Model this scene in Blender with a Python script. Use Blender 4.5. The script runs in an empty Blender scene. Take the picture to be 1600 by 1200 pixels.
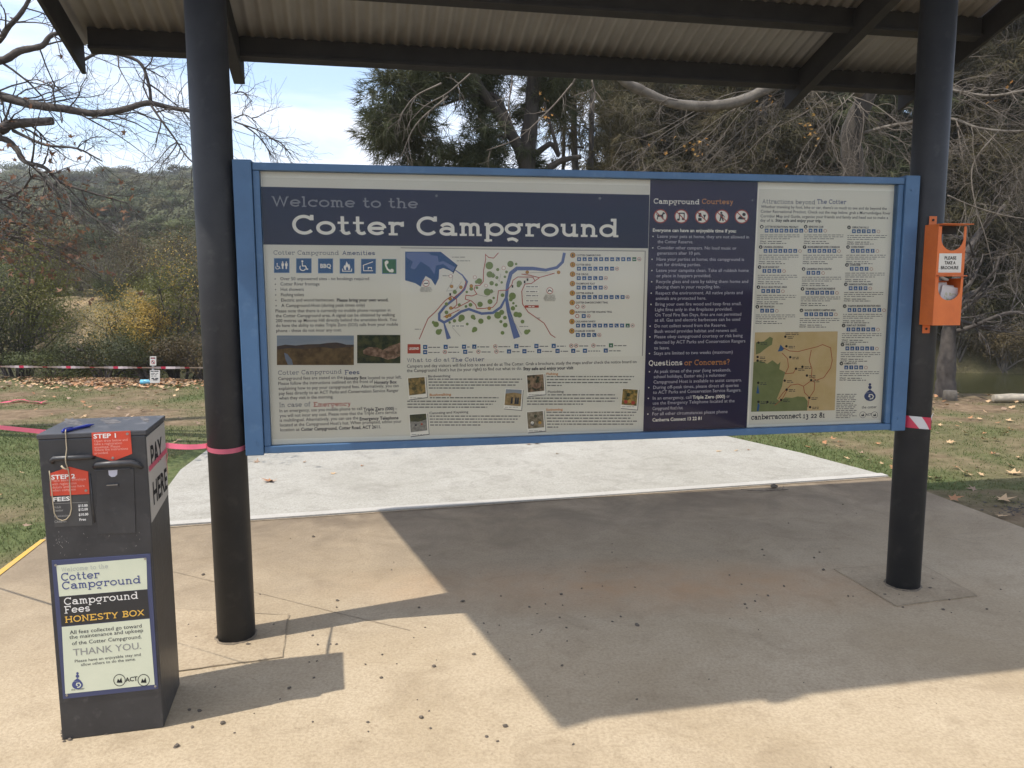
import bpy, math, random
import numpy as np
from mathutils import Vector, Matrix
rnd = random.Random(7)
nrg = np.random.default_rng(11)
R = math.radians
SC = bpy.context.scene
COL = SC.collection

# ------------------------------------------------------------------ camera, world, sun, exposure
FPX, PITCH, ROLL, CAMZ = 1200.0, 0.1238, 0.0033, 1.6
_c, _s = math.cos(PITCH), math.sin(PITCH)
_fw = np.array([0, _c, -_s]); _rt = np.array([1.0, 0, 0]); _dn = np.cross(_fw, _rt)
_cr, _sr = math.cos(ROLL), math.sin(ROLL)
RT = _rt * _cr + _dn * _sr; DN = _dn * _cr - _rt * _sr; FW = _fw
CAM = np.array([0, 0, CAMZ])
cd = bpy.data.cameras.new('camera'); cam = bpy.data.objects.new('camera', cd); COL.objects.link(cam)
cd.sensor_width = 36.0; cd.lens = 36.0 * FPX / 1600.0; cd.clip_start = 0.05; cd.clip_end = 3000
mw = Matrix.Identity(4)
for i in range(3):
    mw[i][0] = RT[i]; mw[i][1] = -DN[i]; mw[i][2] = -FW[i]; mw[i][3] = CAM[i]
cam.matrix_world = mw
SC.camera = cam

SUN_AZ, SUN_EL = 24.0, 59.2           # shadows fall towards +x and a little towards +y
sd = np.array([-math.cos(R(SUN_AZ)) * math.cos(R(SUN_EL)), -math.sin(R(SUN_AZ)) * math.cos(R(SUN_EL)), math.sin(R(SUN_EL))])
sl = bpy.data.lights.new('sun', 'SUN'); sl.energy = 2.95; sl.angle = R(0.53); sl.color = (1.0, 0.945, 0.85)
so = bpy.data.objects.new('sun', sl); COL.objects.link(so)
so.rotation_euler = Vector(sd).to_track_quat('Z', 'Y').to_euler()
so.location = (-8, -4, 15)

W = bpy.data.worlds.new('World'); SC.world = W; W.use_nodes = True
nt = W.node_tree; nt.nodes.clear()
out = nt.nodes.new('ShaderNodeOutputWorld'); bg = nt.nodes.new('ShaderNodeBackground')
sky = nt.nodes.new('ShaderNodeTexSky'); sky.sky_type = 'NISHITA'; sky.sun_disc = False
sky.sun_elevation = R(SUN_EL); sky.sun_rotation = math.atan2(sd[0], sd[1])
sky.air_density = 1.0; sky.dust_density = 1.2; sky.ozone_density = 1.4
tc = nt.nodes.new('ShaderNodeTexCoord'); mp = nt.nodes.new('ShaderNodeMapping')
mp.inputs['Scale'].default_value = (1.3, 1.3, 7.0); mp.inputs['Location'].default_value = (0.35, 0.2, 0.1)
mp.inputs['Rotation'].default_value = (0.0, R(6), 0.4)
nz = nt.nodes.new('ShaderNodeTexNoise'); nz.inputs['Scale'].default_value = 2.3; nz.inputs['Detail'].default_value = 7
nz.inputs['Roughness'].default_value = 0.55; nz.inputs['Distortion'].default_value = 0.5
cr = nt.nodes.new('ShaderNodeValToRGB')
cr.color_ramp.elements[0].position = 0.38; cr.color_ramp.elements[0].color = (0.08, 0.08, 0.08, 1)
cr.color_ramp.elements[1].position = 0.60; cr.color_ramp.elements[1].color = (0.95, 0.95, 0.95, 1)
mx = nt.nodes.new('ShaderNodeMix'); mx.data_type = 'RGBA'
mx.inputs['B'].default_value = (4.5, 4.7, 5.25, 1)
L_ = nt.links.new
L_(tc.outputs['Generated'], mp.inputs['Vector']); L_(mp.outputs['Vector'], nz.inputs['Vector'])
L_(nz.outputs['Fac'], cr.inputs['Fac']); L_(cr.outputs['Color'], mx.inputs['Factor'])
L_(sky.outputs['Color'], mx.inputs['A']); L_(mx.outputs['Result'], bg.inputs['Color'])
bg.inputs['Strength'].default_value = 0.15
L_(bg.outputs['Background'], out.inputs['Surface'])
vs = SC.view_settings
vs.view_transform = 'Standard'; vs.look = 'None'; vs.exposure = 0.92; vs.gamma = 1.0; vs.use_curve_mapping = False
SC.render.engine = 'CYCLES'
SC.cycles.max_bounces = 6; SC.cycles.transparent_max_bounces = 8; SC.cycles.use_denoising = True

# ------------------------------------------------------------------ projection helpers (photo pixel -> point on a surface of the place)
def ray(u, v):
    return RT * ((u - 800) / FPX) + DN * ((v - 600) / FPX) + FW
def at(u, v, y):
    d = ray(u, v); return CAM + d * (y / d[1])
def onz(u, v, z=0.0):
    d = ray(u, v); return CAM + d * ((z - CAMZ) / d[2])
class Plane:
    """vertical plane: origin o, horizontal x axis ax, normal an pointing at the viewer"""
    def __init__(s, o, ax, an):
        s.o = np.array(o, float); s.ax = np.array(ax, float); s.an = np.array(an, float); s.az = np.array([0, 0, 1.0])
    def px(s, u, v):
        d = ray(u, v); t = ((s.o - CAM) @ s.an) / (d @ s.an); q = CAM + d * t - s.o
        return float(q @ s.ax), float(q @ s.az)
    def w(s, a, b, off=0.0):
        return s.o + s.ax * a + s.az * b + s.an * off

# ------------------------------------------------------------------ mesh helpers
class MB:
    def __init__(s): s.v = []; s.f = []; s.m = []; s.mats = []; s.smooth = []; s.cuts = []
    def cut(s):
        if s.f and (not s.cuts or s.cuts[-1][1] != len(s.f)): s.cuts.append((len(s.v), len(s.f)))
    def mi(s, mat):
        if mat not in s.mats: s.mats.append(mat)
        return s.mats.index(mat)
    def add(s, vs_, fs, mat, smooth=False):
        b = len(s.v); k = s.mi(mat)
        s.v.extend([tuple(map(float, p)) for p in vs_])
        for f in fs:
            s.f.append(tuple(b + i for i in f)); s.m.append(k); s.smooth.append(smooth)
    def box(s, o, ax, ay, az, mat, taper=None):
        """o corner, three edge vectors (numpy)"""
        o, ax, ay, az = [np.array(q, float) for q in (o, ax, ay, az)]
        vs_ = [o, o + ax, o + ax + ay, o + ay, o + az, o + ax + az, o + ax + ay + az, o + ay + az]
        fs = [(0, 3, 2, 1), (4, 5, 6, 7), (0, 1, 5, 4), (1, 2, 6, 5), (2, 3, 7, 6), (3, 0, 4, 7)]
        if np.dot(np.cross(ax, ay), az) < 0: fs = [f[::-1] for f in fs]
        s.add(vs_, fs, mat)
    def tube(s, pts, rad, mat, k=6, cap=True):
        pts = [np.array(p, float) for p in pts]; n = len(pts)
        if not hasattr(rad, '__len__'): rad = [rad] * n
        vs_ = []; up = None
        for i in range(n):
            d = pts[min(i + 1, n - 1)] - pts[max(i - 1, 0)]; d = d / (np.linalg.norm(d) + 1e-9)
            if up is None:
                up = np.array([0, 0, 1.0]) if abs(d[2]) < 0.9 else np.array([1.0, 0, 0])
            x = np.cross(up, d); x /= (np.linalg.norm(x) + 1e-9); y = np.cross(d, x); up = y
            for j in range(k):
                a = 2 * math.pi * j / k
                vs_.append(pts[i] + rad[i] * (x * math.cos(a) + y * math.sin(a)))
        fs = []
        for i in range(n - 1):
            for j in range(k):
                j2 = (j + 1) % k
                fs.append((i * k + j, i * k + j2, (i + 1) * k + j2, (i + 1) * k + j))
        s.add(vs_, fs, mat, True)
        if cap:
            b = len(s.v) - n * k; kk = s.mi(mat)
            s.f.append(tuple(b + j for j in reversed(range(k)))); s.m.append(kk); s.smooth.append(False)
            s.f.append(tuple(b + (n - 1) * k + j for j in range(k))); s.m.append(kk); s.smooth.append(False)
    def build(s, name, parent=None, **kw):
        if s.cuts:                                   # several pieces of print, each an object of its own
            c = [(0, 0)] + s.cuts + [(len(s.v), len(s.f))]; o = None
            for (v0, f0), (v1, f1) in zip(c[:-1], c[1:]):
                if f1 == f0: continue
                q = MB(); q.v = s.v[v0:v1]; q.f = [tuple(i - v0 for i in f) for f in s.f[f0:f1]]; q.smooth = s.smooth[f0:f1]
                for k in s.m[f0:f1]: q.m.append(q.mi(s.mats[k]))
                o = q.build(name, parent, **dict(kw))
            return o
        me = bpy.data.meshes.new(name)
        me.from_pydata(s.v, [], s.f)
        for m in s.mats: me.materials.append(m)
        me.polygons.foreach_set('material_index', s.m)
        me.polygons.foreach_set('use_smooth', s.smooth)
        me.update()
        return link(name, me, parent, **kw)

ROOTM = {}
def link(name, me, parent=None, **kw):
    o = bpy.data.objects.new(name, me); COL.objects.link(o)
    if parent is not None:
        me.transform(ROOTM[parent.name].inverted()); ROOTM[o.name] = ROOTM[parent.name]
        o.parent = parent
    else:
        ROOTM[o.name] = Matrix.Identity(4)
    bev = kw.pop('bevel', None)
    if bev:
        md = o.modifiers.new('bevel', 'BEVEL'); md.width = bev; md.segments = 2; md.limit_method = 'ANGLE'
    for k, v in kw.items(): o[k] = v
    return o
def thing(name, label, cat, loc, rz=0.0, group=None):
    o = bpy.data.objects.new(name, None); COL.objects.link(o)
    o.empty_display_size = 0.2; o.location = tuple(loc); o.rotation_euler = (0, 0, rz)
    ROOTM[o.name] = Matrix.Translation(Vector(tuple(loc))) @ Matrix.Rotation(rz, 4, 'Z')
    o['label'] = label; o['category'] = cat
    if group: o['group'] = group
    return o
def npmesh(name, verts, faces, mats, midx=None, smooth=False, k=3):
    """fast mesh from numpy arrays; faces (n,k)"""
    me = bpy.data.meshes.new(name); nf = len(faces)
    me.vertices.add(len(verts)); me.vertices.foreach_set('co', np.asarray(verts, np.float32).ravel())
    me.loops.add(nf * k); me.loops.foreach_set('vertex_index', np.asarray(faces, np.int32).ravel())
    me.polygons.add(nf); me.polygons.foreach_set('loop_start', np.arange(0, nf * k, k, dtype=np.int32))
    me.polygons.foreach_set('loop_total', np.full(nf, k, np.int32))
    for m in mats: me.materials.append(m)
    if midx is not None: me.polygons.foreach_set('material_index', np.asarray(midx, np.int32))
    if smooth: me.polygons.foreach_set('use_smooth', np.ones(nf, bool))
    me.update(calc_edges=True)
    return me

# ------------------------------------------------------------------ materials
def mat(name, col, rough=0.6, col2=None, scale=6.0, detail=5.0, bump=0.0, bscale=60.0, metal=0.0, spec=0.5, pos=(0.35, 0.65), spots=None, coat=0.0, stretch=None):
    m = bpy.data.materials.new(name); m.use_nodes = True; t = m.node_tree
    b = t.nodes['Principled BSDF']
    b.inputs['Base Color'].default_value = (*col, 1); b.inputs['Roughness'].default_value = rough
    b.inputs['Metallic'].default_value = metal; b.inputs['Specular IOR Level'].default_value = spec
    b.inputs['Coat Weight'].default_value = coat
    if name.startswith(('print_', 'photo_', 'map_', 'icon_', 'board_')): b.inputs['Specular IOR Level'].default_value = 0.08
    tcn = t.nodes.new('ShaderNodeTexCoord'); vec = tcn.outputs['Object']
    if stretch:
        mpn = t.nodes.new('ShaderNodeMapping'); mpn.inputs['Scale'].default_value = stretch
        t.links.new(vec, mpn.inputs['Vector']); vec = mpn.outputs['Vector']
    if col2 is not None:
        n = t.nodes.new('ShaderNodeTexNoise'); n.inputs['Scale'].default_value = scale; n.inputs['Detail'].default_value = detail
        n.inputs['Roughness'].default_value = 0.62
        r = t.nodes.new('ShaderNodeValToRGB')
        r.color_ramp.elements[0].position = pos[0]; r.color_ramp.elements[0].color = (*col, 1)
        r.color_ramp.elements[1].position = pos[1]; r.color_ramp.elements[1].color = (*col2, 1)
        t.links.new(vec, n.inputs['Vector']); t.links.new(n.outputs['Fac'], r.inputs['Fac'])
        src = r.outputs['Color']
        if spots:
            sc_, amt, scol = spots
            n2 = t.nodes.new('ShaderNodeTexNoise'); n2.inputs['Scale'].default_value = sc_; n2.inputs['Detail'].default_value = 3
            r2 = t.nodes.new('ShaderNodeValToRGB'); r2.color_ramp.elements[0].position = 0.60; r2.color_ramp.elements[1].position = 0.74
            r2.color_ramp.elements[0].color = (0, 0, 0, 1); r2.color_ramp.elements[1].color = (amt, amt, amt, 1)
            mxx = t.nodes.new('ShaderNodeMix'); mxx.data_type = 'RGBA'; mxx.inputs['B'].default_value = (*scol, 1)
            t.links.new(vec, n2.inputs['Vector']); t.links.new(n2.outputs['Fac'], r2.inputs['Fac'])
            t.links.new(r2.outputs['Color'], mxx.inputs['Factor']); t.links.new(src, mxx.inputs['A']); src = mxx.outputs['Result']
        t.links.new(src, b.inputs['Base Color'])
    if bump:
        n3 = t.nodes.new('ShaderNodeTexNoise'); n3.inputs['Scale'].default_value = bscale; n3.inputs['Detail'].default_value = 4
        bp = t.nodes.new('ShaderNodeBump'); bp.inputs['Strength'].default_value = bump; bp.inputs['Distance'].default_value = 0.01
        t.links.new(vec, n3.inputs['Vector']); t.links.new(n3.outputs['Fac'], bp.inputs['Height']); t.links.new(bp.outputs['Normal'], b.inputs['Normal'])
    return m
def flat(name, col, rough=0.5):
    return mat(name, col, rough)
def foliage(name, cols, rough=0.6, trans=0.3, cscale=0.8, perobj=False, isl=0.45):
    """leaf material: colour varies leaf by leaf and by clump"""
    m = bpy.data.materials.new(name); m.use_nodes = True; t = m.node_tree
    b = t.nodes['Principled BSDF']; b.inputs['Roughness'].default_value = rough; b.inputs['Specular IOR Level'].default_value = 0.25
    g = t.nodes.new('ShaderNodeNewGeometry'); tcn = t.nodes.new('ShaderNodeTexCoord')
    n = t.nodes.new('ShaderNodeTexNoise'); n.inputs['Scale'].default_value = cscale; n.inputs['Detail'].default_value = 3
    t.links.new(tcn.outputs['Object'], n.inputs['Vector'])
    ma = t.nodes.new('ShaderNodeMath'); ma.operation = 'MULTIPLY_ADD'; ma.inputs[1].default_value = isl
    mb = t.nodes.new('ShaderNodeMath'); mb.operation = 'MULTIPLY_ADD'; mb.inputs[1].default_value = 1.5; mb.inputs[2].default_value = -0.25 - isl / 2
    t.links.new(n.outputs['Fac'], mb.inputs[0]); t.links.new(mb.outputs[0], ma.inputs[2]); t.links.new(g.outputs['Random Per Island'], ma.inputs[0])
    r = t.nodes.new('ShaderNodeValToRGB'); el = r.color_ramp.elements
    if perobj:                                       # whole trees differ too
        oi = t.nodes.new('ShaderNodeObjectInfo'); mo = t.nodes.new('ShaderNodeMath'); mo.operation = 'MULTIPLY_ADD'; mo.inputs[1].default_value = 1.0; mo.inputs[2].default_value = -0.5
        ad = t.nodes.new('ShaderNodeMath'); ad.operation = 'ADD'; t.links.new(oi.outputs['Random'], mo.inputs[0]); t.links.new(mo.outputs[0], ad.inputs[0]); t.links.new(ma.outputs[0], ad.inputs[1]); ma = ad
    while len(el) < len(cols): el.new(0.5)
    for i, c in enumerate(cols):
        el[i].position = i / (len(cols) - 1) if len(cols) > 1 else 0; el[i].color = (*c, 1)
    t.links.new(ma.outputs[0], r.inputs['Fac']); t.links.new(r.outputs['Color'], b.inputs['Base Color'])
    if trans:
        tr = t.nodes.new('ShaderNodeBsdfTranslucent'); mxs = t.nodes.new('ShaderNodeMixShader'); mxs.inputs[0].default_value = trans
        t.links.new(r.outputs['Color'], tr.inputs['Color']); o = t.nodes['Material Output']
        t.links.new(b.outputs[0], mxs.inputs[1]); t.links.new(tr.outputs[0], mxs.inputs[2]); t.links.new(mxs.outputs[0], o.inputs['Surface'])
    return m

# ------------------------------------------------------------------ lettering: a wide slab-serif made of strokes, and plain sans text from the built-in font
def _arc(cx, cy, rx, ry, a0, a1, n=14):
    return [(cx + rx * math.cos(R(a0 + (a1 - a0) * i / n)), cy + ry * math.sin(R(a0 + (a1 - a0) * i / n))) for i in range(n + 1)]
def glyph(ch, w):
    h = w / 2; T = 1 - h; X = 0.70 - h; B = h; m = (X + B) / 2; ry = (X - B) / 2; ry2 = (T - B) / 2; M = 0.5
    S = 0.14
    def sv(x, y, l=S, r=S): return [(x - l, y), (x + r, y)]
    g = {
    'o': ([_arc(.42, m, .36, ry, 0, 360, 24)], .84),
    'c': ([_arc(.42, m, .36, ry, 42, 318, 20), [(.71, X + h), (.71, X - .17)]], .80),
    'e': ([_arc(.42, m, .36, ry, 2, 322, 22), [(.09, m), (.74, m)]], .84),
    'a': ([_arc(.36, X - .19, .27, .19, 165, 0, 10) + [(.63, B), (.84, B)], _arc(.34, .235, .27, .235 - h, 0, 360, 18)], .84),
    'd': ([_arc(.40, m, .34, ry, 0, 360, 22), [(.56, T), (.77, T), (.77, 0)], [(.80, B), (.96, B)]], .96),
    'g': ([_arc(.38, m + .04, .32, ry - .04, 0, 360, 22), [(.62, X), (.88, X)], [(.12, -.20), (.22, -.15), (.36, -.13), (.50, -.17), (.62, -.26)]], .88),
    'm': ([[(.02, X), (.18, X), (.18, 0)], sv(.06, B, .04, .06)[:2], _arc(.36, X - .18, .18, .18, 180, 0, 10)[1:] + [(.54, 0)], _arc(.72, X - .18, .18, .18, 180, 0, 10)[1:] + [(.90, 0)], sv(.30, B, .05, .06), sv(.66, B, .05, .06), sv(1.02, B, .05, .06)], 1.10),
    'n': ([[(.02, X), (.18, X), (.18, 0)], sv(.06, B, .04, .06), sv(.32, B, .07, .04), _arc(.42, X - .21, .24, .21, 180, 0, 12)[1:] + [(.66, 0)], sv(.53, B, .02, .06), sv(.80, B, .07, .06)], .88),
    'h': ([[(.02, T), (.18, T), (.18, 0)], sv(.06, B, .04, .06), sv(.32, B, .07, .04), _arc(.42, X - .21, .24, .21, 180, 0, 12)[1:] + [(.66, 0)], sv(.53, B, .02, .06), sv(.80, B, .07, .06)], .88),
    'r': ([[(.02, X), (.20, X), (.20, 0)], sv(.07, B, .05, .06), sv(.36, B, .09, .08), _arc(.44, X - .2, .24, .2, 180, 60, 8)[1:] + [(.66, X), (.66, X - .17)]], .72),
    'u': ([[(.02, X), (.18, X)] + _arc(.44, B + .21, .26, .21, 180, 360, 12) + [(.70, X + h)], [(.54, X), (.63, X)], [(.70, B + .2), (.70, B), (.90, B)]], .92),
    'p': ([_arc(.54, m, .34, ry, 0, 360, 22), [(.02, X), (.17, X), (.17, -.30)], sv(.06, -.30 + h, .05, .04), sv(.32, -.30 + h, .08, .06)], .92),
    'b': ([_arc(.54, m, .34, ry, 0, 360, 22), [(.02, T), (.17, T), (.17, 0)]], .92),
    't': ([[(.24, .95), (.24, B + .16)] + _arc(.42, B + .16, .18, .16, 180, 290, 8) + [(.58, B + .06)], [(.02, X), (.17, X)], [(.31, X), (.52, X)]], .60),
    'l': ([[(.02, T), (.19, T), (.19, 0)], sv(.07, B, .06, .05), sv(.33, B, .07, .05)], .42),
    'i': ([[(.02, X), (.19, X), (.19, 0)], sv(.07, B, .06, .05), sv(.33, B, .07, .05), [(.12, .93), (.26, .93)]], .42),
    's': ([_arc(.34, X - .15, .26, .15, 20, 270, 12)[:-1] + _arc(.34, B + .14, .28, X - .30 - B - .14, 90, -160, 12)], .68),
    'y': ([[(.04, X), (.24, X), (.42, .06), (.30, -.2), (.1, -.24)], [(.72, X), (.66, X), (.45, .05)]], .84),
    'w': ([[(.1, X + h), (.30, B), (.52, X), (.74, B), (.94, X + h)]], 1.04),
    'f': ([[(.50, T - .10)] + _arc(.36, T - .13, .15, .13, 20, 180, 8) + [(.21, 0)], [(.02, X), (.14, X)], [(.28, X), (.44, X)], sv(.08, B, .06, .06), sv(.34, B, .06, .08)], .56),
    'v': ([[(.08, X + h), (.40, B), (.72, X + h)]], .8),
    'q': ([_arc(.38, m, .32, ry, 0, 360, 22), [(.76, X + h), (.76, -.3)]], .9),
    'W': ([[(.13, T), (.40, B), (.68, T), (.96, B), (1.24, T)], [(0, T), (.08, T)], [(1.29, T), (1.38, T)]], 1.38),
    'C': ([_arc(.52, M, .45, ry2, 42, 318, 24), [(.88, 1.0), (.88, .73)]], .98),
    'A': ([[(.16, B), (.52, T), (.88, B)], [(.33, .34), (.71, .34)], [(.0, B), (.11, B)], [(.93, B), (1.04, B)]], 1.04),
    'F': ([[(.0, T), (.86, T), (.86, .74)], [(.22, T - h), (.22, 0)], [(.29, M), (.62, M)], [(0, B), (.15, B)], [(.29, B), (.44, B)]], .92),
    'E': ([[(.0, T), (.84, T), (.84, .76)], [(.22, T - h), (.22, B + h)], [(.29, M), (.62, M)], [(.0, B), (.88, B), (.88, .26)]], .96),
    'I': ([[(.2, 0), (.2, 1)], sv(.07, T, .07, .06), sv(.33, T, .06, .07), sv(.07, B, .07, .06), sv(.33, B, .06, .07)], .40),
    'T': ([[(.07, .72), (.07, T), (.88, T), (.88, .72)], [(.475, T - h), (.475, 0)], sv(.30, B, .04, .10), sv(.65, B, .10, .04)], .95),
    'Q': ([_arc(.52, M, .45, ry2, 0, 360, 28), [(.55, .2), (.8, -.08)]], 1.04),
    'H': ([[(.18, 0), (.18, 1)], [(.86, 0), (.86, 1)], [(.25, M), (.79, M)], [(0, B), (.11, B)], [(.25, B), (.36, B)], [(.68, B), (.79, B)], [(.93, B), (1.04, B)], [(0, T), (.11, T)], [(.25, T), (.36, T)], [(.68, T), (.79, T)], [(.93, T), (1.04, T)]], 1.04),
    'O': ([_arc(.52, M, .45, ry2, 0, 360, 28)], 1.04),
    'N': ([[(.0, T), (.19, T), (.82, B), (.82, 1)], [(.19, T - .14), (.19, 0)], [(0, B), (.12, B)], [(.26, B), (.36, B)], [(.68, T), (.75, T)], [(.89, T), (1.0, T)]], 1.0),
    'S': ([_arc(.40, .735, .30, .265 - h, 15, 270, 12)[:-1] + _arc(.40, .265, .33, .235 - h + .03, 90, -165, 12)], .80),
    'Y': ([[(.12, T), (.46, .45), (.80, T)], [(.46, .40), (.46, 0)], [(0, T), (.07, T)], [(.85, T), (.92, T)], sv(.30, B, .04, .09), sv(.62, B, .09, .04)], .92),
    'B': ([[(.0, T), (.5, T)] + _arc(.5, .745, .24, .255 - h, 90, -90, 10) + [(.27, .49)], [(.20, T - h), (.20, B + h)], _arc(.52, .245, .27, .245 - h, 88, -90, 10) + [(.0, B)]], .86),
    'X': ([[(.12, B), (.82, T)], [(.12, T), (.41, .57)], [(.53, .43), (.82, B)], [(0, B), (.07, B)], [(.88, B), (.94, B)], [(0, T), (.07, T)], [(.88, T), (.94, T)]], .94),
    'P': ([[(0, T), (.5, T)] + _arc(.5, .70, .28, .30 - h, 90, -90, 10) + [(.27, .40 + h)], [(.2, T - h), (.2, 0)], [(0, B), (.13, B)], [(.27, B), (.4, B)]], .84),
    'K': ([[(.2, 0), (.2, 1)], [(.28, .45), (.8, T)], [(.45, .55), (.82, B)]], .9),
    'U': ([[(.15, 1), (.15, .4)] + _arc(.47, .36, .32, .36 - h, 180, 360, 12) + [(.79, 1)]], .94),
    '1': ([[(.06, .58), (.26, .66), (.26, 0)], sv(.12, B, .1, .07), sv(.40, B, .07, .1)], .52),
    '2': ([_arc(.30, .46, .24, .20, 160, -25, 10) + [(.08, B), (.60, B)]], .64),
    '3': ([_arc(.28, .48, .22, .17, 150, -85, 10) + _arc(.28, .06, .26, .24, 85, -140, 10)], .62),
    '8': ([_arc(.32, .76, .22, .24 - h, 0, 360, 16), _arc(.32, .28, .28, .28 - h, 0, 360, 18)], .66),
    '?': ([_arc(.32, .72, .26, .22, 165, -60, 10) + [(.36, .40), (.36, .26)], [(.29, .06), (.43, .06)]], .68),
    ' ': ([], .42)}
    return g.get(ch, ([], .5))
def stroke(pts, w):
    p = np.array(pts, float); n = len(p); closed = np.hypot(*(p[0] - p[-1])) < 1e-6
    d = np.diff(p, axis=0); d /= (np.linalg.norm(d, axis=1)[:, None] + 1e-9)
    L, Rr = [], []
    for i in range(n):
        if closed and i in (0, n - 1): a, b = d[-1], d[0]
        else: a, b = d[max(i - 1, 0)], d[min(i, n - 2)]
        na = np.array([-a[1], a[0]]); nb = np.array([-b[1], b[0]]); mm = na + nb; mm /= (np.linalg.norm(mm) + 1e-9)
        k = (w / 2) / max(0.5, mm @ na)
        L.append(p[i] + mm * k); Rr.append(p[i] - mm * k)
    return L, Rr
def slab(mb, pl, text, u0, v0, u1, cap, mtl, off, wt=0.135, gap=0.10):
    """slab serif words: starts at pixel (u0,v0) on the baseline, ends at u1, capitals cap pixels high"""
    x0, y0 = pl.px(u0, v0); x1, _ = pl.px(u1, v0); _, yc = pl.px(u0, v0 - cap)
    mb.cut(); adv = 0.0; G = []
    for ch in text:
        st, wd = glyph(ch, wt); G.append((st, adv)); adv += wd + gap
    adv -= gap
    sx = (x1 - x0) / adv; sy = yc - y0
    for gi, (st, ox) in enumerate(G):
        if text[gi] == ' ': mb.cut()
        for k, pts in enumerate(st):
            ser = len(pts) == 2 and abs(pts[0][1] - pts[1][1]) < 1e-6 and abs(pts[0][0] - pts[1][0]) < .24
            if ser and pts[0][1] < .2 and pts[0][1] > -.2: pts = [(q[0], wt * .36) for q in pts]
            L, Rr = stroke(pts, wt * (.72 if ser else 1)); n = len(L); o2 = off + 0.00006 * (k + 1)
            vs_ = [pl.w(x0 + (q[0] + ox) * sx, y0 + q[1] * sy, o2) for q in L] + [pl.w(x0 + (q[0] + ox) * sx, y0 + q[1] * sy, o2) for q in Rr]
            mb.add(vs_, [(i, n + i, n + i + 1, i + 1) for i in range(n - 1)], mtl)
    mb.cut()
_tc = {}
def textmesh(text, bold):
    key = (text, bold)
    if key in _tc: return _tc[key]
    cu = bpy.data.curves.new('text_curve', 'FONT'); cu.body = text; cu.size = 1; cu.resolution_u = 2; cu.fill_mode = 'FRONT'
    cu.offset = 0.026 if bold else 0.006
    ob = bpy.data.objects.new('text_tmp', cu)
    me = bpy.data.meshes.new_from_object(ob)
    vs_ = [(v.co.x, v.co.y) for v in me.vertices]; fs = [tuple(p.vertices) for p in me.polygons]
    bpy.data.objects.remove(ob); bpy.data.curves.remove(cu); bpy.data.meshes.remove(me)
    _tc[key] = (vs_, fs); return _tc[key]
CAPH = None
def sans(mb, pl, text, u0, v0, u1, cap, mtl, off, bold=False):
    global CAPH
    if CAPH is None:
        a, _ = textmesh('H', False); CAPH = max(q[1] for q in a)
    vs_, fs = textmesh(text, bold)
    if not vs_: return
    xa = min(q[0] for q in vs_); xb = max(q[0] for q in vs_)
    x0, y0 = pl.px(u0, v0); x1, _ = pl.px(u1, v0); _, yc = pl.px(u0, v0 - cap)
    sx = (x1 - x0) / (xb - xa); sy = (yc - y0) / CAPH
    mb.add([pl.w(x0 + (q[0] - xa) * sx, y0 + q[1] * sy, off) for q in vs_], fs, mtl)
def poly(mb, pl, pts, mtl, off):
    q = [pl.px(*p) for p in pts]
    ar = sum(q[i][0] * q[(i + 1) % len(q)][1] - q[(i + 1) % len(q)][0] * q[i][1] for i in range(len(q)))
    if ar < 0: q = q[::-1]
    mb.add([pl.w(a, b, off) for a, b in q], [tuple(range(len(q)))], mtl)
def rect(mb, pl, u0, v0, u1, v1, mtl, off): poly(mb, pl, [(u0, v0), (u1, v0), (u1, v1), (u0, v1)], mtl, off)
def disc(mb, pl, u, v, r, mtl, off, n=14, ry=None):
    poly(mb, pl, [(u + r * math.cos(2 * math.pi * i / n), v + (ry or r) * math.sin(2 * math.pi * i / n)) for i in range(n)], mtl, off)
def ring(mb, pl, u, v, r, w, mtl, off, n=18):
    line(mb, pl, [(u + r * math.cos(2 * math.pi * i / n), v + r * math.sin(2 * math.pi * i / n)) for i in range(n + 1)], w, mtl, off)
def line(mb, pl, pts, w, mtl, off):
    if not hasattr(w, '__len__'): w = [w] * len(pts)
    p = np.array(pts, float); L, Rr = stroke(pts, 1.0); L = np.array(L); Rr = np.array(Rr); c = p
    vs_ = [pl.w(*pl.px(*(c[i] + (Rr[i] - c[i]) * w[i])), off) for i in range(len(p))] + [pl.w(*pl.px(*(c[i] + (L[i] - c[i]) * w[i])), off) for i in range(len(p))]
    n = len(p); mb.add(vs_, [(n + i, n + i + 1, i + 1, i) for i in range(n - 1)], mtl)
def dashes(mb, pl, u0, v, u1, h, mtl, off, seed=0):
    """a line of print too small to read: word-sized strokes"""
    r = random.Random(seed * 977 + int(v * 13) + int(u0)); x = u0
    while x < u1 - 1.0:
        l = min(r.uniform(2.2, 8.5), u1 - x); rect(mb, pl, x, v - h, x + l, v, mtl, off); x += l + r.uniform(1.0, 1.6)

# ------------------------------------------------------------------ terrain
def vnoise(x, y, s, seed=0):
    """smooth value noise for numpy arrays, 0..1"""
    x = np.asarray(x) / s + seed * 17.3; y = np.asarray(y) / s + seed * 9.1
    xi = np.floor(x).astype(np.int64); yi = np.floor(y).astype(np.int64); fx = x - xi; fy = y - yi
    fx = fx * fx * (3 - 2 * fx); fy = fy * fy * (3 - 2 * fy)
    def hsh(a, b):
        h = (a * 374761393 + b * 668265263 + seed * 69069) & 0xffffffff
        h = ((h ^ (h >> 13)) * 1274126177) & 0xffffffff
        return ((h ^ (h >> 16)) & 0xffff) / 65535.0
    return (hsh(xi, yi) * (1 - fx) + hsh(xi + 1, yi) * fx) * (1 - fy) + (hsh(xi, yi + 1) * (1 - fx) + hsh(xi + 1, yi + 1) * fx) * fy
def fbm(x, y, s, seed=0, o=4):
    t = 0; a = 0.5; tot = 0
    for i in range(o):
        t = t + a * vnoise(x, y, s / 2 ** i, seed + i); tot += a; a *= 0.55
    return t / tot
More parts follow.
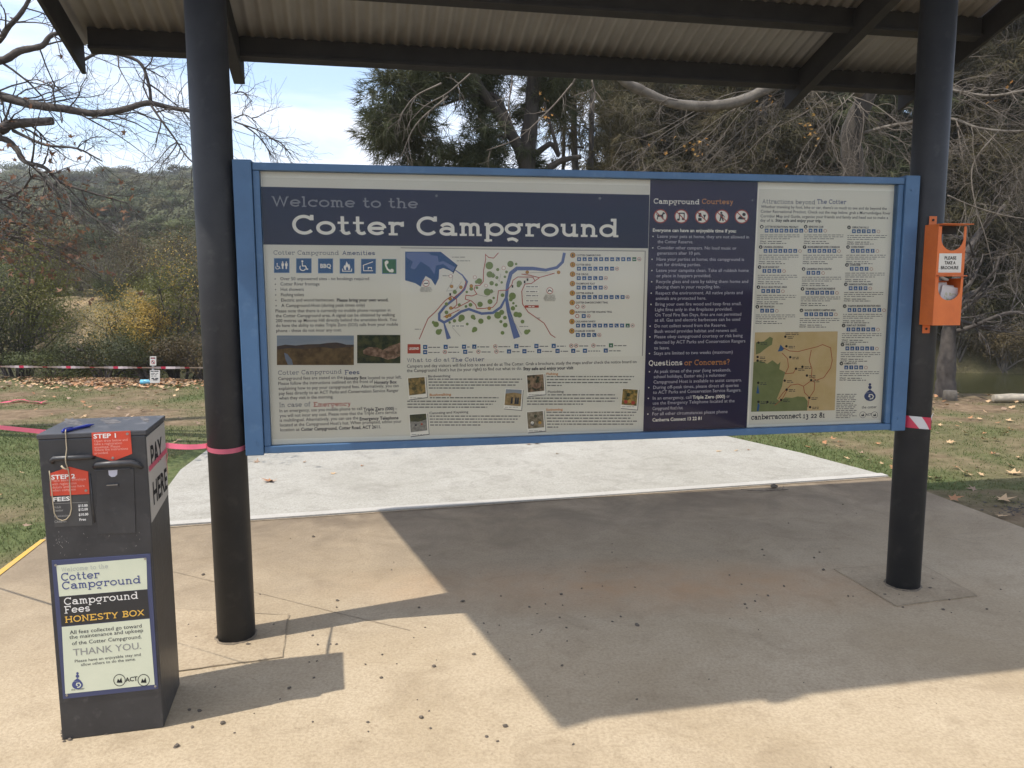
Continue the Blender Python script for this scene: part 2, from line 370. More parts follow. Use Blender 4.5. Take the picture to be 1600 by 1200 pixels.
def bank(x): return 12.9 - 0.17 * np.clip(x, -14, 14)
def height(x, y):
    x = np.asarray(x, float); y = np.asarray(y, float)
    t = y - bank(x)
    def ss(a, b, q):
        q = np.clip((q - a) / (b - a), 0, 1); return q * q * (3 - 2 * q)
    z = -0.03 - 0.03 * fbm(x, y, 2.5, 3) * (t < 0)
    z = z - 1.3 * ss(0.0, 2.2, t) + 1.9 * ss(7.2, 9.6, t)
    z = z + np.maximum(0, t - 10) * 0.06 + np.maximum(0, t - 26) * 0.088 
    z = z + ss(10, 30, t) * 2.2 * (fbm(x, y, 30, 5) - 0.5)
    far = np.maximum(0, t - 190)
    z = z - far * 0.17 + ss(60, 190, t) * 9 * (fbm(x, y, 90, 8) - 0.5)
    # sandy cut on the far bank at the left
    c = ss(-24, -18, x) * (1 - ss(-11.0, -8.0, x)) * ss(8.0, 10.0, t) * (1 - ss(13, 22, t))
    z = np.maximum(z, -2.5)
    return z + c * (0.40 + 0.6 * fbm(x, y, 1.1, 91))
xs = np.unique(np.concatenate([np.linspace(-700, -120, 30), np.linspace(-120, -30, 46), np.linspace(-30, -9, 54), np.linspace(-9, 12, 190), np.linspace(12, 30, 40), np.linspace(30, 120, 40), np.linspace(120, 700, 28)]))
ys = np.unique(np.concatenate([np.linspace(-400, -10, 22), np.linspace(-10, 2.5, 26), np.linspace(2.5, 14, 130), np.linspace(14, 30, 66), np.linspace(30, 100, 60), np.linspace(100, 260, 60), np.linspace(260, 900, 24)]))
GX, GY = np.meshgrid(xs, ys); GZ = height(GX, GY)
def lawn(x, y):
    """how green the ground is, 0 bare earth .. 1 grass"""
    x = np.asarray(x, float); y = np.asarray(y, float)
    n = fbm(x, y, 1.1, 21); n2 = fbm(x, y, 0.45, 31); g = np.zeros_like(x)
    left = (x < 1.0)
    g = np.where(left, np.clip(1.25 - np.abs(y - 7.4) / 2.3, 0, 1), g)
    g = np.where(left & (y > 9.2) & (y < 10.6), 0.10, g)
    g = np.where(left & (y >= 10.6), 0.45, g)
    g = np.where(left & (y < 5.3), np.clip((y - 4.0) / 1.3, 0, 0.8), g)
    edge = 3.2 - 0.463 * (y - 6.4)                    # right edge of the path
    dr = x - edge
    gr = np.clip(1.35 - np.abs(dr - 0.2) / 0.75, 0, 1) * (y > 6.1)
    gr = np.maximum(gr, 0.42 * np.exp(-((y - 9.0) / 0.8) ** 2)); gr = np.maximum(gr, 0.30 * (y > 10.2))
    gr = np.maximum(gr, 0.30)
    g = np.where(~left, gr, g)
    return np.clip(g * 1.15 + (n - 0.5) * 1.6 + (n2 - 0.5) * 0.9, 0, 1)
GL = lawn(GX, GY) * (GY - bank(GX) < 0.6)
ny, nx = GX.shape
idx = np.arange(nx * ny).reshape(ny, nx)
fc = np.stack([idx[:-1, :-1], idx[:-1, 1:], idx[1:, 1:], idx[1:, :-1]], -1).reshape(-1, 4)
GSOIL = bpy.data.materials.new('soil_and_grass'); GSOIL.use_nodes = True
def ground_nodes(m):
    t = m.node_tree; N = t.nodes.new; K = t.links.new; b = t.nodes['Principled BSDF']; b.inputs['Roughness'].default_value = 0.95; b.inputs['Specular IOR Level'].default_value = 0.1
    a = N('ShaderNodeAttribute'); a.attribute_name = 'lawn'; a2 = N('ShaderNodeAttribute'); a2.attribute_name = 'scrub'; a3 = N('ShaderNodeAttribute'); a3.attribute_name = 'sand'
    tcn = N('ShaderNodeTexCoord')
    def noise(sc, det, c0, c1, p0=0.35, p1=0.65):
        n = N('ShaderNodeTexNoise'); n.inputs['Scale'].default_value = sc; n.inputs['Detail'].default_value = det; n.inputs['Roughness'].default_value = 0.65
        r = N('ShaderNodeValToRGB'); r.color_ramp.elements[0].position = p0; r.color_ramp.elements[1].position = p1
        r.color_ramp.elements[0].color = (*c0, 1); r.color_ramp.elements[1].color = (*c1, 1)
        K(tcn.outputs['Object'], n.inputs['Vector']); K(n.outputs['Fac'], r.inputs['Fac']); return r.outputs['Color'], n.outputs['Fac']
    soil, f1 = noise(7, 9, (0.11, 0.076, 0.048), (0.23, 0.168, 0.108))
    grass, f2 = noise(16, 6, (0.06, 0.078, 0.028), (0.115, 0.135, 0.055))
    scrub, f3 = noise(0.35, 8, (0.07, 0.065, 0.035), (0.17, 0.14, 0.075))
    sand, f4 = noise(1.6, 8, (0.20, 0.14, 0.085), (0.46, 0.34, 0.20))
    def mixc(f, A, B):
        q = N('ShaderNodeMix'); q.data_type = 'RGBA'; K(f, q.inputs['Factor']); K(A, q.inputs['A']); K(B, q.inputs['B']); return q.outputs['Result']
    c = mixc(a.outputs['Fac'], soil, grass); c = mixc(a2.outputs['Fac'], c, scrub); c = mixc(a3.outputs['Fac'], c, sand)
    K(c, b.inputs['Base Color'])
    n = N('ShaderNodeTexNoise'); n.inputs['Scale'].default_value = 30; n.inputs['Detail'].default_value = 8; bp = N('ShaderNodeBump'); bp.inputs['Strength'].default_value = 0.8; bp.inputs['Distance'].default_value = 0.03
    K(tcn.outputs['Object'], n.inputs['Vector']); K(n.outputs['Fac'], bp.inputs['Height']); K(bp.outputs['Normal'], b.inputs['Normal'])
ground_nodes(GSOIL)
me = npmesh('ground', np.stack([GX.ravel(), GY.ravel(), GZ.ravel()], -1), fc, [GSOIL], smooth=True, k=4)
TT = GY - bank(GX)
sandf = np.exp(-(((GX + 13.9) / 1.3) ** 2)) * np.clip((TT - 7.6) / .8, 0, 1) * (1 - np.clip((TT - 10.2) / 1.2, 0, 1)) * np.clip((fbm(GX, GY, .8, 77) - .40) * 7, 0, 1)
for nm, arr in (('lawn', GL), ('scrub', np.clip((TT - 0.5) / 1.0, 0, 1)), ('sand', sandf)):
    at_ = me.attributes.new(nm, 'FLOAT', 'POINT'); at_.data.foreach_set('value', arr.ravel().astype(np.float32))
link('ground', me, kind='structure')

# river
WAT = bpy.data.materials.new('river_water'); WAT.use_nodes = True
wb = WAT.node_tree.nodes['Principled BSDF']; wb.inputs['Base Color'].default_value = (0.035, 0.036, 0.016, 1); wb.inputs['Roughness'].default_value = 0.16
_n = WAT.node_tree.nodes.new('ShaderNodeTexNoise'); _n.inputs['Scale'].default_value = 2.5; _n.inputs['Detail'].default_value = 3
_b = WAT.node_tree.nodes.new('ShaderNodeBump'); _b.inputs['Strength'].default_value = 0.12; _b.inputs['Distance'].default_value = 0.05
WAT.node_tree.links.new(_n.outputs['Fac'], _b.inputs['Height']); WAT.node_tree.links.new(_b.outputs['Normal'], wb.inputs['Normal'])
mb = MB(); xx = np.linspace(-60, 60, 25)
mb.add([(x, bank(x) - 1.0, -0.55) for x in xx] + [(x, bank(x) + 11, -0.55) for x in xx], [(i, i + 1, 26 + i, 25 + i) for i in range(24)], WAT)
mb.build('water', kind='structure')

# ------------------------------------------------------------------ concrete slab, path
LP = np.array([-1.283, 3.3967, 0]); RP = np.array([2.109, 3.9846, 0])
D = (RP - LP) / np.linalg.norm(RP - LP); Nv = np.array([D[1], -D[0], 0]); UP = np.array([0, 0, 1.0])
def sh(a, p, z=0.0): return LP + D * a + Nv * p + UP * z         # shelter coordinates: along the sign, towards the camera, up
def concrete(name, base, light, dark, rust=None, fine=75, dirtline=None):
    m = bpy.data.materials.new(name); m.use_nodes = True; t = m.node_tree; N = t.nodes.new; K = t.links.new
    b = t.nodes['Principled BSDF']; b.inputs['Roughness'].default_value = 0.9; b.inputs['Specular IOR Level'].default_value = 0.2
    tcn = N('ShaderNodeTexCoord'); V = tcn.outputs['Object']
    def noise(sc, det, dist=0.0):
        n = N('ShaderNodeTexNoise'); n.inputs['Scale'].default_value = sc; n.inputs['Detail'].default_value = det; n.inputs['Roughness'].default_value = 0.68; n.inputs['Distortion'].default_value = dist
        K(V, n.inputs['Vector']); return n.outputs['Fac']
    def ramp(f, p0, p1, v0=0.0, v1=1.0):
        r = N('ShaderNodeMapRange'); r.inputs[1].default_value = p0; r.inputs[2].default_value = p1; r.inputs[3].default_value = v0; r.inputs[4].default_value = v1
        K(f, r.inputs[0]); return r.outputs[0]
    def mixc(f, A, B, mode='MIX'):
        q = N('ShaderNodeMix'); q.data_type = 'RGBA'; q.blend_type = mode; K(f, q.inputs['Factor'])
        for nm, s in (('A', A), ('B', B)):
            if isinstance(s, tuple): q.inputs[nm].default_value = (*s, 1)
            else: K(s, q.inputs[nm])
        return q.outputs['Result']
    c = mixc(ramp(noise(1.1, 8, 0.6), 0.34, 0.68), base, light)
    c = mixc(ramp(noise(3.3, 9, 0.8), 0.50, 0.76, 0, 0.6), c, dark)
    c = mixc(ramp(noise(11, 9, 0.4), 0.54, 0.72, 0, 0.35), c, dark)
    c = mixc(ramp(noise(fine, 2), 0.40, 0.66, 0, 0.42), c, dark)
    c = mixc(ramp(noise(fine * 0.33, 3), 0.64, 0.70, 0, 0.5), c, dark)
    c = mixc(ramp(noise(fine * 0.45, 3), 0.62, 0.74, 0, 0.30), c, light)
    if rust:
        mp_ = N('ShaderNodeMapping'); mp_.inputs['Location'].default_value = (-0.75, -4.0, 0); K(V, mp_.inputs['Vector'])
        m2 = N('ShaderNodeMapping'); m2.inputs['Rotation'].default_value = (0, 0, R(-10)); m2.inputs['Scale'].default_value = (0.52, 2.2, 1); K(mp_.outputs[0], m2.inputs['Vector'])
        ln = N('ShaderNodeVectorMath'); ln.operation = 'LENGTH'; K(m2.outputs[0], ln.inputs[0])
        f = ramp(ln.outputs['Value'], 0.10, 1.0, 0.85, 0.0); mu = N('ShaderNodeMath'); mu.operation = 'MULTIPLY'; K(f, mu.inputs[0]); K(ramp(noise(2.6, 7), 0.25, 0.65), mu.inputs[1])
        c = mixc(mu.outputs[0], c, rust)
    if dirtline:
        mp_ = N('ShaderNodeMapping'); mp_.inputs['Location'].default_value = (0.04, -5.70, 0); mp_.vector_type = 'POINT'
        K(V, mp_.inputs['Vector']); m2 = N('ShaderNodeMapping'); m2.inputs['Rotation'].default_value = (0, 0, R(-13.5)); K(mp_.outputs[0], m2.inputs['Vector'])
        sp = N('ShaderNodeSeparateXYZ'); K(m2.outputs[0], sp.inputs[0])
        f = ramp(sp.outputs['Y'], -2.3, -0.15, 0.0, 1.0); mu = N('ShaderNodeMath'); mu.operation = 'MULTIPLY'; K(f, mu.inputs[0]); K(ramp(noise(2.2, 9, 0.5), 0.3, 0.62, 0.45, 1.0), mu.inputs[1])
        c = mixc(mu.outputs[0], c, dirtline)
    K(c, b.inputs['Base Color'])
    bp = N('ShaderNodeBump'); bp.inputs['Strength'].default_value = 0.5; bp.inputs['Distance'].default_value = 0.006
    K(noise(fine * 0.8, 3), bp.inputs['Height']); K(bp.outputs['Normal'], b.inputs['Normal'])
    return m
CSLAB = concrete('slab_concrete', (0.365, 0.288, 0.190), (0.455, 0.372, 0.262), (0.22, 0.165, 0.105), rust=(0.42, 0.25, 0.13), dirtline=(0.15, 0.115, 0.08))
CPATH = concrete('path_concrete', (0.325, 0.31, 0.27), (0.39, 0.375, 0.335), (0.17, 0.155, 0.13), fine=85)
CPATCH = concrete('patch_concrete', (0.335, 0.262, 0.172), (0.42, 0.34, 0.238), (0.21, 0.155, 0.10))
LIPW = concrete('lip_concrete', (0.40, 0.38, 0.345), (0.46, 0.44, 0.405), (0.30, 0.28, 0.25))
YEL = mat('yellow_paint', (0.55, 0.33, 0.05), 0.7, col2=(0.40, 0.28, 0.12), scale=14, pos=(0.45, 0.75))
jL = onz(75, 836); jR = onz(1388, 745); jd = (jR - jL) / np.linalg.norm(jR - jL)
fl = jL + Nv * 9; fr = onz(1600, 825) + (onz(1600, 825) - onz(1440, 765)) / np.linalg.norm(onz(1600, 825) - onz(1440, 765)) * 7
def prism(mb, top, z0, z1, m, mside=None):
    n = len(top)
    ar = sum(top[i][0] * top[(i + 1) % n][1] - top[(i + 1) % n][0] * top[i][1] for i in range(n))
    if ar < 0: top = top[::-1]
    vs_ = [(p[0], p[1], z1) for p in top] + [(p[0], p[1], z0) for p in top]
    mb.add(vs_, [tuple(range(n))], m); mb.add(vs_, [(i, n + i, n + (i + 1) % n, (i + 1) % n) for i in range(n)], mside or m)
sr = onz(1440, 765)
mb = MB(); prism(mb, [jL, jR, sr, fr, fl], -0.15, 0.0, CSLAB)
slab_o = mb.build('concrete_slab', kind='structure')
# grooves and the recast squares round the posts are real, shallow pieces of the slab
GRV = mat('groove_dirt', (0.19, 0.145, 0.095), 0.95, col2=(0.30, 0.24, 0.165), scale=30)
def strip_on(name, pts, w, m, z=0.002, parent=None, jit=0.0):
    mb = MB(); P = []
    for a, b in zip(pts[:-1], pts[1:]):
        for i in range(8): P.append(a + (b - a) * i / 8)
    P.append(pts[-1]); P = [np.array(p[:2]) + np.array([rnd.gauss(0, jit), rnd.gauss(0, jit)]) for p in P]
    L, Rr = stroke(P, 1.0); ww = [w * rnd.uniform(0.6, 1.3) for _ in P]
    L = [P[i] + (L[i] - P[i]) * ww[i] for i in range(len(P))]; Rr = [P[i] + (Rr[i] - P[i]) * ww[i] for i in range(len(P))]
    n = len(P); mb.add([(*q, z) for q in L] + [(*q, z) for q in Rr], [(i, n + i, n + i + 1, i + 1) for i in range(n - 1)], m)
    return mb.build(name, parent)
strip_on('groove', [onz(262, 891), onz(330, 908), onz(400, 926), onz(520, 956), onz(640, 985)], 0.006, GRV, parent=slab_o)
for k, pts in enumerate([[(262, 952), (450, 962), (441, 1028), (262, 1052)], [(1303, 890), (1435, 881), (1527, 932), (1402, 948)]]):
    P = [onz(*p) for p in pts]
    mb = MB(); prism(mb, [np.array(p) for p in P], -0.02, 0.004, CPATCH); mb.build('recast_patch', slab_o)
    strip_on('groove', P + [P[0]], 0.0035, GRV, z=0.0065, parent=slab_o, jit=0.003)
# path beyond the joint
pp = [onz(266, 824), onz(262, 762), onz(282, 735), onz(322, 705)]
far1 = pp[-1] + np.array([-0.35, 2.6, 0]); pr0 = jR; pr1 = onz(1250, 708); pr2 = onz(1130, 681); far2 = pr2 + (pr2 - pr1) / np.linalg.norm(pr2 - pr1) * 1.6
mb = MB(); top = [jL + np.array([0, 0.012, 0])] + [onz(105, 810) if False else jL + np.array([0.0, 0.25, 0]), onz(200, 785), onz(240, 772)] + pp[1:] + [far1, far2, pr2, pr1, jR + np.array([0, 0.012, 0])]
prism(mb, top, -0.12, 0.006, CPATH)
path_o = mb.build('concrete_path', kind='structure')
q0 = jL + np.array([0, 0.004, 0]); q1 = jR + np.array([0, 0.004, 0]); nrm = np.array([-jd[1], jd[0], 0])
mb = MB(); prism(mb, [q0, q1, q1 + nrm * 0.085, q0 + nrm * 0.085], -0.05, 0.013, LIPW); mb.build('edge_strip', path_o)
strip_on('groove', [jL + np.array([0, -0.012, 0]), jL + (jR - jL) * 0.5 + np.array([0, -0.012, 0]), jR + np.array([0, -0.012, 0])], 0.022, GRV, z=0.0035, parent=slab_o, jit=0.004)
# yellow painted edge on the left of the slab
ye = [jL + np.array([0.03, -0.10, 0]), jL + Nv * 3.0 + D * 0.03]
strip_on('yellow_line', ye, 0.05, YEL, z=0.004, parent=slab_o)

# ------------------------------------------------------------------ shelter
PAINT = mat('charcoal_paint', (0.023, 0.0245, 0.028), 0.55, col2=(0.032, 0.033, 0.036), scale=9, bump=0.06, bscale=160, spec=.35, spots=(16, 0.22, (0.10, 0.098, 0.092)))
STEEL = mat('dark_steel', (0.022, 0.021, 0.021), 0.75, col2=(0.032, 0.030, 0.029), scale=7, spec=.25)
SHEET = mat('roof_underside', (0.29, 0.27, 0.24), 0.7, col2=(0.22, 0.20, 0.175), scale=3.5, pos=(0.3, 0.7), stretch=(1, 1, 1), metal=0.0)
GROUT = mat('post_base_dirt', (0.10, 0.08, 0.06), 0.95, col2=(0.2, 0.16, 0.11), scale=40)
def roofz(p): return 3.53 + 0.325 * p
shelter = thing('shelter', 'open shelter with a corrugated skillion roof on two dark round posts over the sign', 'shelter', sh(1.72, 0, 0), math.atan2(D[1], D[0]))
for a in (0.0, 3.4425):
    mb = MB(); c = sh(a, 0); k = 40; zt = roofz(0) - 0.06
    mb.tube([c + UP * 0.0, c + UP * zt], 0.084, PAINT, k=k); mb.build('post', shelter)
    mb = MB()
    ring_ = [(0.0845, 0.010), (0.089, 0.008), (0.094, 0.005)]
    vs_ = []; kk = 28
    for r_, z in ring_:
        for j in range(kk):
            rr_ = r_ + rnd.uniform(-.004, .006); vs_.append(c + np.array([rr_ * math.cos(2 * math.pi * j / kk), rr_ * math.sin(2 * math.pi * j / kk), z]))
    mb.add(vs_, [(i * kk + j, (i + 1) * kk + j, (i + 1) * kk + (j + 1) % kk, i * kk + (j + 1) % kk) for i in range(2) for j in range(kk)], GROUT, True)
    mb.build('base_collar', shelter)
A0, A1, P0, P1 = -0.945, 4.465, -1.55, 1.53
_q = R(1.3); D_S, N_S = D, Nv; D = D_S * math.cos(_q) - N_S * math.sin(_q); Nv = np.array([D[1], -D[0], 0])   # the roof sits a little skew on its posts
# corrugated sheet with some thickness
mb = MB(); nw = int((A1 - A0) / 0.076 * 10); vs_ = []
for i in range(nw + 1):
    a = A0 + (A1 - A0) * i / nw; o = 0.009 * math.sin(2 * math.pi * (a - A0) / 0.076)
    for p in (P0, P1): vs_.append(sh(a, p, roofz(p) + o))
    for p in (P0, P1): vs_.append(sh(a, p, roofz(p) + o + 0.0012))
fs = []
for i in range(nw):
    b = i * 4; fs.append((b, b + 1, b + 5, b + 4)); fs.append((b + 2, b + 6, b + 7, b + 3)); fs.append((b, b + 4, b + 6, b + 2)); fs.append((b + 1, b + 3, b + 7, b + 5))
mb.add(vs_, fs, SHEET, True); mb.build('roof_sheet', shelter)
SL = np.array([0, 0, 0.325])
def beam_along(p, w, d, m, a0, a1, name):
    zt = roofz(p) - 0.012
    mb = MB(); mb.box(sh(a0, p - w / 2, zt - d), D * (a1 - a0), Nv * w + SL * w, UP * d, m)
    # folded lower flange
    mb.box(sh(a0, p + w / 2 + 0.002, zt - d + 0.325 * w - 0.004), D * (a1 - a0), Nv * 0.012, UP * 0.02, m)
    return mb.build(name, shelter, bevel=0.003)
for p in (-1.40, -0.82, -0.22, 0.40, 0.95, 1.45):
    beam_along(p, 0.055, 0.115, STEEL, -0.875, 4.465, 'purlin')
def rafter(a, w, p0, p1, dtop, d, m, name):
    dp = p1 - p0; mb = MB()
    mb.box(sh(a - w / 2, p0, roofz(p0) - dtop - d), D * w, Nv * dp + UP * 0.325 * dp, UP * d, m)
    return mb.build(name, shelter, bevel=0.003)
for a in (-0.083, 3.60): rafter(a, 0.066, -1.54, 1.54, 0.02, 0.165, STEEL, 'rafter')
for a in (-0.958, 4.48): rafter(a, 0.024, -1.545, 1.545, -0.035, 0.20, STEEL, 'barge_board')

D, Nv = D_S, N_S
# ------------------------------------------------------------------ information board
BLUE = mat('blue_frame_paint', (0.055, 0.128, 0.245), 0.5, col2=(0.046, 0.106, 0.205), scale=5, pos=(0.4, 0.7), bump=0.05, bscale=200, spots=(22, 0.25, (0.12, 0.20, 0.32)))
CREAM = mat('board_backing', (0.88, 0.86, 0.76), 0.7)
PRINT = mat('print_paper', (0.72, 0.695, 0.60), 0.7, col2=(0.75, 0.725, 0.63), scale=2)
PRINT2 = mat('print_paper_pale', (0.77, 0.745, 0.65), 0.7)
NAVY = mat('print_navy', (0.011, 0.017, 0.060), 0.6)
PURP = mat('print_purple', (0.020, 0.018, 0.062), 0.6)
GREYT = mat('print_grey', (0.125, 0.135, 0.165), 0.7); PALE = mat('print_pale', (0.88, 0.85, 0.76), 0.7); GREYW = mat('print_grey_pale', (0.26, 0.265, 0.30), 0.7)
DKT = mat('print_text', (0.045, 0.045, 0.055), 0.7); DKB = mat('print_text_dark', (0.045, 0.047, 0.06), 0.7); MIDT = mat('print_text_soft', (0.19, 0.185, 0.175), 0.7)
FAINT = mat('print_text_faint', (0.34, 0.32, 0.28), 0.7); LILAC = mat('print_text_lilac', (0.52, 0.50, 0.55), 0.7)
INAVY = mat('print_heading_navy', (0.05, 0.07, 0.17), 0.7); RED = mat('print_red', (0.42, 0.07, 0.05), 0.7); ORA = mat('print_orange', (0.55, 0.24, 0.08), 0.7)
IBLU = mat('icon_blue', (0.030, 0.105, 0.25), 0.6); IBLU2 = mat('icon_border_blue', (0.16, 0.26, 0.42), 0.6); IGRN = mat('icon_green', (0.03, 0.15, 0.07), 0.6)
MDK = mat('map_lake_dark', (0.030, 0.095, 0.24), 0.7); MLT = mat('map_lake_light', (0.13, 0.19, 0.38), 0.7); MRV = mat('map_river', (0.13, 0.18, 0.36), 0.7); MTR = mat('map_tree', (0.20, 0.27, 0.10), 0.7)
MTAN = mat('map_tan', (0.58, 0.45, 0.25), 0.7, col2=(0.52, 0.39, 0.19), scale=9); MGRN = mat('map_green', (0.16, 0.19, 0.08), 0.7, col2=(0.20, 0.23, 0.10), scale=14); MRD = mat('map_road', (0.36, 0.11, 0.055), 0.7); MYL = mat('map_yellow_road', (0.55, 0.44, 0.22), 0.7)
OCHR = mat('icon_ochre', (0.50, 0.29, 0.07), 0.7); BLK = mat('print_black', (0.02, 0.02, 0.022), 0.6)
SCREW = mat('screw_steel', (0.35, 0.35, 0.36), 0.35, metal=1.0)
BA0, BA1, BZ0, BZ1 = 0.089, 3.349, 0.871, 2.138
board = thing('information_board', 'wide blue framed campground information board mounted between the two dark posts', 'notice board', sh((BA0 + BA1) / 2, 0.0, BZ0), math.atan2(D[1], D[0]))
def bbox_(name, a0, a1, p0, p1, z0, z1, m, bevel=0.003):
    mb = MB(); mb.box(sh(a0, p0, z0), D * (a1 - a0), Nv * (p1 - p0), UP * (z1 - z0), m); return mb.build(name, board, bevel=bevel)
CW = 0.078
bbox_('side_channel', BA0, BA0 + CW, -0.055, 0.068, BZ0 - 0.006, BZ1 + 0.010, BLUE, 0.004)
bbox_('side_channel', BA1 - CW, BA1, -0.055, 0.068, BZ0 - 0.006, BZ1 + 0.010, BLUE, 0.004)
RW = 0.032
bbox_('top_rail', BA0 + CW + 0.002, BA1 - CW - 0.002, -0.045, 0.06, BZ1 - RW, BZ1, BLUE)
bbox_('bottom_rail', BA0 + CW + 0.002, BA1 - CW - 0.002, -0.045, 0.06, BZ0, BZ0 + RW, BLUE)
for a in (BA0 + CW + 0.002, BA1 - CW - 0.002 - 0.028):
    bbox_('inner_stile', a, a + 0.028, -0.04, 0.056, BZ0 + RW + 0.001, BZ1 - RW - 0.001, BLUE)
PB = 0.020                                                  # printed face, set back behind the frame
bbox_('backing_panel', BA0 + CW + 0.004, BA1 - CW - 0.004, -0.03, PB, BZ0 + RW - 0.004, BZ1 - RW + 0.004, CREAM, None)
for a in (BA0 + 0.045, BA1 - 0.045):
    for z in (BZ0 + 0.06, BZ1 - 0.06):
        mb = MB(); c = sh(a, 0.068, z); mb.tube([c, c + Nv * 0.003], 0.006, BLUE, k=10); mb.build('bolt', board)
PLB = Plane(sh(0, PB), D, Nv)
mb = MB(); poly(mb, PLB, [(409, 277), (1014, 290), (1014, 672), (426, 686)], PRINT, 0.0008); mb.build('print_sheet', board)
mb = MB(); poly(mb, PLB, [(1186, 295), (1401, 299), (1384, 656), (1170, 664)], PRINT, 0.0008); mb.build('print_sheet', board)
mb = MB(); poly(mb, PLB, [(397.5, 291.5), (1014.5, 304.5), (1012.5, 388.0), (400.5, 382)], NAVY, 0.0016); hdr = mb.build('header_band', board)
mb = MB(); poly(mb, PLB, [(1016, 280.5), (1184, 284), (1166, 676), (1004.5, 681)], PURP, 0.0024); crt = mb.build('courtesy_panel', board)
mb = MB(); poly(mb, PLB, [(625, 386), (1008, 391.5), (1003.5, 556), (627.5, 563)], PRINT2, 0.0016); mapb = mb.build('map_sheet', board)
mb = MB(); line(mb, PLB, [(626, 387.2), (1008, 392.4)], 1.4, FAINT, 0.002); line(mb, PLB, [(1008, 392), (1003.5, 556)], 1.6, FAINT, 0.0021); mb.build('sheet_edge', mapb)

mb = MB()
slab(mb, PLB, 'Welcome to the', 425, 322.5, 653, 16.5, GREYW, 0.0024, wt=0.14)
mb.build('heading_text', hdr)
mb = MB(); slab(mb, PLB, 'Cotter Campground', 457.5, 366.5, 966, 31.0, PALE, 0.0024, wt=0.16)
mb.build('heading_text', hdr)
for u, v in [(404, 297), (682, 306), (937, 310)]:
    mb = MB(); disc(mb, PLB, u, v, 2.2, GREYT, 0.0034, 10); mb.build('screw', hdr)

# --- amenities column
o1 = 0.0016
mb = MB()
slab(mb, PLB, 'Cotter Campground', 427.5, 398, 529.5, 6.8, GREYT, o1, wt=0.12)
slab(mb, PLB, 'Amenities', 534.7, 398.5, 586, 6.8, INAVY, o1, wt=0.15)
slab(mb, PLB, 'Cotter Campground', 434.7, 585.8, 534, 6.8, GREYT, o1, wt=0.12)
slab(mb, PLB, 'Fees', 538.7, 585.2, 561.6, 7, INAVY, o1, wt=0.15)
slab(mb, PLB, 'In case of', 436.5, 636.2, 485.5, 7.2, GREYT, o1, wt=0.12)
slab(mb, PLB, 'Emergency', 490, 635.6, 548.5, 7.2, RED, o1, wt=0.14)
mb.build('heading_text', board)
mb = MB()
for k, (t, v, u1) in enumerate([('Over 50 unpowered sites - no bookings required', 437.9, 576.8), ('Cotter River frontage', 446.1, 499.5), ('Hot showers', 454.5, 474.7), ('Flushing toilets', 462.9, 475), ('Electric and wood barbecues.', 471.3, 523), ('A Campground Host (during peak times only)', 479.8, 570)]):
    sans(mb, PLB, t, 438 + k * 0.35, v, u1, 5.0, DKT, o1); disc(mb, PLB, 430 + k * 0.3, v - 2, 1.0, DKT, o1, 6)
sans(mb, PLB, 'Please bring your own wood.', 526.5, 471.3, 607, 5.0, DKB, o1, True); mb.cut()
for t, u0, v, u1 in [('Please note that there is currently no mobile phone reception in', 430.7, 488.2, 610), ('the Cotter Campground area. A signal can be obtained by walking', 431, 495.8, 617), ('200 metres up Moores Hill directly behind the amenities block. You', 431.2, 503.4, 619.5), ('do have the ability to make Triple Zero (SOS) calls from your mobile', 431.5, 511, 622), ('phone - these do not incur any cost.', 431.8, 519, 534),
    ('Campground fees are stated on the', 434.8, 593.9, 535.5), ('located to your left.', 575, 592.6, 627.5), ('Please follow the instructions outlined on the front of', 435, 601.6, 583), ('explaining how to pay your campground fees. Alternatively, you can', 435.5, 609.3, 623), ('pay fees directly to an ACT Parks and Conservation Service Ranger', 436, 617.0, 623), ('when they visit in the morning.', 436.2, 624.4, 521),
    ('In an emergency, use you mobile phone to call', 437, 644.2, 566), ('you will not incur any cost. Please note that the Triple Zero service', 437.2, 651.8, 620), ('is multilingual. Alternatively, you can use the', 437.4, 659, 560), ("located at the Campground Host's hut. When prompted, advise your", 437.6, 666.5, 627.5), ('location as', 438, 674, 468)]:
    sans(mb, PLB, t, u0, v, u1, 4.9, DKT, o1)
    if t[:5] in ('phone', 'when ', 'locat'): mb.cut()
for t, u0, v, u1 in [('Honesty Box', 537.5, 593.2, 573), ('Honesty Box', 585, 599.8, 620), ('Triple Zero (000) -', 568, 642.0, 620), ('Emergency Telephone', 562, 656.8, 622.7), ('Cotter Campground, Cotter Road, ACT 2611.', 470.5, 673.2, 595.5)]:
    sans(mb, PLB, t, u0, v, u1, 4.9, DKB, o1, True); mb.cut()
mb.build('body_text', board)
# six amenity icons
WH = PALE
def wheelchair(mb, u, v, s, m, o):
    disc(mb, PLB, u - 0.10 * s, v - 0.36 * s, 0.085 * s, m, o, 10)
    line(mb, PLB, [(u - .1 * s, v - .26 * s), (u - .08 * s, v + .02 * s), (u + .16 * s, v + .02 * s), (u + .28 * s, v + .30 * s), (u + .38 * s, v + .26 * s)], .085 * s, m, o + .00005)
    ring_pts = [(u - .06 * s + .24 * s * math.cos(R(a)), v + .16 * s + .24 * s * math.sin(R(a))) for a in range(20, 235, 18)]
    line(mb, PLB, ring_pts, .075 * s, m, o + .0001)
def man(mb, u, v, s, m, o):
    disc(mb, PLB, u, v - .40 * s, .09 * s, m, o, 8)
    poly(mb, PLB, [(u - .15 * s, v - .27 * s), (u + .15 * s, v - .27 * s), (u + .15 * s, v + .05 * s), (u + .09 * s, v + .05 * s), (u + .08 * s, v + .42 * s), (u - .08 * s, v + .42 * s), (u - .09 * s, v + .05 * s), (u - .15 * s, v + .05 * s)], m, o)
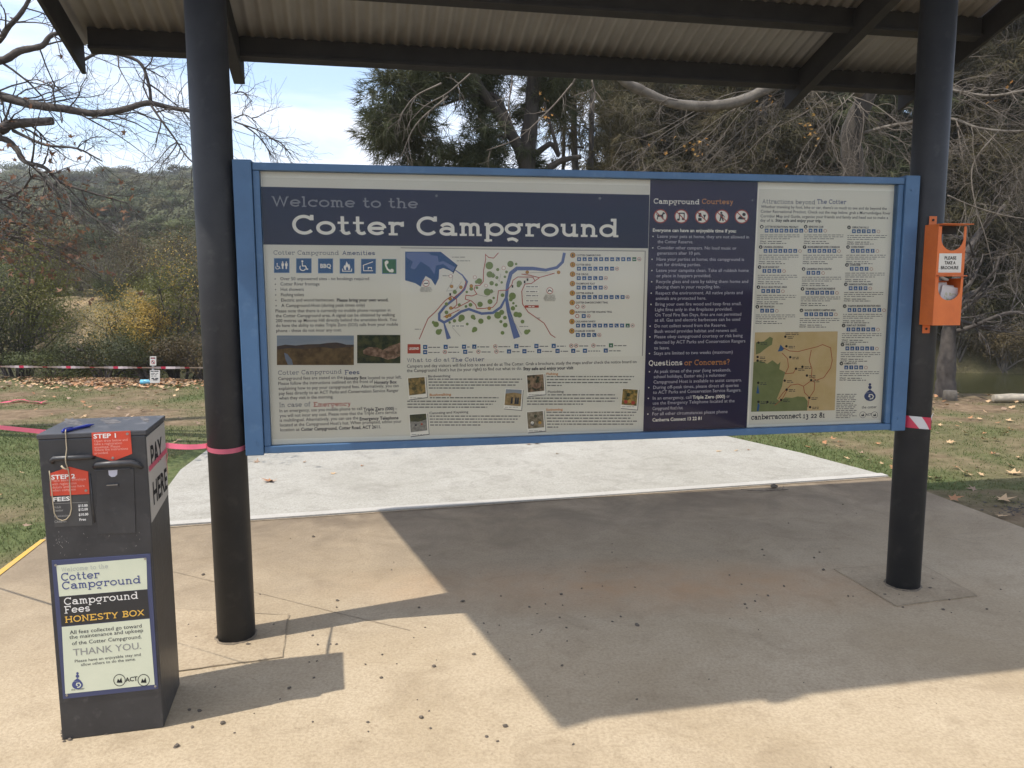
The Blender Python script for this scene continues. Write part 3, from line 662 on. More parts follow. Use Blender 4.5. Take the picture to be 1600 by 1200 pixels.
def icon_base(u0, v0, u1, v1, m, border=True):
    mb = MB()
    if border: rect(mb, PLB, u0, v0, u1, v1, IBLU2, 0.0016)
    rect(mb, PLB, u0 + 0.9, v0 + 0.9, u1 - 0.9, v1 - 0.9, m, 0.0020)
    return mb
IC = [(428, 452.5), (462.7, 487), (496.8, 520.5), (530.7, 554), (564, 587.5), (596.8, 619.5)]
for k, (u0, u1) in enumerate(IC):
    v0 = 403.3 + k * .25; v1 = 426.5 + k * .3; mb = icon_base(u0, v0, u1, v1, IGRN if k == 5 else IBLU); u = (u0 + u1) / 2; v = (v0 + v1) / 2; s = u1 - u0; o = 0.0024
    if k == 0: wheelchair(mb, u - 6, v + 1.2, 11, WH, o); man(mb, u + 1.5, v, 13, WH, o); man(mb, u + 7.2, v, 13, WH, o)
    elif k == 1: wheelchair(mb, u - .5, v, 19, WH, o)
    elif k == 2: sans(mb, PLB, 'BBQ', u0 + 3.8, v + 3.2, u1 - 3.2, 6.3, WH, o, True)
    elif k == 3:
        line(mb, PLB, [(u - 7, v + 4), (u - 7, v + 8), (u + 7, v + 8), (u + 7, v + 4)], 1.3, WH, o)
        poly(mb, PLB, [(u - 4, v + 6), (u - 5.5, v + 1.5), (u - 3.5, v - 2), (u - 3, v + .3), (u - 1, v - 7.5), (u + 2, v - 2.2), (u + 3.2, v - 3.5), (u + 5, v + 1.5), (u + 4, v + 6), (u + 1.6, v + 6.2), (u + 1.7, v + 3), (u, v + .5), (u - 1.8, v + 3), (u - 1.5, v + 6.2)], WH, o)
    elif k == 4:
        line(mb, PLB, [(u + 7, v - 7), (u - 8, v - 1.5), (u - 7.5, v + 7), (u + 7, v + 7)], 1.2, WH, o)
        line(mb, PLB, [(u - 1, v + 2), (u + 5.5, v + 2)], 1.1, WH, o + .0001); line(mb, PLB, [(u + .6, v + 2), (u - .8, v + 5)], 1, WH, o + .0002); line(mb, PLB, [(u + 4, v + 2), (u + 5.2, v + 5)], 1, WH, o + .0002)
    else:
        line(mb, PLB, [(u - 5.5, v - 7), (u - 5.2, v - 1), (u - 2.5, v + 4.5), (u + 2.5, v + 8)], [3.6, 2.6, 2.6, 3.6], WH, o)
        disc(mb, PLB, u - 3.8, v - 6.4, 2.9, WH, o + .0001, 10); disc(mb, PLB, u + 4.2, v + 6.6, 2.9, WH, o + .0001, 10)
    mb.build('amenity_icon', board)
# landscape photographs printed on the board
SKYP = mat('photo_sky', (0.20, 0.26, 0.33), 0.7, col2=(0.30, 0.33, 0.36), scale=3, stretch=(1, 1, 6)); HILLP = mat('photo_hill', (0.075, 0.05, 0.03), 0.7, col2=(0.16, 0.11, 0.055), scale=26, spots=(14, .6, (0.30, 0.20, 0.09)))
HILLD = mat('photo_far_hill', (0.055, 0.05, 0.055), 0.7, col2=(0.09, 0.065, 0.05), scale=22); PWAT = mat('photo_water', (0.16, 0.19, 0.24), 0.7)
FORP = mat('photo_foliage', (0.02, 0.035, 0.025), 0.7, col2=(0.07, 0.075, 0.035), scale=34, pos=(.4, .6)); ROCKP = mat('photo_rock', (0.13, 0.08, 0.055), 0.7, col2=(0.34, 0.22, 0.16), scale=40, pos=(.42, .6), spots=(60, .9, (0.03, 0.04, 0.03)))
mb = MB(); rect(mb, PLB, 432.7, 524.2, 553, 570.3, SKYP, 0.0014)
poly(mb, PLB, [(432.7, 541), (446, 538.5), (462, 539.8), (480, 538), (500, 537.5), (512, 535.8), (526, 535), (534, 536.5), (541, 538.5), (553, 538.5), (553, 570.3), (432.7, 570.3)], HILLD, 0.0017)
poly(mb, PLB, [(432.7, 546), (455, 543.5), (475, 546), (500, 542), (520, 544.5), (553, 541.5), (553, 570.3), (432.7, 570.3)], HILLP, 0.0020)
poly(mb, PLB, [(444, 551), (449, 553), (456, 562), (458, 570), (450, 570), (446, 561)], PWAT, 0.0023)
mb.build('landscape_photo', board)
mb = MB(); rect(mb, PLB, 558, 523.3, 625.6, 567.6, FORP, 0.0014)
poly(mb, PLB, [(567, 548), (575, 542), (590, 543), (598, 547), (608, 541), (618, 538), (625.6, 535), (625.6, 556), (617, 560), (606, 562), (595, 558), (580, 556), (568, 553)], ROCKP, 0.0018)
mb.build('river_photo', board)

# --- map
def m4(x, y): return (x / 4 + 620, y / 4 + 380)
def P4(l): return [m4(*p) for p in l]
mb = MB(); o = 0.0022
poly(mb, PLB, P4([(52, 53), (275, 54), (380, 138), (355, 187), (330, 170), (290, 155), (265, 165), (262, 220), (240, 265), (215, 225), (180, 205), (160, 240), (150, 272), (115, 250), (52, 232)]), MDK, o)
poly(mb, PLB, P4([(60, 60), (110, 58), (200, 60), (215, 75), (255, 80), (262, 118), (290, 112), (365, 150), (350, 176), (290, 130), (245, 140), (235, 195), (205, 150), (150, 115), (110, 165), (85, 155), (100, 115), (60, 90)]), MLT, o + .0002)
poly(mb, PLB, P4([(60, 60), (170, 58), (188, 84), (150, 92), (100, 112), (60, 90)]), MLT, o + .0003)
line(mb, PLB, P4([(378, 136), (350, 190)]), 1.1, BLK, o + .0004)
line(mb, PLB, P4([(365, 168), (410, 200), (438, 240), (420, 290), (370, 340), (300, 395), (265, 440), (265, 478), (295, 495), (340, 472), (400, 428), (450, 412), (530, 440), (600, 435), (650, 400), (678, 345)]), [1.4, 2, 3.4, 3.6, 3.6, 3.8, 4, 4, 4, 4, 4, 4, 4, 4, 4, 3], MRV, o + .0002)
line(mb, PLB, P4([(293, 495), (310, 550), (325, 598)]), [2, 4.5, 7], MRV, o + .0003)
line(mb, PLB, P4([(1047, 60), (1035, 118), (1000, 152), (930, 168), (850, 158), (750, 158), (712, 188), (692, 260), (684, 340), (697, 420), (720, 500), (750, 592)]), [4.5, 4.5, 4.5, 4.5, 5.5, 6, 6, 5.2, 4.5, 6, 8, 10.5], MRV, o + .0004)
TRC = [(578, 140, 24), (710, 130, 20), (745, 130, 8), (580, 195, 20), (600, 202, 14), (592, 250, 14), (515, 237, 18), (498, 242, 11), (565, 305, 22), (590, 300, 12), (625, 215, 10), (630, 165, 10), (685, 180, 9), (675, 210, 8), (622, 260, 10), (655, 245, 8), (765, 250, 17), (760, 264, 12), (722, 330, 22), (712, 352, 12), (660, 325, 12), (582, 365, 16), (605, 342, 8), (520, 382, 17), (460, 385, 12), (432, 395, 9), (390, 385, 10), (362, 305, 13), (310, 380, 11), (310, 432, 12), (405, 465, 20), (395, 480, 12), (360, 485, 11), (330, 495, 8), (475, 460, 14), (484, 470, 9), (525, 487, 17), (575, 465, 13), (630, 450, 22), (655, 432, 16), (675, 465, 12), (650, 490, 10), (677, 512, 15), (725, 407, 14), (728, 375, 8), (745, 392, 7), (745, 445, 17), (765, 448, 17), (785, 490, 12), (245, 507, 18), (228, 495, 10), (260, 555, 18), (273, 545, 10), (487, 538, 16), (478, 548, 10), (440, 505, 9), (660, 560, 12), (810, 555, 16), (825, 548, 10), (465, 285, 12), (437, 305, 8), (500, 278, 9)]
for i, (x, y, r) in enumerate(TRC): disc(mb, PLB, *m4(x, y), r / 4, MTR, o + .0005 + .00004 * (i % 9), 14)
RDS = [[(635, 60), (605, 93), (575, 90), (553, 70), (555, 100), (542, 170), (540, 240), (520, 263), (490, 265), (482, 290), (500, 318), (470, 330), (432, 325), (428, 350), (465, 360), (492, 385), (500, 408), (540, 408), (600, 400), (625, 370), (635, 297), (690, 293), (718, 260), (725, 232), (755, 211), (850, 212), (862, 235)],
       [(140, 600), (195, 470), (240, 430), (300, 360), (340, 331), (373, 350), (375, 385), (345, 412)], [(430, 236), (432, 265), (400, 305), (350, 345)], [(778, 193), (830, 200), (888, 215), (985, 188)], [(890, 216), (840, 252), (800, 255), (780, 300), (785, 380), (820, 430), (870, 465), (920, 500), (960, 570), (990, 590)], [(455, 362), (372, 405), (340, 405)], [(392, 415), (330, 445), (292, 462)]]
for i, rd in enumerate(RDS): line(mb, PLB, P4(rd), 1.15, RED, o + .001 + .00006 * i)
for i, (x, y) in enumerate([(342, 270), (400, 275), (465, 267), (333, 347), (337, 405), (330, 450), (577, 407), (814, 181), (1010, 182), (312, 458)]): disc(mb, PLB, *m4(x, y), 2.3, OCHR, o + .0016, 10); ring(mb, PLB, *m4(x, y), 2.5, .6, MRD, o + .0017, 10)
for x, y, r in [(182, 250, 20), (955, 297, 19), (487, 213, 10), (667, 155, 11), (557, 265, 9), (336, 206, 10)]: disc(mb, PLB, *m4(x, y), r / 4, PALE, o + .0016, 14); ring(mb, PLB, *m4(x, y), r / 4, .9 if r > 15 else .5, RED, o + .0018, 16)
line(mb, PLB, P4([(170, 252), (196, 250)]), 1.6, DKB, o + .0017); line(mb, PLB, P4([(945, 303), (950, 292), (962, 297), (966, 304)]), 1.5, DKB, o + .0017)
for x, y, n in [(182, 278, 6), (955, 325, 8)]:
    for j in range(n): dashes(mb, PLB, *m4(x - 40 + 3 * abs(j - n // 2), y + j * 5.2), m4(x + 40 - 3 * abs(j - n // 2), 0)[0], .6, FAINT, o + .0016, j)
for x, y in [(845, 272), (845, 302), (845, 328), (845, 360), (382, 517)]: rect(mb, PLB, *m4(x - 42, y - 7), *m4(x + 42, y + 7), PALE, o + .0016); dashes(mb, PLB, *m4(x - 38, y + 3), m4(x + 38, 0)[0], 1.4, MIDT, o + .0018)
rect(mb, PLB, *m4(800, 388), *m4(886, 403), RED, o + .0016); dashes(mb, PLB, *m4(822, 399), m4(866, 0)[0], 1.4, PALE, o + .0018)
for x, y, u1 in [(345, 90, 432), (375, 113, 462), (285, 206, 325), (112, 540, 150), (765, 523, 820), (870, 470, 895)]: dashes(mb, PLB, *m4(x, y), m4(u1, 0)[0], 1.3, FAINT, o + .0016)
for x, y in [(333, 320), (722, 270), (816, 228), (798, 242)]: rect(mb, PLB, *m4(x - 5, y - 8), *m4(x + 5, y + 8), BLK, o + .0019)
for pts in [[(350, 200), (345, 240), (310, 300), (370, 290), (405, 240)], [(500, 320), (560, 335), (610, 300)], [(340, 520), (395, 580)], [(700, 440), (780, 570)], [(780, 195), (850, 182), (985, 188)], [(600, 180), (640, 240), (650, 190)]]: line(mb, PLB, P4(pts), .5, FAINT, o + .0009)
mb.build('map_print', mapb)
# key beside the map
mb = MB(); names = ['COTTER CAMPGROUND', 'COTTER BEND', 'THE CIRCLE', 'THOMPSONS FLAT', 'COTTER AVENUE', 'COTTER DAM DISCOVERY TRAIL', 'BUNYONG COTTER WALKING TRAIL', 'CASUARINA SANDS', 'CHARLIES CORNER']
ends = [1275, 1212, 1196, 1238, 1228, 1320, 1345, 1240, 1238]; cnt = [11, 7, 5, 5, 9, 0, 1, 10, 4]
for k in range(9):
    y = 75 + k * 59.2; x = 1099 - k * .7; disc(mb, PLB, *m4(x, y), 3.9, OCHR, o, 14); ring(mb, PLB, *m4(x, y), 3.9, .8, MRD, o + .0002, 14); sans(mb, PLB, str(k + 1), *m4(x - 4, y + 8), m4(x + 4, 0)[0], 3.6, DKB, o + .0004, True)
    sans(mb, PLB, names[k], *m4(1122 - k, y + 6), m4(ends[k], 0)[0], 2.7, DKT, o, True)
    n = cnt[k]; yy = y + 25; xx_ = 1126 - k
    if k in (5, 6): ring(mb, PLB, *m4(xx_ + 7, yy), 2.7, .9, RED, o); xx_ += 35
    for j in range(n):
        green = (k in (0, 7) and j == n - 1); rect(mb, PLB, *m4(xx_, yy - 12), *m4(xx_ + 25, yy + 12), IGRN if green else IBLU, o)
        q = j % 4
        if q == 0: rect(mb, PLB, *m4(xx_ + 6, yy - 5), *m4(xx_ + 18, yy + 5), LILAC, o + .0002)
        elif q == 1: poly(mb, PLB, P4([(xx_ + 5, yy + 7), (xx_ + 12, yy - 6), (xx_ + 20, yy + 7)]), LILAC, o + .0002)
        elif q == 2: rect(mb, PLB, *m4(xx_ + 4, yy - 2), *m4(xx_ + 21, yy + 4), LILAC, o + .0002)
        else: line(mb, PLB, P4([(xx_ + 6, yy - 6), (xx_ + 10, yy + 5), (xx_ + 19, yy + 7)]), 1.2, LILAC, o + .0002)
        xx_ += 34.5
    ring(mb, PLB, *m4(xx_ + 9, yy), 2.7, .6, RED, o); line(mb, PLB, P4([(xx_ + 3, yy + 4), (xx_ + 9, yy - 2), (xx_ + 14, yy + 4)]), .9, DKT, o + .0001)
mb.build('map_key', mapb)
mb = MB(); rect(mb, PLB, *m4(67, 631), *m4(148, 689), RED, o); sans(mb, PLB, 'LEGEND', *m4(76, 666), m4(139, 0)[0], 3.6, PALE, o + .0003, True)
rows = [(640, [(177, 'b', 270), (305, 'b', 385), (420, 'b', 455), (484, 'b', 577), (615, 'r', 708), (747, 'b', 835), (872, 'b', 945), (980, 'b', 1055), (1090, 'r', 1108), (1120, 'r', 1195), (1228, 'r', 1303), (1338, 'g', 1434)]), (672, [(177, 'b', 267), (300, 'r', 390), (427, 'b', 480), (510, 'r', 590), (622, 'r', 670), (701, 'b', 767), (797, 'b', 858), (889, 'b', 970), (1004, 'b', 1070), (1102, 'b', 1143), (1175, 'b', 1270), (1305, 'b', 1398)])]
for y, row in rows:
    for i, (x, c, xe) in enumerate(row):
        yy = y - (x - 700) * .009 + 4
        if c == 'r': ring(mb, PLB, *m4(x, yy), 2.8, .7, RED, o); line(mb, PLB, P4([(x - 6, yy + 4), (x, yy - 4), (x + 6, yy + 4)]), 1, DKT, o + .0001)
        else:
            rect(mb, PLB, *m4(x - 13, yy - 13), *m4(x + 13, yy + 13), IGRN if c == 'g' else IBLU, o)
            if i % 2: poly(mb, PLB, P4([(x - 7, yy + 6), (x, yy - 6), (x + 8, yy + 6)]), LILAC, o + .0002)
            else: rect(mb, PLB, *m4(x - 7, yy - 3), *m4(x + 7, yy + 4), LILAC, o + .0002)
        dashes(mb, PLB, *m4(x + 19, yy + 5), m4(xe, 0)[0], 1.5, MIDT, o, i)
mb.build('map_legend', mapb)
# --- what to do
def m5(x, y): return (x / 4 + 620, y / 4 + 530)
mb = MB()
slab(mb, PLB, 'What to do at', *m5(64, 144), m5(330, 0)[0], 6.2, GREYT, o1, wt=0.13); slab(mb, PLB, 'The Cotter', *m5(341, 141), m5(546, 0)[0], 6.2, INAVY, o1, wt=0.14)
mb.build('heading_text', board)
mb = MB()
sans(mb, PLB, 'Campers and day visitors will find lots to see and do at The Cotter. Grab a brochure, study the maps and/or check the notice board on', *m5(63, 178), m5(1497, 0)[0], 4.9, DKT, o1)
sans(mb, PLB, "the Campground Host's hut (to your right) to find out what to do.", *m5(63, 206), m5(780, 0)[0], 4.9, DKT, o1); sans(mb, PLB, 'Stay safe and enjoy your visit', *m5(790, 194), m5(1103, 0)[0], 4.9, DKB, o1, True); mb.cut()
for t, x, y, xe, m_ in [('Birdwatching', 195, 239, 335, MIDT), ('Bushwalking', 205, 355, 340, ORA), ('Canoeing and Kayaking', 203, 468, 447, MIDT), ('Fishing', 935, 224, 1008, ORA), ('Picnicking', 943, 336, 1043, MIDT), ('Swimming', 932, 448, 1037, ORA)]:
    sans(mb, PLB, t, *m5(x, y), m5(xe, 0)[0], 3.6, m_, o1, True); mb.cut()
for x, y, xe, n, last in [(197, 259, 782, 4, 480), (207, 375, 635, 1, 635), (65, 397, 620, 3, 565), (205, 490, 775, 4, 522), (936, 243, 1482, 4, 1030), (943, 357, 1362, 1, 1362), (812, 378, 1380, 3, 1170), (935, 466, 1500, 6, 1008)]:
    for j in range(n): dashes(mb, PLB, *m5(x + j, y + j * 18.5 - 6), m5(last if j == n - 1 and n > 1 else xe - 20 * (j % 3), 0)[0], 1.75, MIDT, o1, j + int(x))
    mb.cut()
mb.build('body_text', board)
POL = [((65, 240), (180, 231), (190, 362), (75, 377), 'autumn'), ((677, 308), (788, 313), (778, 443), (666, 433), 'walk'), ((75, 468), (190, 460), (200, 592), (84, 607), 'canoe'), ((808, 222), (922, 214), (930, 344), (816, 357), 'fish'), ((1408, 306), (1512, 312), (1502, 440), (1397, 430), 'picnic'), ((808, 453), (918, 444), (929, 572), (817, 583), 'swim')]
PCOL = {'autumn': ((0.10, 0.09, 0.05), (0.36, 0.24, 0.09)), 'walk': ((0.24, 0.17, 0.08), (0.40, 0.28, 0.14)), 'canoe': ((0.20, 0.20, 0.18), (0.33, 0.32, 0.29)), 'fish': ((0.04, 0.045, 0.03), (0.33, 0.22, 0.14)), 'picnic': ((0.09, 0.09, 0.035), (0.40, 0.26, 0.08)), 'swim': ((0.13, 0.11, 0.07), (0.30, 0.25, 0.18))}
for a, b, c, d_, kd in POL:
    mb = MB(); q = [np.array(m5(*p)) for p in (a, b, c, d_)]
    poly(mb, PLB, [p + np.array([1.0, 1.2]) for p in q], MIDT, o1); poly(mb, PLB, q, PALE, o1 + .0005)
    def bl(s, t): return (q[0] * (1 - s) + q[1] * s) * (1 - t) + (q[3] * (1 - s) + q[2] * s) * t
    pm = mat('photo_' + kd, PCOL[kd][0], 0.7, col2=PCOL[kd][1], scale=45, pos=(.42, .6), detail=4)
    poly(mb, PLB, [bl(.04, .03), bl(.94, .03), bl(.94, .82), bl(.04, .82)], pm, o1 + .0009)
    if kd == 'walk':
        poly(mb, PLB, [bl(.04, .03), bl(.94, .03), bl(.94, .22), bl(.5, .18), bl(.04, .25)], SKYP, o1 + .0011)
        for s in (.38, .6, .72): poly(mb, PLB, [bl(s, .42), bl(s + .09, .40), bl(s + .1, .72), bl(s - .02, .74)], DKB, o1 + .0012)
    elif kd == 'canoe': poly(mb, PLB, [bl(.04, .03), bl(.94, .03), bl(.94, .3), bl(.5, .38), bl(.04, .33)], FORP, o1 + .0011); disc(mb, PLB, *bl(.66, .5), 1.6, RED, o1 + .0012, 8); disc(mb, PLB, *bl(.34, .52), 1.6, DKB, o1 + .0012, 8)
    elif kd == 'fish': poly(mb, PLB, [bl(.25, .55), bl(.5, .42), bl(.8, .45), bl(.72, .68), bl(.4, .66)], ROCKP, o1 + .0011)
    elif kd == 'picnic':
        for s, t, m_ in ((.28, .66, RED), (.5, .62, OCHR), (.72, .68, RED), (.4, .3, FORP)): disc(mb, PLB, *bl(s, t), 3.0, m_, o1 + .0012, 10)
    elif kd == 'swim':
        for s, t, m_ in ((.3, .62, DKB), (.72, .58, OCHR), (.5, .25, FORP), (.3, .56, PALE)): disc(mb, PLB, *bl(s, t), 2.6, m_, o1 + .0012 + .0001 * s, 10)
    dashes(mb, PLB, *bl(.08, .94), bl(.8, .92)[0], .9, FAINT, o1 + .0010); mb.build('polaroid_photo', board)
# --- courtesy panel text
def m6(x, y): return (x / 2.855 + 1000, y / 2.855 + 270)
oc = 0.0032; mb = MB()
slab(mb, PLB, 'Campground', *m6(60, 138), m6(264, 0)[0], 8.2, PALE, oc, wt=0.15); slab(mb, PLB, 'Courtesy', *m6(275, 139), m6(415, 0)[0], 8.2, ORA, oc, wt=0.15)
slab(mb, PLB, 'Questions', *m6(38, 861), m6(187, 0)[0], 8.6, PALE, oc, wt=0.15); slab(mb, PLB, 'or Concerns?', *m6(197, 859), m6(398, 0)[0], 8.6, ORA, oc, wt=0.15)
mb.build('heading_text', crt)
mb = MB(); sans(mb, PLB, 'Everyone can have an enjoyable time if you:', *m6(56, 263), m6(428, 0)[0], 5.2, PALE, oc, True); mb.cut()
LN = [("*Leave your pets at home, they are not allowed in", 77, 290, 485), ("the Cotter Reserve.", 77, 314, 236), ("*Consider other campers. No loud music or", 76, 341, 429), ("generators after 10 pm.", 75, 365, 269), ("*Have your parties at home; this campground is", 73, 392, 463), ("not for drinking parties.", 73, 416, 270), ("*Leave your campsite clean. Take all rubbish home", 72, 442, 483), ("or place in hoppers provided.", 72, 466, 316), ("*Recycle glass and cans by taking them home and", 71, 492, 481), ("placing them in your recycling bin.", 70, 516, 356), ("*Respect the environment. All native plants and", 69, 543, 456), ("animals are protected here.", 69, 567, 294), ("*Bring your own fire wood and keep fires small.", 68, 593, 451), ("Light fires only in the fireplaces provided.", 66, 617, 410), ("On Total Fire Ban Days, fires are not permitted", 66, 641, 450), ("at all. Gas and electric barbecues can be used", 65, 664, 445), ("*Do not collect wood from the Reserve.", 64, 690, 383), ("Bush wood provides habitat and renews soil.", 64, 714, 432), ("*Please obey campground courtesy or risk being", 63, 738, 456), ("directed by ACT Parks and Conservation Rangers", 62, 763, 468), ("to leave.", 62, 788, 131), ("*Stays are limited to two weeks (maximum)", 61, 812, 412), ("*At peak times of the year (long weekends,", 61, 893, 404), ("school holidays, Easter etc.) a volunteer", 60, 916, 383), ("Campground Host is available to assist campers.", 59, 940, 452), ("*During off-peak times, please direct all queries", 58, 964, 438), ("to ACT Parks and Conservation Service Rangers.", 57, 986, 450), ("*In an emergency, call", 56, 1012, 228), ("or", 385, 1003, 399), ("use the Emergency Telephone located at the", 56, 1034, 420), ("Campground Host's hut.", 55, 1058, 191), ("*For all other circumstances please phone", 54, 1082, 389)]
for t, x, y, xe in LN:
    if t[0] == '*': mb.cut(); t = t[1:]; disc(mb, PLB, *m6(x - 20, y - 6), 1.05, PALE, oc, 6)
    sans(mb, PLB, t, *m6(x, y), m6(xe, 0)[0], 5.0, LILAC, oc)
mb.cut()
sans(mb, PLB, 'Triple Zero (000)', *m6(233, 1008), m6(378, 0)[0], 5.0, PALE, oc, True); sans(mb, PLB, 'Canberra Connect 13 22 81', *m6(54, 1109), m6(273, 0)[0], 5.0, PALE, oc, True)
mb.build('body_text', crt)
for k, (x, y) in enumerate([(90, 194), (183, 195), (275, 196), (364, 196), (452, 196)]):
    mb = MB(); u, v = m6(x, y); r = 10.9; disc(mb, PLB, u, v, r, PALE, oc, 26); q = oc + .0004
    if k == 0:
        line(mb, PLB, [(u - 5, v + 5), (u - 4, v - .5), (u + 3.5, v - 1), (u + 4, v + 5)], 1.6, BLK, q); line(mb, PLB, [(u - 4.5, v - .5), (u + 4, v - .8)], 3.2, BLK, q + .0001); line(mb, PLB, [(u + 3, v - 1), (u + 4.5, v - 5), (u + 7, v - 4)], 2.2, BLK, q + .0002); line(mb, PLB, [(u - 4.5, v - 1), (u - 6.5, v - 4)], 1.1, BLK, q + .0003)
    elif k == 1:
        line(mb, PLB, [(u - 3, v + 5), (u - 3, v - 5), (u + 4.5, v - 5), (u + 4.5, v + 4)], [1.2, 1.8, 1.8, 1.2], BLK, q); disc(mb, PLB, u - 4.6, v + 5, 2.3, BLK, q + .0001, 10, ry=1.8); disc(mb, PLB, u + 2.8, v + 4, 2.3, BLK, q + .0001, 10, ry=1.8)
    elif k == 2:
        poly(mb, PLB, [(u - 4.5, v - 6), (u - 1.5, v - 6), (u - .5, v - 2), (u - 1, v + .5), (u - 5, v + .5), (u - 5.5, v - 2)], BLK, q); poly(mb, PLB, [(u + 1.5, v - 3), (u + 6.5, v - 3), (u + 4.6, v + 1), (u + 4.6, v + 4), (u + 3.4, v + 4), (u + 3.4, v + 1)], BLK, q); rect(mb, PLB, u - 6, v + 2, u - .5, v + 6.5, BLK, q)
    elif k == 3:
        disc(mb, PLB, u - 1, v - 6, 1.8, BLK, q, 10); poly(mb, PLB, [(u - 3, v - 4), (u + 1.5, v - 4), (u + 1.5, v + 1), (u + 3, v + 7), (u + 1, v + 7), (u - .6, v + 2), (u - 2.4, v + 7), (u - 4.2, v + 7), (u - 2.8, v + 1)], BLK, q); line(mb, PLB, [(u + 1, v - 3), (u + 4.5, v + 1)], 1.2, BLK, q + .0001)
    else:
        poly(mb, PLB, [(u - 7, v + 4), (u - 3, v - 1), (u + 2, v + 1), (u + 7, v + 2), (u + 3, v + 4.5)], BLK, q); disc(mb, PLB, u + 3.6, v - 3.4, 2.8, BLK, q, 8)
    ring(mb, PLB, u, v, r - .7, 1.7, RED, oc + .0010, 26); line(mb, PLB, [(u - 7.2, v - 7.2), (u + 7.2, v + 7.2)], 1.5, RED, oc + .0012)
    mb.build('courtesy_icon', crt)
# --- attractions sheet
def m7(x, y): return (x / 3 + 1160, y / 3 + 280)
mb = MB(); slab(mb, PLB, 'Attractions beyond', *m7(92, 114), m7(340, 0)[0], 7.0, GREYT, o1, wt=0.13); slab(mb, PLB, 'The Cotter', *m7(349, 115), m7(485, 0)[0], 7.0, INAVY, o1, wt=0.15)
slab(mb, PLB, 'canberraconnect', *m7(40, 1128), m7(274, 0)[0], 8.6, DKB, o1, wt=0.18, gap=.06); slab(mb, PLB, '13 22 81', *m7(283, 1121), m7(385, 0)[0], 8.6, DKB, o1, wt=0.18)
mb.build('heading_text', board)
mb = MB()
for t, x, y, xe in [("Whether traveling by foot, bike or car, there's so much to see and do beyond the", 86, 135, 676), ("Cotter Recreational Precinct. Check out the map below, grab a Murrumbidgee River", 85, 157, 693), ("Corridor Map and Guide, organise your friends and family and head out to make a", 84, 179, 682), ("day of it.", 83, 199, 146)]: sans(mb, PLB, t, *m7(x, y), m7(xe, 0)[0], 4.4, DKT, o1)
sans(mb, PLB, 'Stay safe and enjoy your trip.', *m7(154, 199), m7(371, 0)[0], 4.4, DKB, o1, True)
mb.cut()
CL = [(90, -5.2, [223, 318, 412, 506, 598], ['COTTER RECREATIONAL PRECINCT', 'URIARRA CROSSING', 'BLUE RANGE HUT', 'BULLS HEAD PICNIC AREA', 'MT FRANKLIN'], [262, 190, 172, 208, 148], [8, 7, 4, 4, 3], 1), (296, -5.0, [223, 318, 421, 514, 615], ['BENDORA DAM', 'MURRUMBIDGEE RIVER CORRIDOR', 'CANBERRA SPACE CENTRE', 'TIDBINBILLA NATURE RESERVE', 'WOODS RESERVE CAMPING AREA'], [378, 456, 417, 434, 436], [3, 6, 3, 6, 6], 6), (499, -5.1, [226, 318, 402, 493, 595, 686, 775, 864], ['GIBRALTAR FALLS', 'CORIN FOREST', 'CORIN DAM', 'NAMADGI NATIONAL PARK', 'THARWA BRIDGE RECREATION AREA', 'POINT HUT CROSSING', 'PINE ISLAND', 'KAMBAH POOL'], [591, 571, 552, 610, 647, 576, 531, 535], [5, 5, 4, 4, 7, 6, 6, 4], 11)]
for x0, dx, ysl, nm, en, cn, st in CL:
    for k, y in enumerate(ysl):
        mb.cut(); x = x0 + dx * k; disc(mb, PLB, *m7(x, y), 2.9, BLK, o1, 12); sans(mb, PLB, str(st + k), *m7(x - 3.5, y + 4), m7(x + 3.5, 0)[0], 2.4, PALE, o1 + .0003, True)
        sans(mb, PLB, nm[k], *m7(x + 14, y + 4), m7(en[k], 0)[0], 2.9, DKB, o1, True)
        for j in range(cn[k]):
            xx_ = x + 14 + j * 23.2; yy = y + 18; rect(mb, PLB, *m7(xx_, yy - 9), *m7(xx_ + 17.5, yy + 9), IBLU, o1)
            if (j + k) % 3 == 0: rect(mb, PLB, *m7(xx_ + 4, yy - 4), *m7(xx_ + 13, yy + 4), LILAC, o1 + .0002)
            elif (j + k) % 3 == 1: poly(mb, PLB, [m7(xx_ + 3, yy + 5), m7(xx_ + 8, yy - 5), m7(xx_ + 14, yy + 5)], LILAC, o1 + .0002)
            else: rect(mb, PLB, *m7(xx_ + 7, yy - 6), *m7(xx_ + 11, yy + 6), LILAC, o1 + .0002)
        ring(mb, PLB, *m7(x + 14 + cn[k] * 23.2 + 8, y + 19), 2.3, .6, MRD, o1)
        wid = 185 if x0 > 100 else 185
        for j in range(3): dashes(mb, PLB, *m7(x - 8, y + 40 + j * 9), m7(x - 8 + wid - 45 * (j == 2), 0)[0], 1.1, MIDT, o1, j + k)
        for j in range(2): sans(mb, PLB, ('Where?', 'How far?')[j], *m7(x - 9, y + 71 + j * 9), m7(x + 20 + 2 * j, 0)[0], 2.0, DKT, o1, True); dashes(mb, PLB, *m7(x + 28, y + 71 + j * 9), m7(x + 95 + 20 * j, 0)[0], 1.3, MIDT, o1, j)
mb.cut()
for j in range(14): dashes(mb, PLB, *m7(442 - j * .4, 1010 + j * 8.4), m7(534 - (30 if j == 13 else 6 * (j % 3)), 0)[0], 1.2, MIDT, o1, j)
mb.build('body_text', board)
mb = MB(); q = 0.0016
poly(mb, PLB, [m7(58, 718), m7(446, 713), m7(432, 1083), m7(40, 1090)], MTAN, q)
poly(mb, PLB, [m7(*p) for p in [(52, 858), (80, 850), (115, 865), (140, 848), (165, 868), (178, 855), (172, 890), (200, 905), (190, 940), (185, 970), (160, 1030), (175, 1040), (200, 1022), (230, 1025), (258, 1018), (290, 1020), (305, 1040), (302, 1084), (40, 1090)]], MGRN, q + .0003)
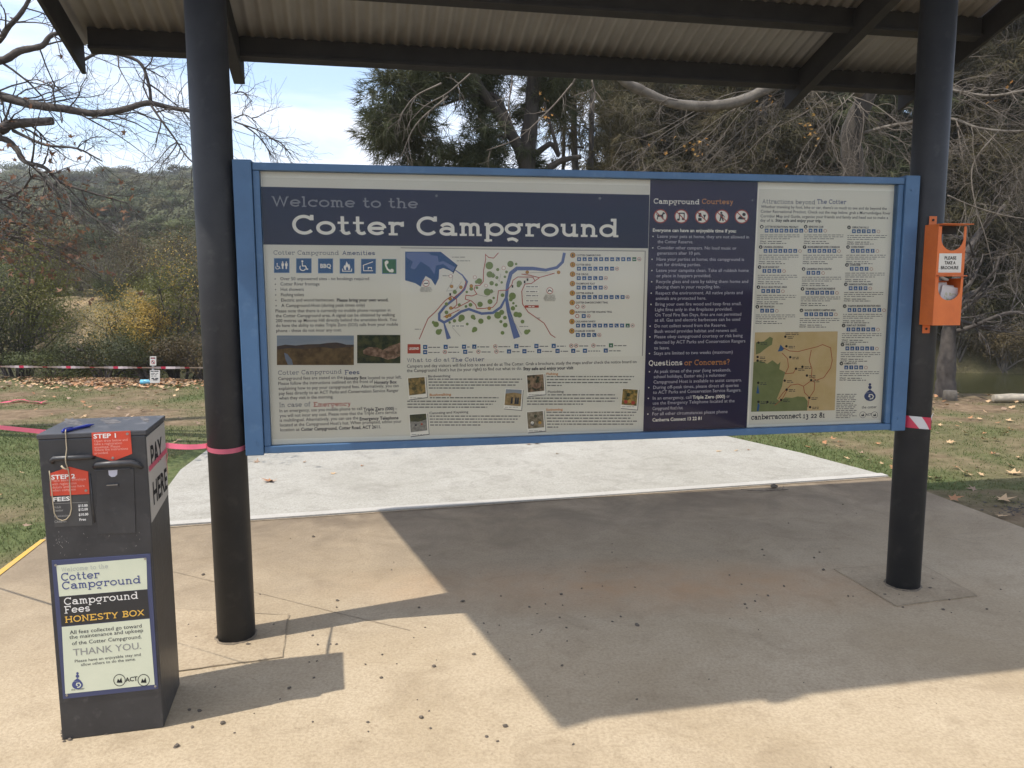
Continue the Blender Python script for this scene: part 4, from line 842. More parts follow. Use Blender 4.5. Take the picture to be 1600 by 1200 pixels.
poly(mb, PLB, [m7(*p) for p in [(62, 765), (100, 760), (128, 738), (142, 745), (138, 775), (120, 785), (100, 800), (82, 815), (62, 822)]], MGRN, q + .0003)
for pts in [[(178, 775), (195, 795), (185, 805), (165, 808)], [(72, 960), (78, 1005), (64, 1003)], [(72, 1045), (80, 1060), (75, 1086), (66, 1088)]]: poly(mb, PLB, [m7(*p) for p in pts], MDK, q + .0006)
for i, pts in enumerate([[(190, 790), (220, 805), (260, 808), (310, 795), (350, 785), (375, 775), (412, 790), (420, 850), (412, 885), (380, 930), (345, 942), (322, 925), (325, 890), (312, 850), (322, 800)], [(185, 815), (210, 840), (215, 880), (200, 912), (238, 908), (248, 890)], [(168, 1030), (190, 1000), (225, 965), (260, 960), (285, 970), (320, 945), (338, 950), (335, 990), (312, 1025), (305, 1068)], [(285, 970), (290, 1000), (312, 1022)], [(150, 1060), (185, 1030), (210, 985)]]): line(mb, PLB, [m7(*p) for p in pts], 1.1, MRD, q + .0007 + .0001 * i)
for i, pts in enumerate([[(330, 760), (350, 790), (362, 840), (350, 900), (330, 935)], [(300, 830), (360, 850), (415, 840)], [(400, 760), (380, 800), (375, 880), (390, 930)], [(345, 945), (385, 980), (380, 1030), (365, 1080)], [(330, 880), (410, 870)]]): line(mb, PLB, [m7(*p) for p in pts], .9, MYL, q + .0004 + .00005 * i)
for x, y in [(74, 766), (70, 833), (70, 850), (73, 954), (74, 1043), (116, 1044), (200, 738), (205, 783), (223, 834), (250, 888), (280, 879), (301, 920), (321, 942), (197, 944), (206, 986), (180, 1034), (312, 1024), (316, 1068)]:
    disc(mb, PLB, *m7(x, y), 2.0, BLK, q + .0012, 10)
    for j in range(2): dashes(mb, PLB, *m7(x + 10, y + 2 + j * 7), m7(x + 40, 0)[0], 1.0, DKT, q + .0012, j)
for j in range(2): dashes(mb, PLB, *m7(200, 722 + j * 8), m7(262, 0)[0], 1.0, DKT, q + .0012, j)
mb.build('region_map', board)
def emblem(mb, pl, u, v, s, m, mbg, o):
    """dot, hill and curl of the river emblem"""
    disc(mb, pl, u, v - 1.35 * s, .22 * s, m, o, 12); disc(mb, pl, u, v - .86 * s, .30 * s, m, o, 14)
    poly(mb, pl, [(u, v - .55 * s), (u + .72 * s, v + .02 * s), (u - .72 * s, v + .02 * s)], m, o)
    poly(mb, pl, [(u + .95 * s * math.cos(R(a)), v + .62 * s + .78 * s * math.sin(R(a))) for a in range(-50, 231, 12)], m, o + .0001)
    line(mb, pl, [(u - .05 * s, v + 1.08 * s), (u + .40 * s, v + .98 * s), (u + .58 * s, v + .62 * s), (u + .32 * s, v + .30 * s), (u - .10 * s, v + .36 * s), (u - .18 * s, v + .66 * s), (u + .08 * s, v + .74 * s)], .17 * s, mbg, o + .0003)
def act(mb, pl, u, v, r, m, o, k=1.0):
    for du in (-15.5 * k, 15.5 * k):
        ring(mb, pl, u + du, v, r, .9 * k, m, o, 18)
        poly(mb, pl, [(u + du - .5 * r, v + .45 * r), (u + du - .25 * r, v - .3 * r), (u + du, v + .1 * r), (u + du + .3 * r, v - .5 * r), (u + du + .5 * r, v + .45 * r)], m, o)
    sans(mb, pl, 'ACT', u - 8 * k, v + 2.2 * k, u + 8 * k, 5.4 * k, m, o, True)
mb = MB(); u, v = m7(597, 1000); emblem(mb, PLB, u, v, 9.4, INAVY, PRINT, o1)
sans(mb, PLB, 'the cotter', *m7(558, 1075), m7(628, 0)[0], 4.2, DKT, o1); act(mb, PLB, *m7(591, 1104), 4.8, DKT, o1, .6)
mb.build('emblem', board)
for u, v in [(1401, 315), (1175, 313)]:
    mb = MB(); disc(mb, PLB, u, v, 1.6, BLK if u > 1300 else GREYT, .0042, 10); mb.build('screw', board)
# glazing: thin clear sheet
GLZ = bpy.data.materials.new('clear_acrylic'); GLZ.use_nodes = True; t = GLZ.node_tree; t.nodes.remove(t.nodes['Principled BSDF'])
tr = t.nodes.new('ShaderNodeBsdfTransparent'); gl = t.nodes.new('ShaderNodeBsdfGlossy'); gl.inputs['Roughness'].default_value = 0.03
fr_ = t.nodes.new('ShaderNodeFresnel'); fr_.inputs['IOR'].default_value = 1.45; ms = t.nodes.new('ShaderNodeMixShader')
tr.inputs['Color'].default_value = (0.97, 0.975, 0.965, 1)
t.links.new(fr_.outputs[0], ms.inputs[0]); t.links.new(tr.outputs[0], ms.inputs[1]); t.links.new(gl.outputs[0], ms.inputs[2]); t.links.new(ms.outputs[0], t.nodes['Material Output'].inputs['Surface'])
mb = MB(); a0, a1 = BA0 + CW + 0.031, BA1 - CW - 0.031
mb.add([sh(a0, .042, BZ0 + RW + .001), sh(a1, .042, BZ0 + RW + .001), sh(a1, .042, BZ1 - RW - .001), sh(a0, .042, BZ1 - RW - .001)], [(0, 1, 2, 3)], GLZ); mb.build('glazing', board)

# ------------------------------------------------------------------ honesty box
BOXP = mat('box_paint', (0.027, 0.0275, 0.031), 0.42, col2=(0.040, 0.040, 0.043), scale=7, bump=0.12, bscale=45, spots=(30, 0.25, (0.12, 0.115, 0.11)))
BOXL = mat('box_lid_paint', (0.040, 0.041, 0.048), 0.45, col2=(0.06, 0.061, 0.068), scale=9, bump=0.10, bscale=70, spots=(11, 0.55, (0.20, 0.19, 0.19)))
BF = onz(97, 1157); BR_ = onz(256, 1137); BX = (BR_ - BF) / np.linalg.norm(BR_ - BF); BY = np.array([-BX[1], BX[0], 0]); BWD, BDP, BH = 0.338, 0.322, 1.108
hbox = thing('honesty_box', 'tall dark grey metal honesty box for campground fees on the concrete', 'fee box', BF + BX * BWD / 2 + BY * BDP / 2, math.atan2(BX[1], BX[0]))
def hb(x, y, z): return BF + BX * x + BY * y + UP * z
def hpart(name, x0, x1, y0, y1, z0, z1, m, bevel=0.004, parent=None):
    mb = MB(); mb.box(hb(x0, y0, z0), BX * (x1 - x0), BY * (y1 - y0), UP * (z1 - z0), m); return mb.build(name, parent or hbox, bevel=bevel)
hpart('body', 0, BWD, 0, BDP, 0, BH - 0.014, BOXP, 0.004)
hpart('lid', -0.004, BWD + 0.004, -0.0008, BDP + 0.006, BH - 0.0135, BH + 0.004, BOXL, 0.003)
PH = Plane(hb(0, 0, 0), BX, -BY)
def c1(x, y): return (x / 2, 600 + y / 2)           # pixel helpers for the two close views of the box
def c9(x, y): return (60 + x / 5.457, 640 + y / 5.457)
SIGNC = mat('sign_cream', (0.66, 0.68, 0.52), 0.5, col2=(0.60, 0.63, 0.48), scale=5); SNAVY = mat('sign_navy', (0.05, 0.06, 0.13), 0.5); SBLK = mat('sign_black', (0.025, 0.025, 0.027), 0.5)
SINK = mat('sign_ink', (0.055, 0.07, 0.20), 0.6); SGRY = mat('sign_grey', (0.20, 0.20, 0.23), 0.6); SYEL = mat('sign_yellow', (0.75, 0.45, 0.08), 0.6); SWHT = mat('sign_white', (0.78, 0.76, 0.72), 0.6); SFNT = mat('sign_faint', (0.40, 0.42, 0.38), 0.6)
SRED = mat('plate_red', (0.62, 0.065, 0.03), 0.45, col2=(0.55, 0.06, 0.03), scale=8)
def slabplate(mb, pl, pts, th, m):
    """a plate with thickness th standing on the plane"""
    q = [pl.px(*p) for p in pts]; ar = sum(q[i][0] * q[(i + 1) % len(q)][1] - q[(i + 1) % len(q)][0] * q[i][1] for i in range(len(q)))
    if ar < 0: q = q[::-1]
    n = len(q); vs_ = [pl.w(a, b, th) for a, b in q] + [pl.w(a, b, 0.0) for a, b in q]
    mb.add(vs_, [tuple(range(n))] + [(i, n + i, n + (i + 1) % n, (i + 1) % n) for i in range(n)], m)
mb = MB(); slabplate(mb, PH, [c1(162, 551), c1(470, 530), c1(495, 951), c1(198, 983)], .003, SNAVY); o = .0034
poly(mb, PH, [c1(177, 566), c1(458, 542), c1(461, 640), c1(186, 663)], SIGNC, o); poly(mb, PH, [c1(186, 664), c1(461, 641), c1(468, 730), c1(193, 756)], SBLK, o); poly(mb, PH, [c1(194, 758), c1(468, 732), c1(484, 938), c1(205, 967)], SIGNC, o)
fp = mb.build('front_sign', hbox); o += .0005
mb = MB(); slab(mb, PH, 'Welcome to the', *c1(193, 586), c1(340, 0)[0], 7, SFNT, o, wt=.12); slab(mb, PH, 'Cotter', *c1(193, 615), c1(313, 0)[0], 12.5, SINK, o, wt=.145); slab(mb, PH, 'Campground', *c1(196, 642), c1(442, 0)[0], 12.5, SINK, o, wt=.145)
slab(mb, PH, 'Campground', *c1(202, 690), c1(434, 0)[0], 11.5, SWHT, o, wt=.13); slab(mb, PH, 'Fees', *c1(203, 716), c1(283, 0)[0], 11.5, SWHT, o, wt=.13); slab(mb, PH, 'HONESTY BOX', *c1(205, 745), c1(453, 0)[0], 10, SYEL, o, wt=.15)
mb.build('heading_text', fp)
mb = MB()
for t, x, y, xe in [('All fees collected go toward', 219, 781, 445), ('the maintenance and upkeep', 218, 796, 450), ('of the Cotter Campground.', 226, 815, 445)]: sans(mb, PH, t, *c1(x, y), c1(xe, 0)[0], 5.8, DKT, o)
mb.cut(); sans(mb, PH, 'THANK YOU.', *c1(230, 848), c1(444, 0)[0], 10.5, mat('sign_thanks_grey', (0.26, 0.26, 0.24), .6), o); mb.cut()
for t, x, y, xe in [('Please have an enjoyable stay and', 235, 869, 442), ('allow others to do the same.', 254, 880, 426)]: sans(mb, PH, t, *c1(x, y), c1(xe, 0)[0], 4.3, DKT, o)
mb.cut(); emblem(mb, PH, *c1(243, 927), 9.0, SINK, SIGNC, o); sans(mb, PH, 'the cotter', *c1(224, 957), c1(266, 0)[0], 3.0, DKT, o); mb.cut(); act(mb, PH, *c1(412, 924), 9.0, BLK, o, 1.22)
mb.build('body_text', fp)
for x, y in [(175, 565), (454, 545), (210, 971), (486, 943)]:
    mb = MB(); a, b = PH.px(*c1(x, y)); c = PH.w(a, b, .003); mb.tube([c, c - BY * .002], .0042, SCREW, k=10); mb.build('screw', fp)
mb = MB(); slabplate(mb, PH, [c9(455, 197), c9(785, 180), c9(800, 375), c9(635, 440), c9(465, 388)], .0025, SRED); s1 = mb.build('step_plate', hbox, label='red pointed plate reading STEP 1'); o = .0029
mb = MB(); sans(mb, PH, 'STEP 1', *c9(472, 245), c9(665, 0)[0], 6.6, SWHT, o, True)
PNK = mat('plate_small_text', (0.72, 0.34, 0.28), .6)
for t, x, y, xe in [('Open draw below and', 478, 277, 763), ('take a registration', 478, 303, 715), ('envelope. Please', 480, 330, 700), ('follow the instructions', 482, 353, 768), ('provided.', 482, 380, 600)]: sans(mb, PH, t, *c9(x, y), c9(xe, 0)[0], 3.7, PNK, o)
mb.build('plate_text', s1)
mb = MB(); slabplate(mb, PH, [c9(97, 545), c9(265, 487), c9(425, 527), c9(437, 718), c9(105, 735)], .0025, SRED); s2 = mb.build('step_plate', hbox, label='red plate with a pointed top reading STEP 2')
mb = MB(); sans(mb, PH, 'STEP 2', *c9(112, 594), c9(318, 0)[0], 6.6, SWHT, o, True)
for t, x, y, xe in [('Place sealed envelope', 116, 615, 410), ('with registration', 118, 645, 328), ('details and fees here', 120, 672, 398), ('when complete', 122, 698, 322)]: sans(mb, PH, t, *c9(x, y), c9(xe, 0)[0], 3.7, PNK, o)
mb.build('plate_text', s2)
for par, pts in ((s1, [(760, 205), (637, 411)]), (s2, [(408, 688), (255, 505)])):
    for x, y in pts:
        mb = MB(); a, b = PH.px(*c9(x, y)); c = PH.w(a, b, .0025); mb.tube([c, c - BY * .002], .0045, SCREW, k=10); mb.build('screw', par)
FEEP = mat('fee_plate_paint', (0.055, 0.054, 0.054), .5)
mb = MB(); slabplate(mb, PH, [c9(118, 738), c9(438, 722), c9(462, 985), c9(140, 1000)], .0015, FEEP); fe = mb.build('fee_plate', hbox); o = .0019; FTX = mat('fee_text', (0.33, 0.32, 0.30), .6)
mb = MB(); sans(mb, PH, 'FEES', *c9(128, 782), c9(272, 0)[0], 6.2, SWHT, o, True); line(mb, PH, [c9(130, 802), c9(425, 787)], .5, FTX, o)
for t, x, y, xe in [('Adult', 135, 842, 195), ('Senior', 136, 870, 215), ('Concession', 138, 917, 270), ('Children', 140, 965, 240)]: sans(mb, PH, t, *c9(x, y), c9(xe, 0)[0], 3.6, FTX, o)
for t, x, y, xe in [('$15.00', 342, 830, 422), ('$12.00', 344, 862, 424), ('$10.00', 346, 905, 428), ('Free', 352, 947, 408)]: sans(mb, PH, t, *c9(x, y), c9(xe, 0)[0], 3.8, SWHT, o, True)
mb.build('plate_text', fe)
def hw(x, y, off):
    a, b = PH.px(*c9(x, y)); return PH.w(a, b, off)
# two raised hoods over the openings, the drawer front, latch
mb = MB(); mb.tube([hw(122, 452, .002), hw(122, 428, .010), hw(140, 412, .013), hw(300, 404, .013), hw(455, 398, .012), hw(478, 408, .003)], [.006, .008, .009, .009, .009, .006], BOXP, k=8); mb.build('hood', hbox)
mb = MB(); mb.tube([hw(478, 490, .003), hw(500, 466, .012), hw(640, 454, .014), hw(800, 446, .013), hw(845, 462, .011), hw(888, 496, .002)], [.007, .010, .011, .011, .010, .006], BOXP, k=8); mb.build('hood', hbox)
mb = MB(); slabplate(mb, PH, [c9(487, 522), c9(815, 500), c9(832, 1050), c9(503, 1062)], .004, BOXP); dr = mb.build('drawer_front', hbox, bevel=.0015)
mb = MB(); slabplate(mb, PH, [c9(482, 512), c9(788, 494), c9(790, 503), c9(482, 521)], .008, BOXL); mb.build('drawer_lip', dr)
mb = MB(); poly(mb, PH, [c9(598, 515), c9(677, 510), c9(674, 552), c9(655, 570), c9(625, 572), c9(604, 556)], mat('envelope_paper', (0.50, 0.50, 0.58), .7), .0046); mb.build('paper_tab', dr)
mb = MB(); slabplate(mb, PH, [c9(578, 640), c9(690, 632), c9(690, 656), c9(578, 666)], .010, BOXP); slabplate(mb, PH, [c9(588, 636), c9(684, 630), c9(684, 637), c9(588, 643)], .0115, SCREW); mb.build('latch', dr)
mb = MB(); mb.tube([hw(440, 545, .002), hw(462, 780, .002), hw(480, 960, .002)], .0025, BOXP, k=6); mb.build('seam', hbox)
PS = Plane(hb(BWD, 0, 0), BY, BX)
STK = mat('side_sticker', (0.42, 0.40, 0.37), .45, col2=(0.47, 0.45, 0.42), scale=4)
mb = MB(); pts = [(.010, .775), (BDP - .004, .800), (BDP - .004, 1.088), (.010, 1.085)]
n4 = [PS.w(a, b, .0012) for a, b in pts] + [PS.w(a, b, 0) for a, b in pts]; mb.add(n4, [(0, 1, 2, 3)] + [(i, 4 + i, 4 + (i + 1) % 4, (i + 1) % 4) for i in range(4)], STK); st = mb.build('side_sticker', hbox)
def sidetext(t, a0, a1, z, hcap):
    vs_, fs = textmesh(t, True); xa = min(q[0] for q in vs_); xb = max(q[0] for q in vs_); ch = max(q[1] for q in vs_)
    mb = MB(); mb.add([PS.w(a0 + (q[0] - xa) / (xb - xa) * (a1 - a0), z + q[1] / ch * hcap, .0018) for q in vs_], fs, BLK); mb.build('sticker_text', st)
sidetext('PAY', .055, .250, .962, .082); sidetext('HERE', .055, .305, .828, .082)

# worn patches on the lid, scratches low on the front
WORN = mat('worn_paint', (0.15, 0.14, 0.14), .8, col2=(0.045, 0.045, 0.05), scale=38, pos=(.38, .62))
for cxs, cys, lx, ly in ((300, 104, 85, 36), (605, 92, 95, 30), (905, 82, 42, 28), (760, 78, 60, 4)):
    mb = MB(); vs_ = []
    for k in range(18):
        a = 2 * math.pi * k / 18; r_ = rnd.uniform(.55, 1.1); q = onz(*c9(cxs + lx * r_ * math.cos(a) - ly * .7 * math.sin(a), cys - ly * r_ * math.sin(a)), BH + .0044); vs_.append(q)
    mb.add(vs_, [tuple(range(18))], WORN); mb.build('worn_patch', hbox)
mb = MB()
for k in range(34):
    x, y = rnd.gauss(205, 32), rnd.gauss(1120, 38); a = rnd.uniform(-.6, .6); l = rnd.uniform(3, 14)
    if k > 18: x, y = rnd.uniform(130, 900), rnd.uniform(1010, 1240)
    line(mb, PH, [c9(x, y), c9(x + l * math.sin(a), y + l * math.cos(a))], rnd.uniform(.25, .6), FTX, .0006)
mb.build('scratches', hbox)
# pen tied on a string, lying on the lid
PENB = mat('pen_blue', (0.02, 0.035, 0.28), .3); STRM = mat('string_fibre', (0.42, 0.35, 0.24), .9)
zt = BH + .004 + .006
def lidpt(x, y): return onz(*c9(x, y), zt)
p0, p1 = lidpt(200, 186), lidpt(478, 124); dv = p1 - p0
pen = thing('pen', 'blue ballpoint pen tied to a string on top of the honesty box', 'pen', p0 + dv / 2)
mb = MB(); mb.tube([p0, p0 + dv * .03, p0 + dv * .30, p0 + dv * .32, p0 + dv * .80, p0 + dv * .84, p0 + dv * .97, p1], [.0035, .0058, .0060, .0052, .0058, .0050, .0018, .0008], PENB, k=10); mb.build('barrel', pen)
mb = MB(); cc = np.cross(dv / np.linalg.norm(dv), UP); mb.tube([p0 + dv * .04 + UP * .007, p0 + dv * .12 + UP * .0085, p0 + dv * .34 + UP * .007], .0016, PENB, k=6); mb.build('clip', pen)
mb = MB(); sp = [p0 + dv * .12 + UP * .004, hw(240, 196, .012) + UP * .002] + [hw(x, y, .006 if y < 380 else (.026 if y < 500 else .008)) for x, y in [(238, 215), (240, 260), (246, 330), (252, 400), (254, 440), (258, 500), (270, 560), (274, 640), (282, 760), (288, 840), (275, 895), (245, 930), (210, 941), (170, 925), (143, 880), (132, 800), (122, 700), (112, 620), (105, 560), (100, 518)]]
mb.tube(sp, .0019, STRM, k=5); mb.tube([hw(215, 466, .024), hw(235, 485, .027), hw(262, 494, .027)], .003, STRM, k=5); mb.build('string', pen)

# ------------------------------------------------------------------ brochure holder
ORG = mat('orange_paint', (0.66, 0.165, 0.035), .5, col2=(0.58, 0.135, 0.03), scale=9, bump=.05, bscale=150, spots=(26, .25, (0.42, 0.11, 0.03)))
HA0, HA1, HP0, HP1, HZ0, HZ1 = 3.374, 3.528, .088, .185, 1.412, 1.905
bro = thing('brochure_holder', 'orange metal brochure holder screwed to the right hand post', 'leaflet holder', sh((HA0 + HA1) / 2, HP0, HZ0), math.atan2(D[1], D[0]))
def bp_(name, a0, a1, p0_, p1_, z0, z1, m=ORG, bevel=.0015):
    mb = MB(); mb.box(sh(a0, p0_, z0), D * (a1 - a0), Nv * (p1_ - p0_), UP * (z1 - z0), m); return mb.build(name, bro, bevel=bevel)
th = .003
bp_('left_side', HA0, HA0 + th, HP0, HP1, HZ0, HZ1); bp_('base', HA0 + th, HA1, HP0, HP1 - th, HZ0, HZ0 + th)
bp_('right_side', HA1 - th, HA1, HP0, HP1 - th - .0005, HZ0 + th, HZ0 + .23)
bp_('back', HA0 + th, HA1 - th, HP0, HP0 + th, HZ0 + th, HZ0 + .22)
bp_('top_lid', HA0 + th, HA1 + .020, HP0 + .03, HP1 + .024, HZ1 - .004, HZ1)
bp_('top_back', HA0 + th, HA1 - .004, HP0 + .030, HP0 + .034, HZ1 - .045, HZ1 - .005, STEEL)
bp_('middle_shelf', HA0 + th, HA1 + .006, HP0 + .004, HP1 + .020, HZ0 + .240, HZ0 + .2445)
# front sheet with a half round bite at the top and another below the shelf
w_ = HA1 - HA0; cx = HA0 + w_ * .52; rr = w_ * .40
def front(z0, z1, r_, name, straight):
    mb = MB(); n = 16; pts_up = []
    zc = z1 - straight
    arc = [(cx + r_ * math.cos(R(180 + 180 * i / n)), zc + r_ * math.sin(R(180 + 180 * i / n))) for i in range(n + 1)]
    top = [(HA0, z1), (cx - r_, z1)] + arc + [(cx + r_, z1), (HA1, z1)]
    bot = [(a, z0) for a, _ in top]
    vs_ = []
    for off in (HP1, HP1 - th):
        vs_ += [sh(a, off, z) for a, z in top] + [sh(a, off, z) for a, z in bot]
    m_ = len(top); fs = []
    for i in range(m_ - 1):
        if abs(top[i][0] - top[i + 1][0]) < 1e-7: 
            fs.append((i, i + 1, 2 * m_ + i + 1, 2 * m_ + i)); continue
        fs.append((m_ + i, m_ + i + 1, i + 1, i)); fs.append((2 * m_ + i, 2 * m_ + i + 1, 3 * m_ + i + 1, 3 * m_ + i)); fs.append((i, i + 1, 2 * m_ + i + 1, 2 * m_ + i))
    fs.append((0, 2 * m_, 3 * m_, m_)); fs.append((m_ - 1, 2 * m_ - 1, 4 * m_ - 1, 3 * m_ - 1)); fs.append((m_, 3 * m_, 4 * m_ - 1, 2 * m_ - 1))
    mb.add(vs_, fs, ORG); return mb.build(name, bro)
front(HZ0, HZ0 + .239, rr, 'lower_front', .055)
front(HZ0 + .246, HZ1 - .012, rr, 'upper_front', .055)
PF = Plane(sh(0, HP1), D, Nv)
def c10(x, y): return (1420 + x / 5.718, 320 + y / 5.714)
mb = MB(); slabplate(mb, PF, [c10(273, 434), c10(473, 434), c10(464, 605), c10(262, 605)], .001, mat('sticker_white', (0.62, 0.60, 0.54), .5)); lb = mb.build('label', bro)
mb = MB()
for t, x, y, xe in [('PLEASE', 317, 488, 422), ('TAKE A', 317, 531, 415), ('BROCHURE', 284, 575, 440)]: sans(mb, PF, t, *c10(x, y), c10(xe, 0)[0], 4.8, BLK, .0016, True)
mb.build('label_text', lb)
for a, z0, z1, zh in ((HA0 + .043, HZ1 - .002, HZ1 + .045, HZ1 + .026), (HA0 + .043, HZ0 - .044, HZ0 + .004, HZ0 - .022)):
    fl_ = bp_('mounting_flange', a - .02, a + .022, HP0 - .004, HP0 - .0005, z0, z1); mb = MB(); c = sh(a, HP0 - .0005, zh); mb.tube([c, c + Nv * .004], .006, STEEL, k=8); mb.build('bolt', fl_)
BPA = mat('brochure_paper', (0.60, 0.57, 0.58), .6, col2=(0.50, 0.48, 0.47), scale=16); BGR = mat('brochure_print', (0.30, 0.32, 0.14), .6, col2=(0.55, 0.52, 0.50), scale=60, pos=(.4, .55))
for k, (da, tilt, m_) in enumerate([(.040, -.02, BPA), (.052, .10, BPA), (.062, .18, BGR)]):
    b = thing('brochure', ['pale folded brochure at the back of the orange holder', 'white brochure tilted in the orange holder, between two others', 'white brochure with a green printed sketch, foremost in the orange holder'][k], 'brochure', sh(HA0 + da, HP0 + .05, HZ0 + .006), math.atan2(D[1], D[0]), 'brochures in the orange holder')
    mb = MB(); ca, sa = math.cos(tilt), math.sin(tilt); ex = D * ca - UP * sa; ez = UP * ca + D * sa
    o_ = sh(HA0 + .012 + .010 * k, HP0 + .040 + .012 * k, HZ0 + .024 - .004 * k); mb.box(o_, ex * .098, Nv * .005, ez * .185, BPA); mb.build('cover', b)
    if m_ is BGR:
        mb = MB(); q = o_ + ex * .022 + ez * .095 + Nv * .0055; mb.add([q, q + ex * .066, q + ex * .066 + ez * .06, q + ez * .06], [(0, 1, 2, 3)], BGR); mb.build('cover_print', b)

# ------------------------------------------------------------------ tapes
PINK = foliage('pink_tape', [(0.86, 0.17, 0.27), (0.92, 0.24, 0.34)], .4, .5); TPNK = mat('far_tape_white', (0.62, 0.52, 0.52), .5); TRED = mat('tape_red', (0.50, 0.03, 0.075), .4); TWHT = mat('tape_white', (0.55, 0.54, 0.54), .4)
def ribbon(mb, pts, w, m, twist=None, up=UP, nseg=6):
    P = []
    pts = [np.array(p, float) for p in pts]
    for i in range(len(pts) - 1):
        for k in range(nseg): P.append(pts[i] + (pts[i + 1] - pts[i]) * k / nseg)
    P.append(pts[-1]); n = len(P); vs_ = []
    for i, p in enumerate(P):
        d = P[min(i + 1, n - 1)] - P[max(i - 1, 0)]; d /= np.linalg.norm(d) + 1e-9; s = np.cross(d, up); s /= np.linalg.norm(s) + 1e-9
        a = twist(i / (n - 1)) if twist else 0.0; u_ = up * math.cos(a) + s * math.sin(a)
        vs_ += [p - u_ * w / 2, p + u_ * w / 2]
    mb.add(vs_, [(2 * i, 2 * i + 2, 2 * i + 3, 2 * i + 1) for i in range(n - 1)], m, True)
def sag(a, b, s, n=8): return [a + (b - a) * t + UP * (-4 * s * t * (1 - t)) for t in np.linspace(0, 1, n)]
bl_ = hb(0.02, BDP + .004, 1.035); brc = hb(BWD + .003, BDP + .003, .985)
mb = MB(); far_l = at(-420, 606, 4.3)
ribbon(mb, sag(far_l, hb(-.004, BDP - .03, 1.060), .02), .020, PINK, twist=lambda t: .3 * math.sin(9 * t))
o_ = mb.build('pink_tape'); o_['label'] = 'bright pink plastic tape running from the left edge to the honesty box'; o_['category'] = 'barrier tape'; o_['group'] = 'pink tapes'
mb = MB(); ribbon(mb, [hb(-.004, BDP - .03, 1.060), hb(-.004, BDP + .004, 1.05), hb(BWD * .5, BDP + .004, .99), hb(BWD + .004, BDP + .004, .992)], .020, PINK)
pc = sh(0, 0, .905)
def cyl(c, r, th_, z): return c + np.array([r * math.cos(th_), r * math.sin(th_), z])
th0 = math.radians(190); s_ = cyl(pc, .0865, th0, .0)
ribbon(mb, sag(hb(BWD + .004, BDP + .004, .992), s_, .006), .022, PINK, twist=lambda t: .15 * math.sin(7 * t))
ribbon(mb, [cyl(pc, .0865 + .0012 * (k / 30), th0 + 2 * math.pi * k / 30 * 1.05, -.012 * math.sin(math.pi * 2 * k / 30) - .004 * k / 30) for k in range(31)], .022, PINK, nseg=1)
ribbon(mb, [hb(BWD + .0035, BDP + .004, .975), hb(BWD + .0035, BDP * .5, .972), hb(BWD + .0035, .012, .968)], .019, PINK)
ribbon(mb, [hb(BWD + .005, BDP + .003, .962), hb(BWD + .006, BDP - .03, .93), hb(BWD + .0055, BDP - .012, .885)], .017, PINK)
o_ = mb.build('pink_tape'); o_['label'] = 'bright pink plastic tape tied from the honesty box round the left post'; o_['category'] = 'barrier tape'; o_['group'] = 'pink tapes'
# red and white wrap on the right post, with a printed letter
mb = MB(); rc = sh(3.4425, 0, 0); zc0 = 0.0
def wrapz(t):      # t angle from the camera-facing direction, positive to the right
    return .897 + .012 * math.cos(t + .9)
base = math.atan2(Nv[1], Nv[0])
def wp(t, s, r): return cyl(rc, r, base + t, wrapz(t) + s)
h_ = .062; shear = .62
stripes = [(-1.9, -.60, TRED), (-.60, .12, TWHT), (.12, .95, TRED), (.95, 1.65, TWHT), (1.65, 2.5, TRED), (2.5, 3.2, TWHT), (3.2, 4.0, TRED), (4.0, 4.383, TWHT)]
for t0, t1, m_ in stripes:
    n = 8; vs_ = []
    for i in range(n + 1):
        for j in range(4):
            s = -h_ / 2 + h_ * j / 3; tt = t0 + (t1 - t0) * i / n - shear * (s / h_); vs_.append(wp(tt, s, .0862))
    mb.add(vs_, [(i * 4 + j, (i + 1) * 4 + j, (i + 1) * 4 + j + 1, i * 4 + j + 1) for i in range(n) for j in range(3)], m_, True)
wrapo = mb.build('post_tape'); wrapo['label'] = 'red and white striped warning tape wrapped round the right post'; wrapo['category'] = 'barrier tape'
mb = MB(); vs_, fs = textmesh('D', True); mb.add([wp(.66 + q[0] * .36, -.022 + q[1] * .055, .0868) for q in vs_], fs, BLK); mb.build('tape_letter', wrapo)
mb = MB(); ribbon(mb, [wp(.55 + .1 * i, .034 + .006 * i, .0872 + .001 * i) for i in range(9)], .014, TWHT, nseg=1); mb.build('loose_end', wrapo)
# far barrier tape across the lawn
mb = MB(); a = at(-330, 566, 10.6); b = at(470, 574, 10.2); pts = sag(a, b, .03, 110); L60 = len(pts)
for i in range(L60 - 1): ribbon(mb, [pts[i], pts[i + 1]], .032, TPNK if i % 5 else TRED, twist=lambda t, i=i: .5 + .5 * math.sin(i * .6), nseg=1)
o_ = mb.build('warning_tape'); o_['label'] = 'long red and white tape strung across the grass in the distance'; o_['category'] = 'barrier tape'
mb = MB(); pts = [onz(u, v, -.02) for u, v in [(-60, 632), (0, 629), (18, 627), (30, 624), (42, 626), (56, 627), (64, 629), (72, 626)]]; ribbon(mb, pts, .06, PINK, twist=lambda t: 1.3 + .2 * math.sin(20 * t)); 
ribbon(mb, [onz(u, v, -.01) for u, v in [(0, 622), (20, 625), (40, 624)]], .05, PINK, twist=lambda t: 1.3)
o_ = mb.build('fallen_tape'); o_['label'] = 'loose pink tape lying crumpled on the bare ground at far left'; o_['category'] = 'barrier tape'

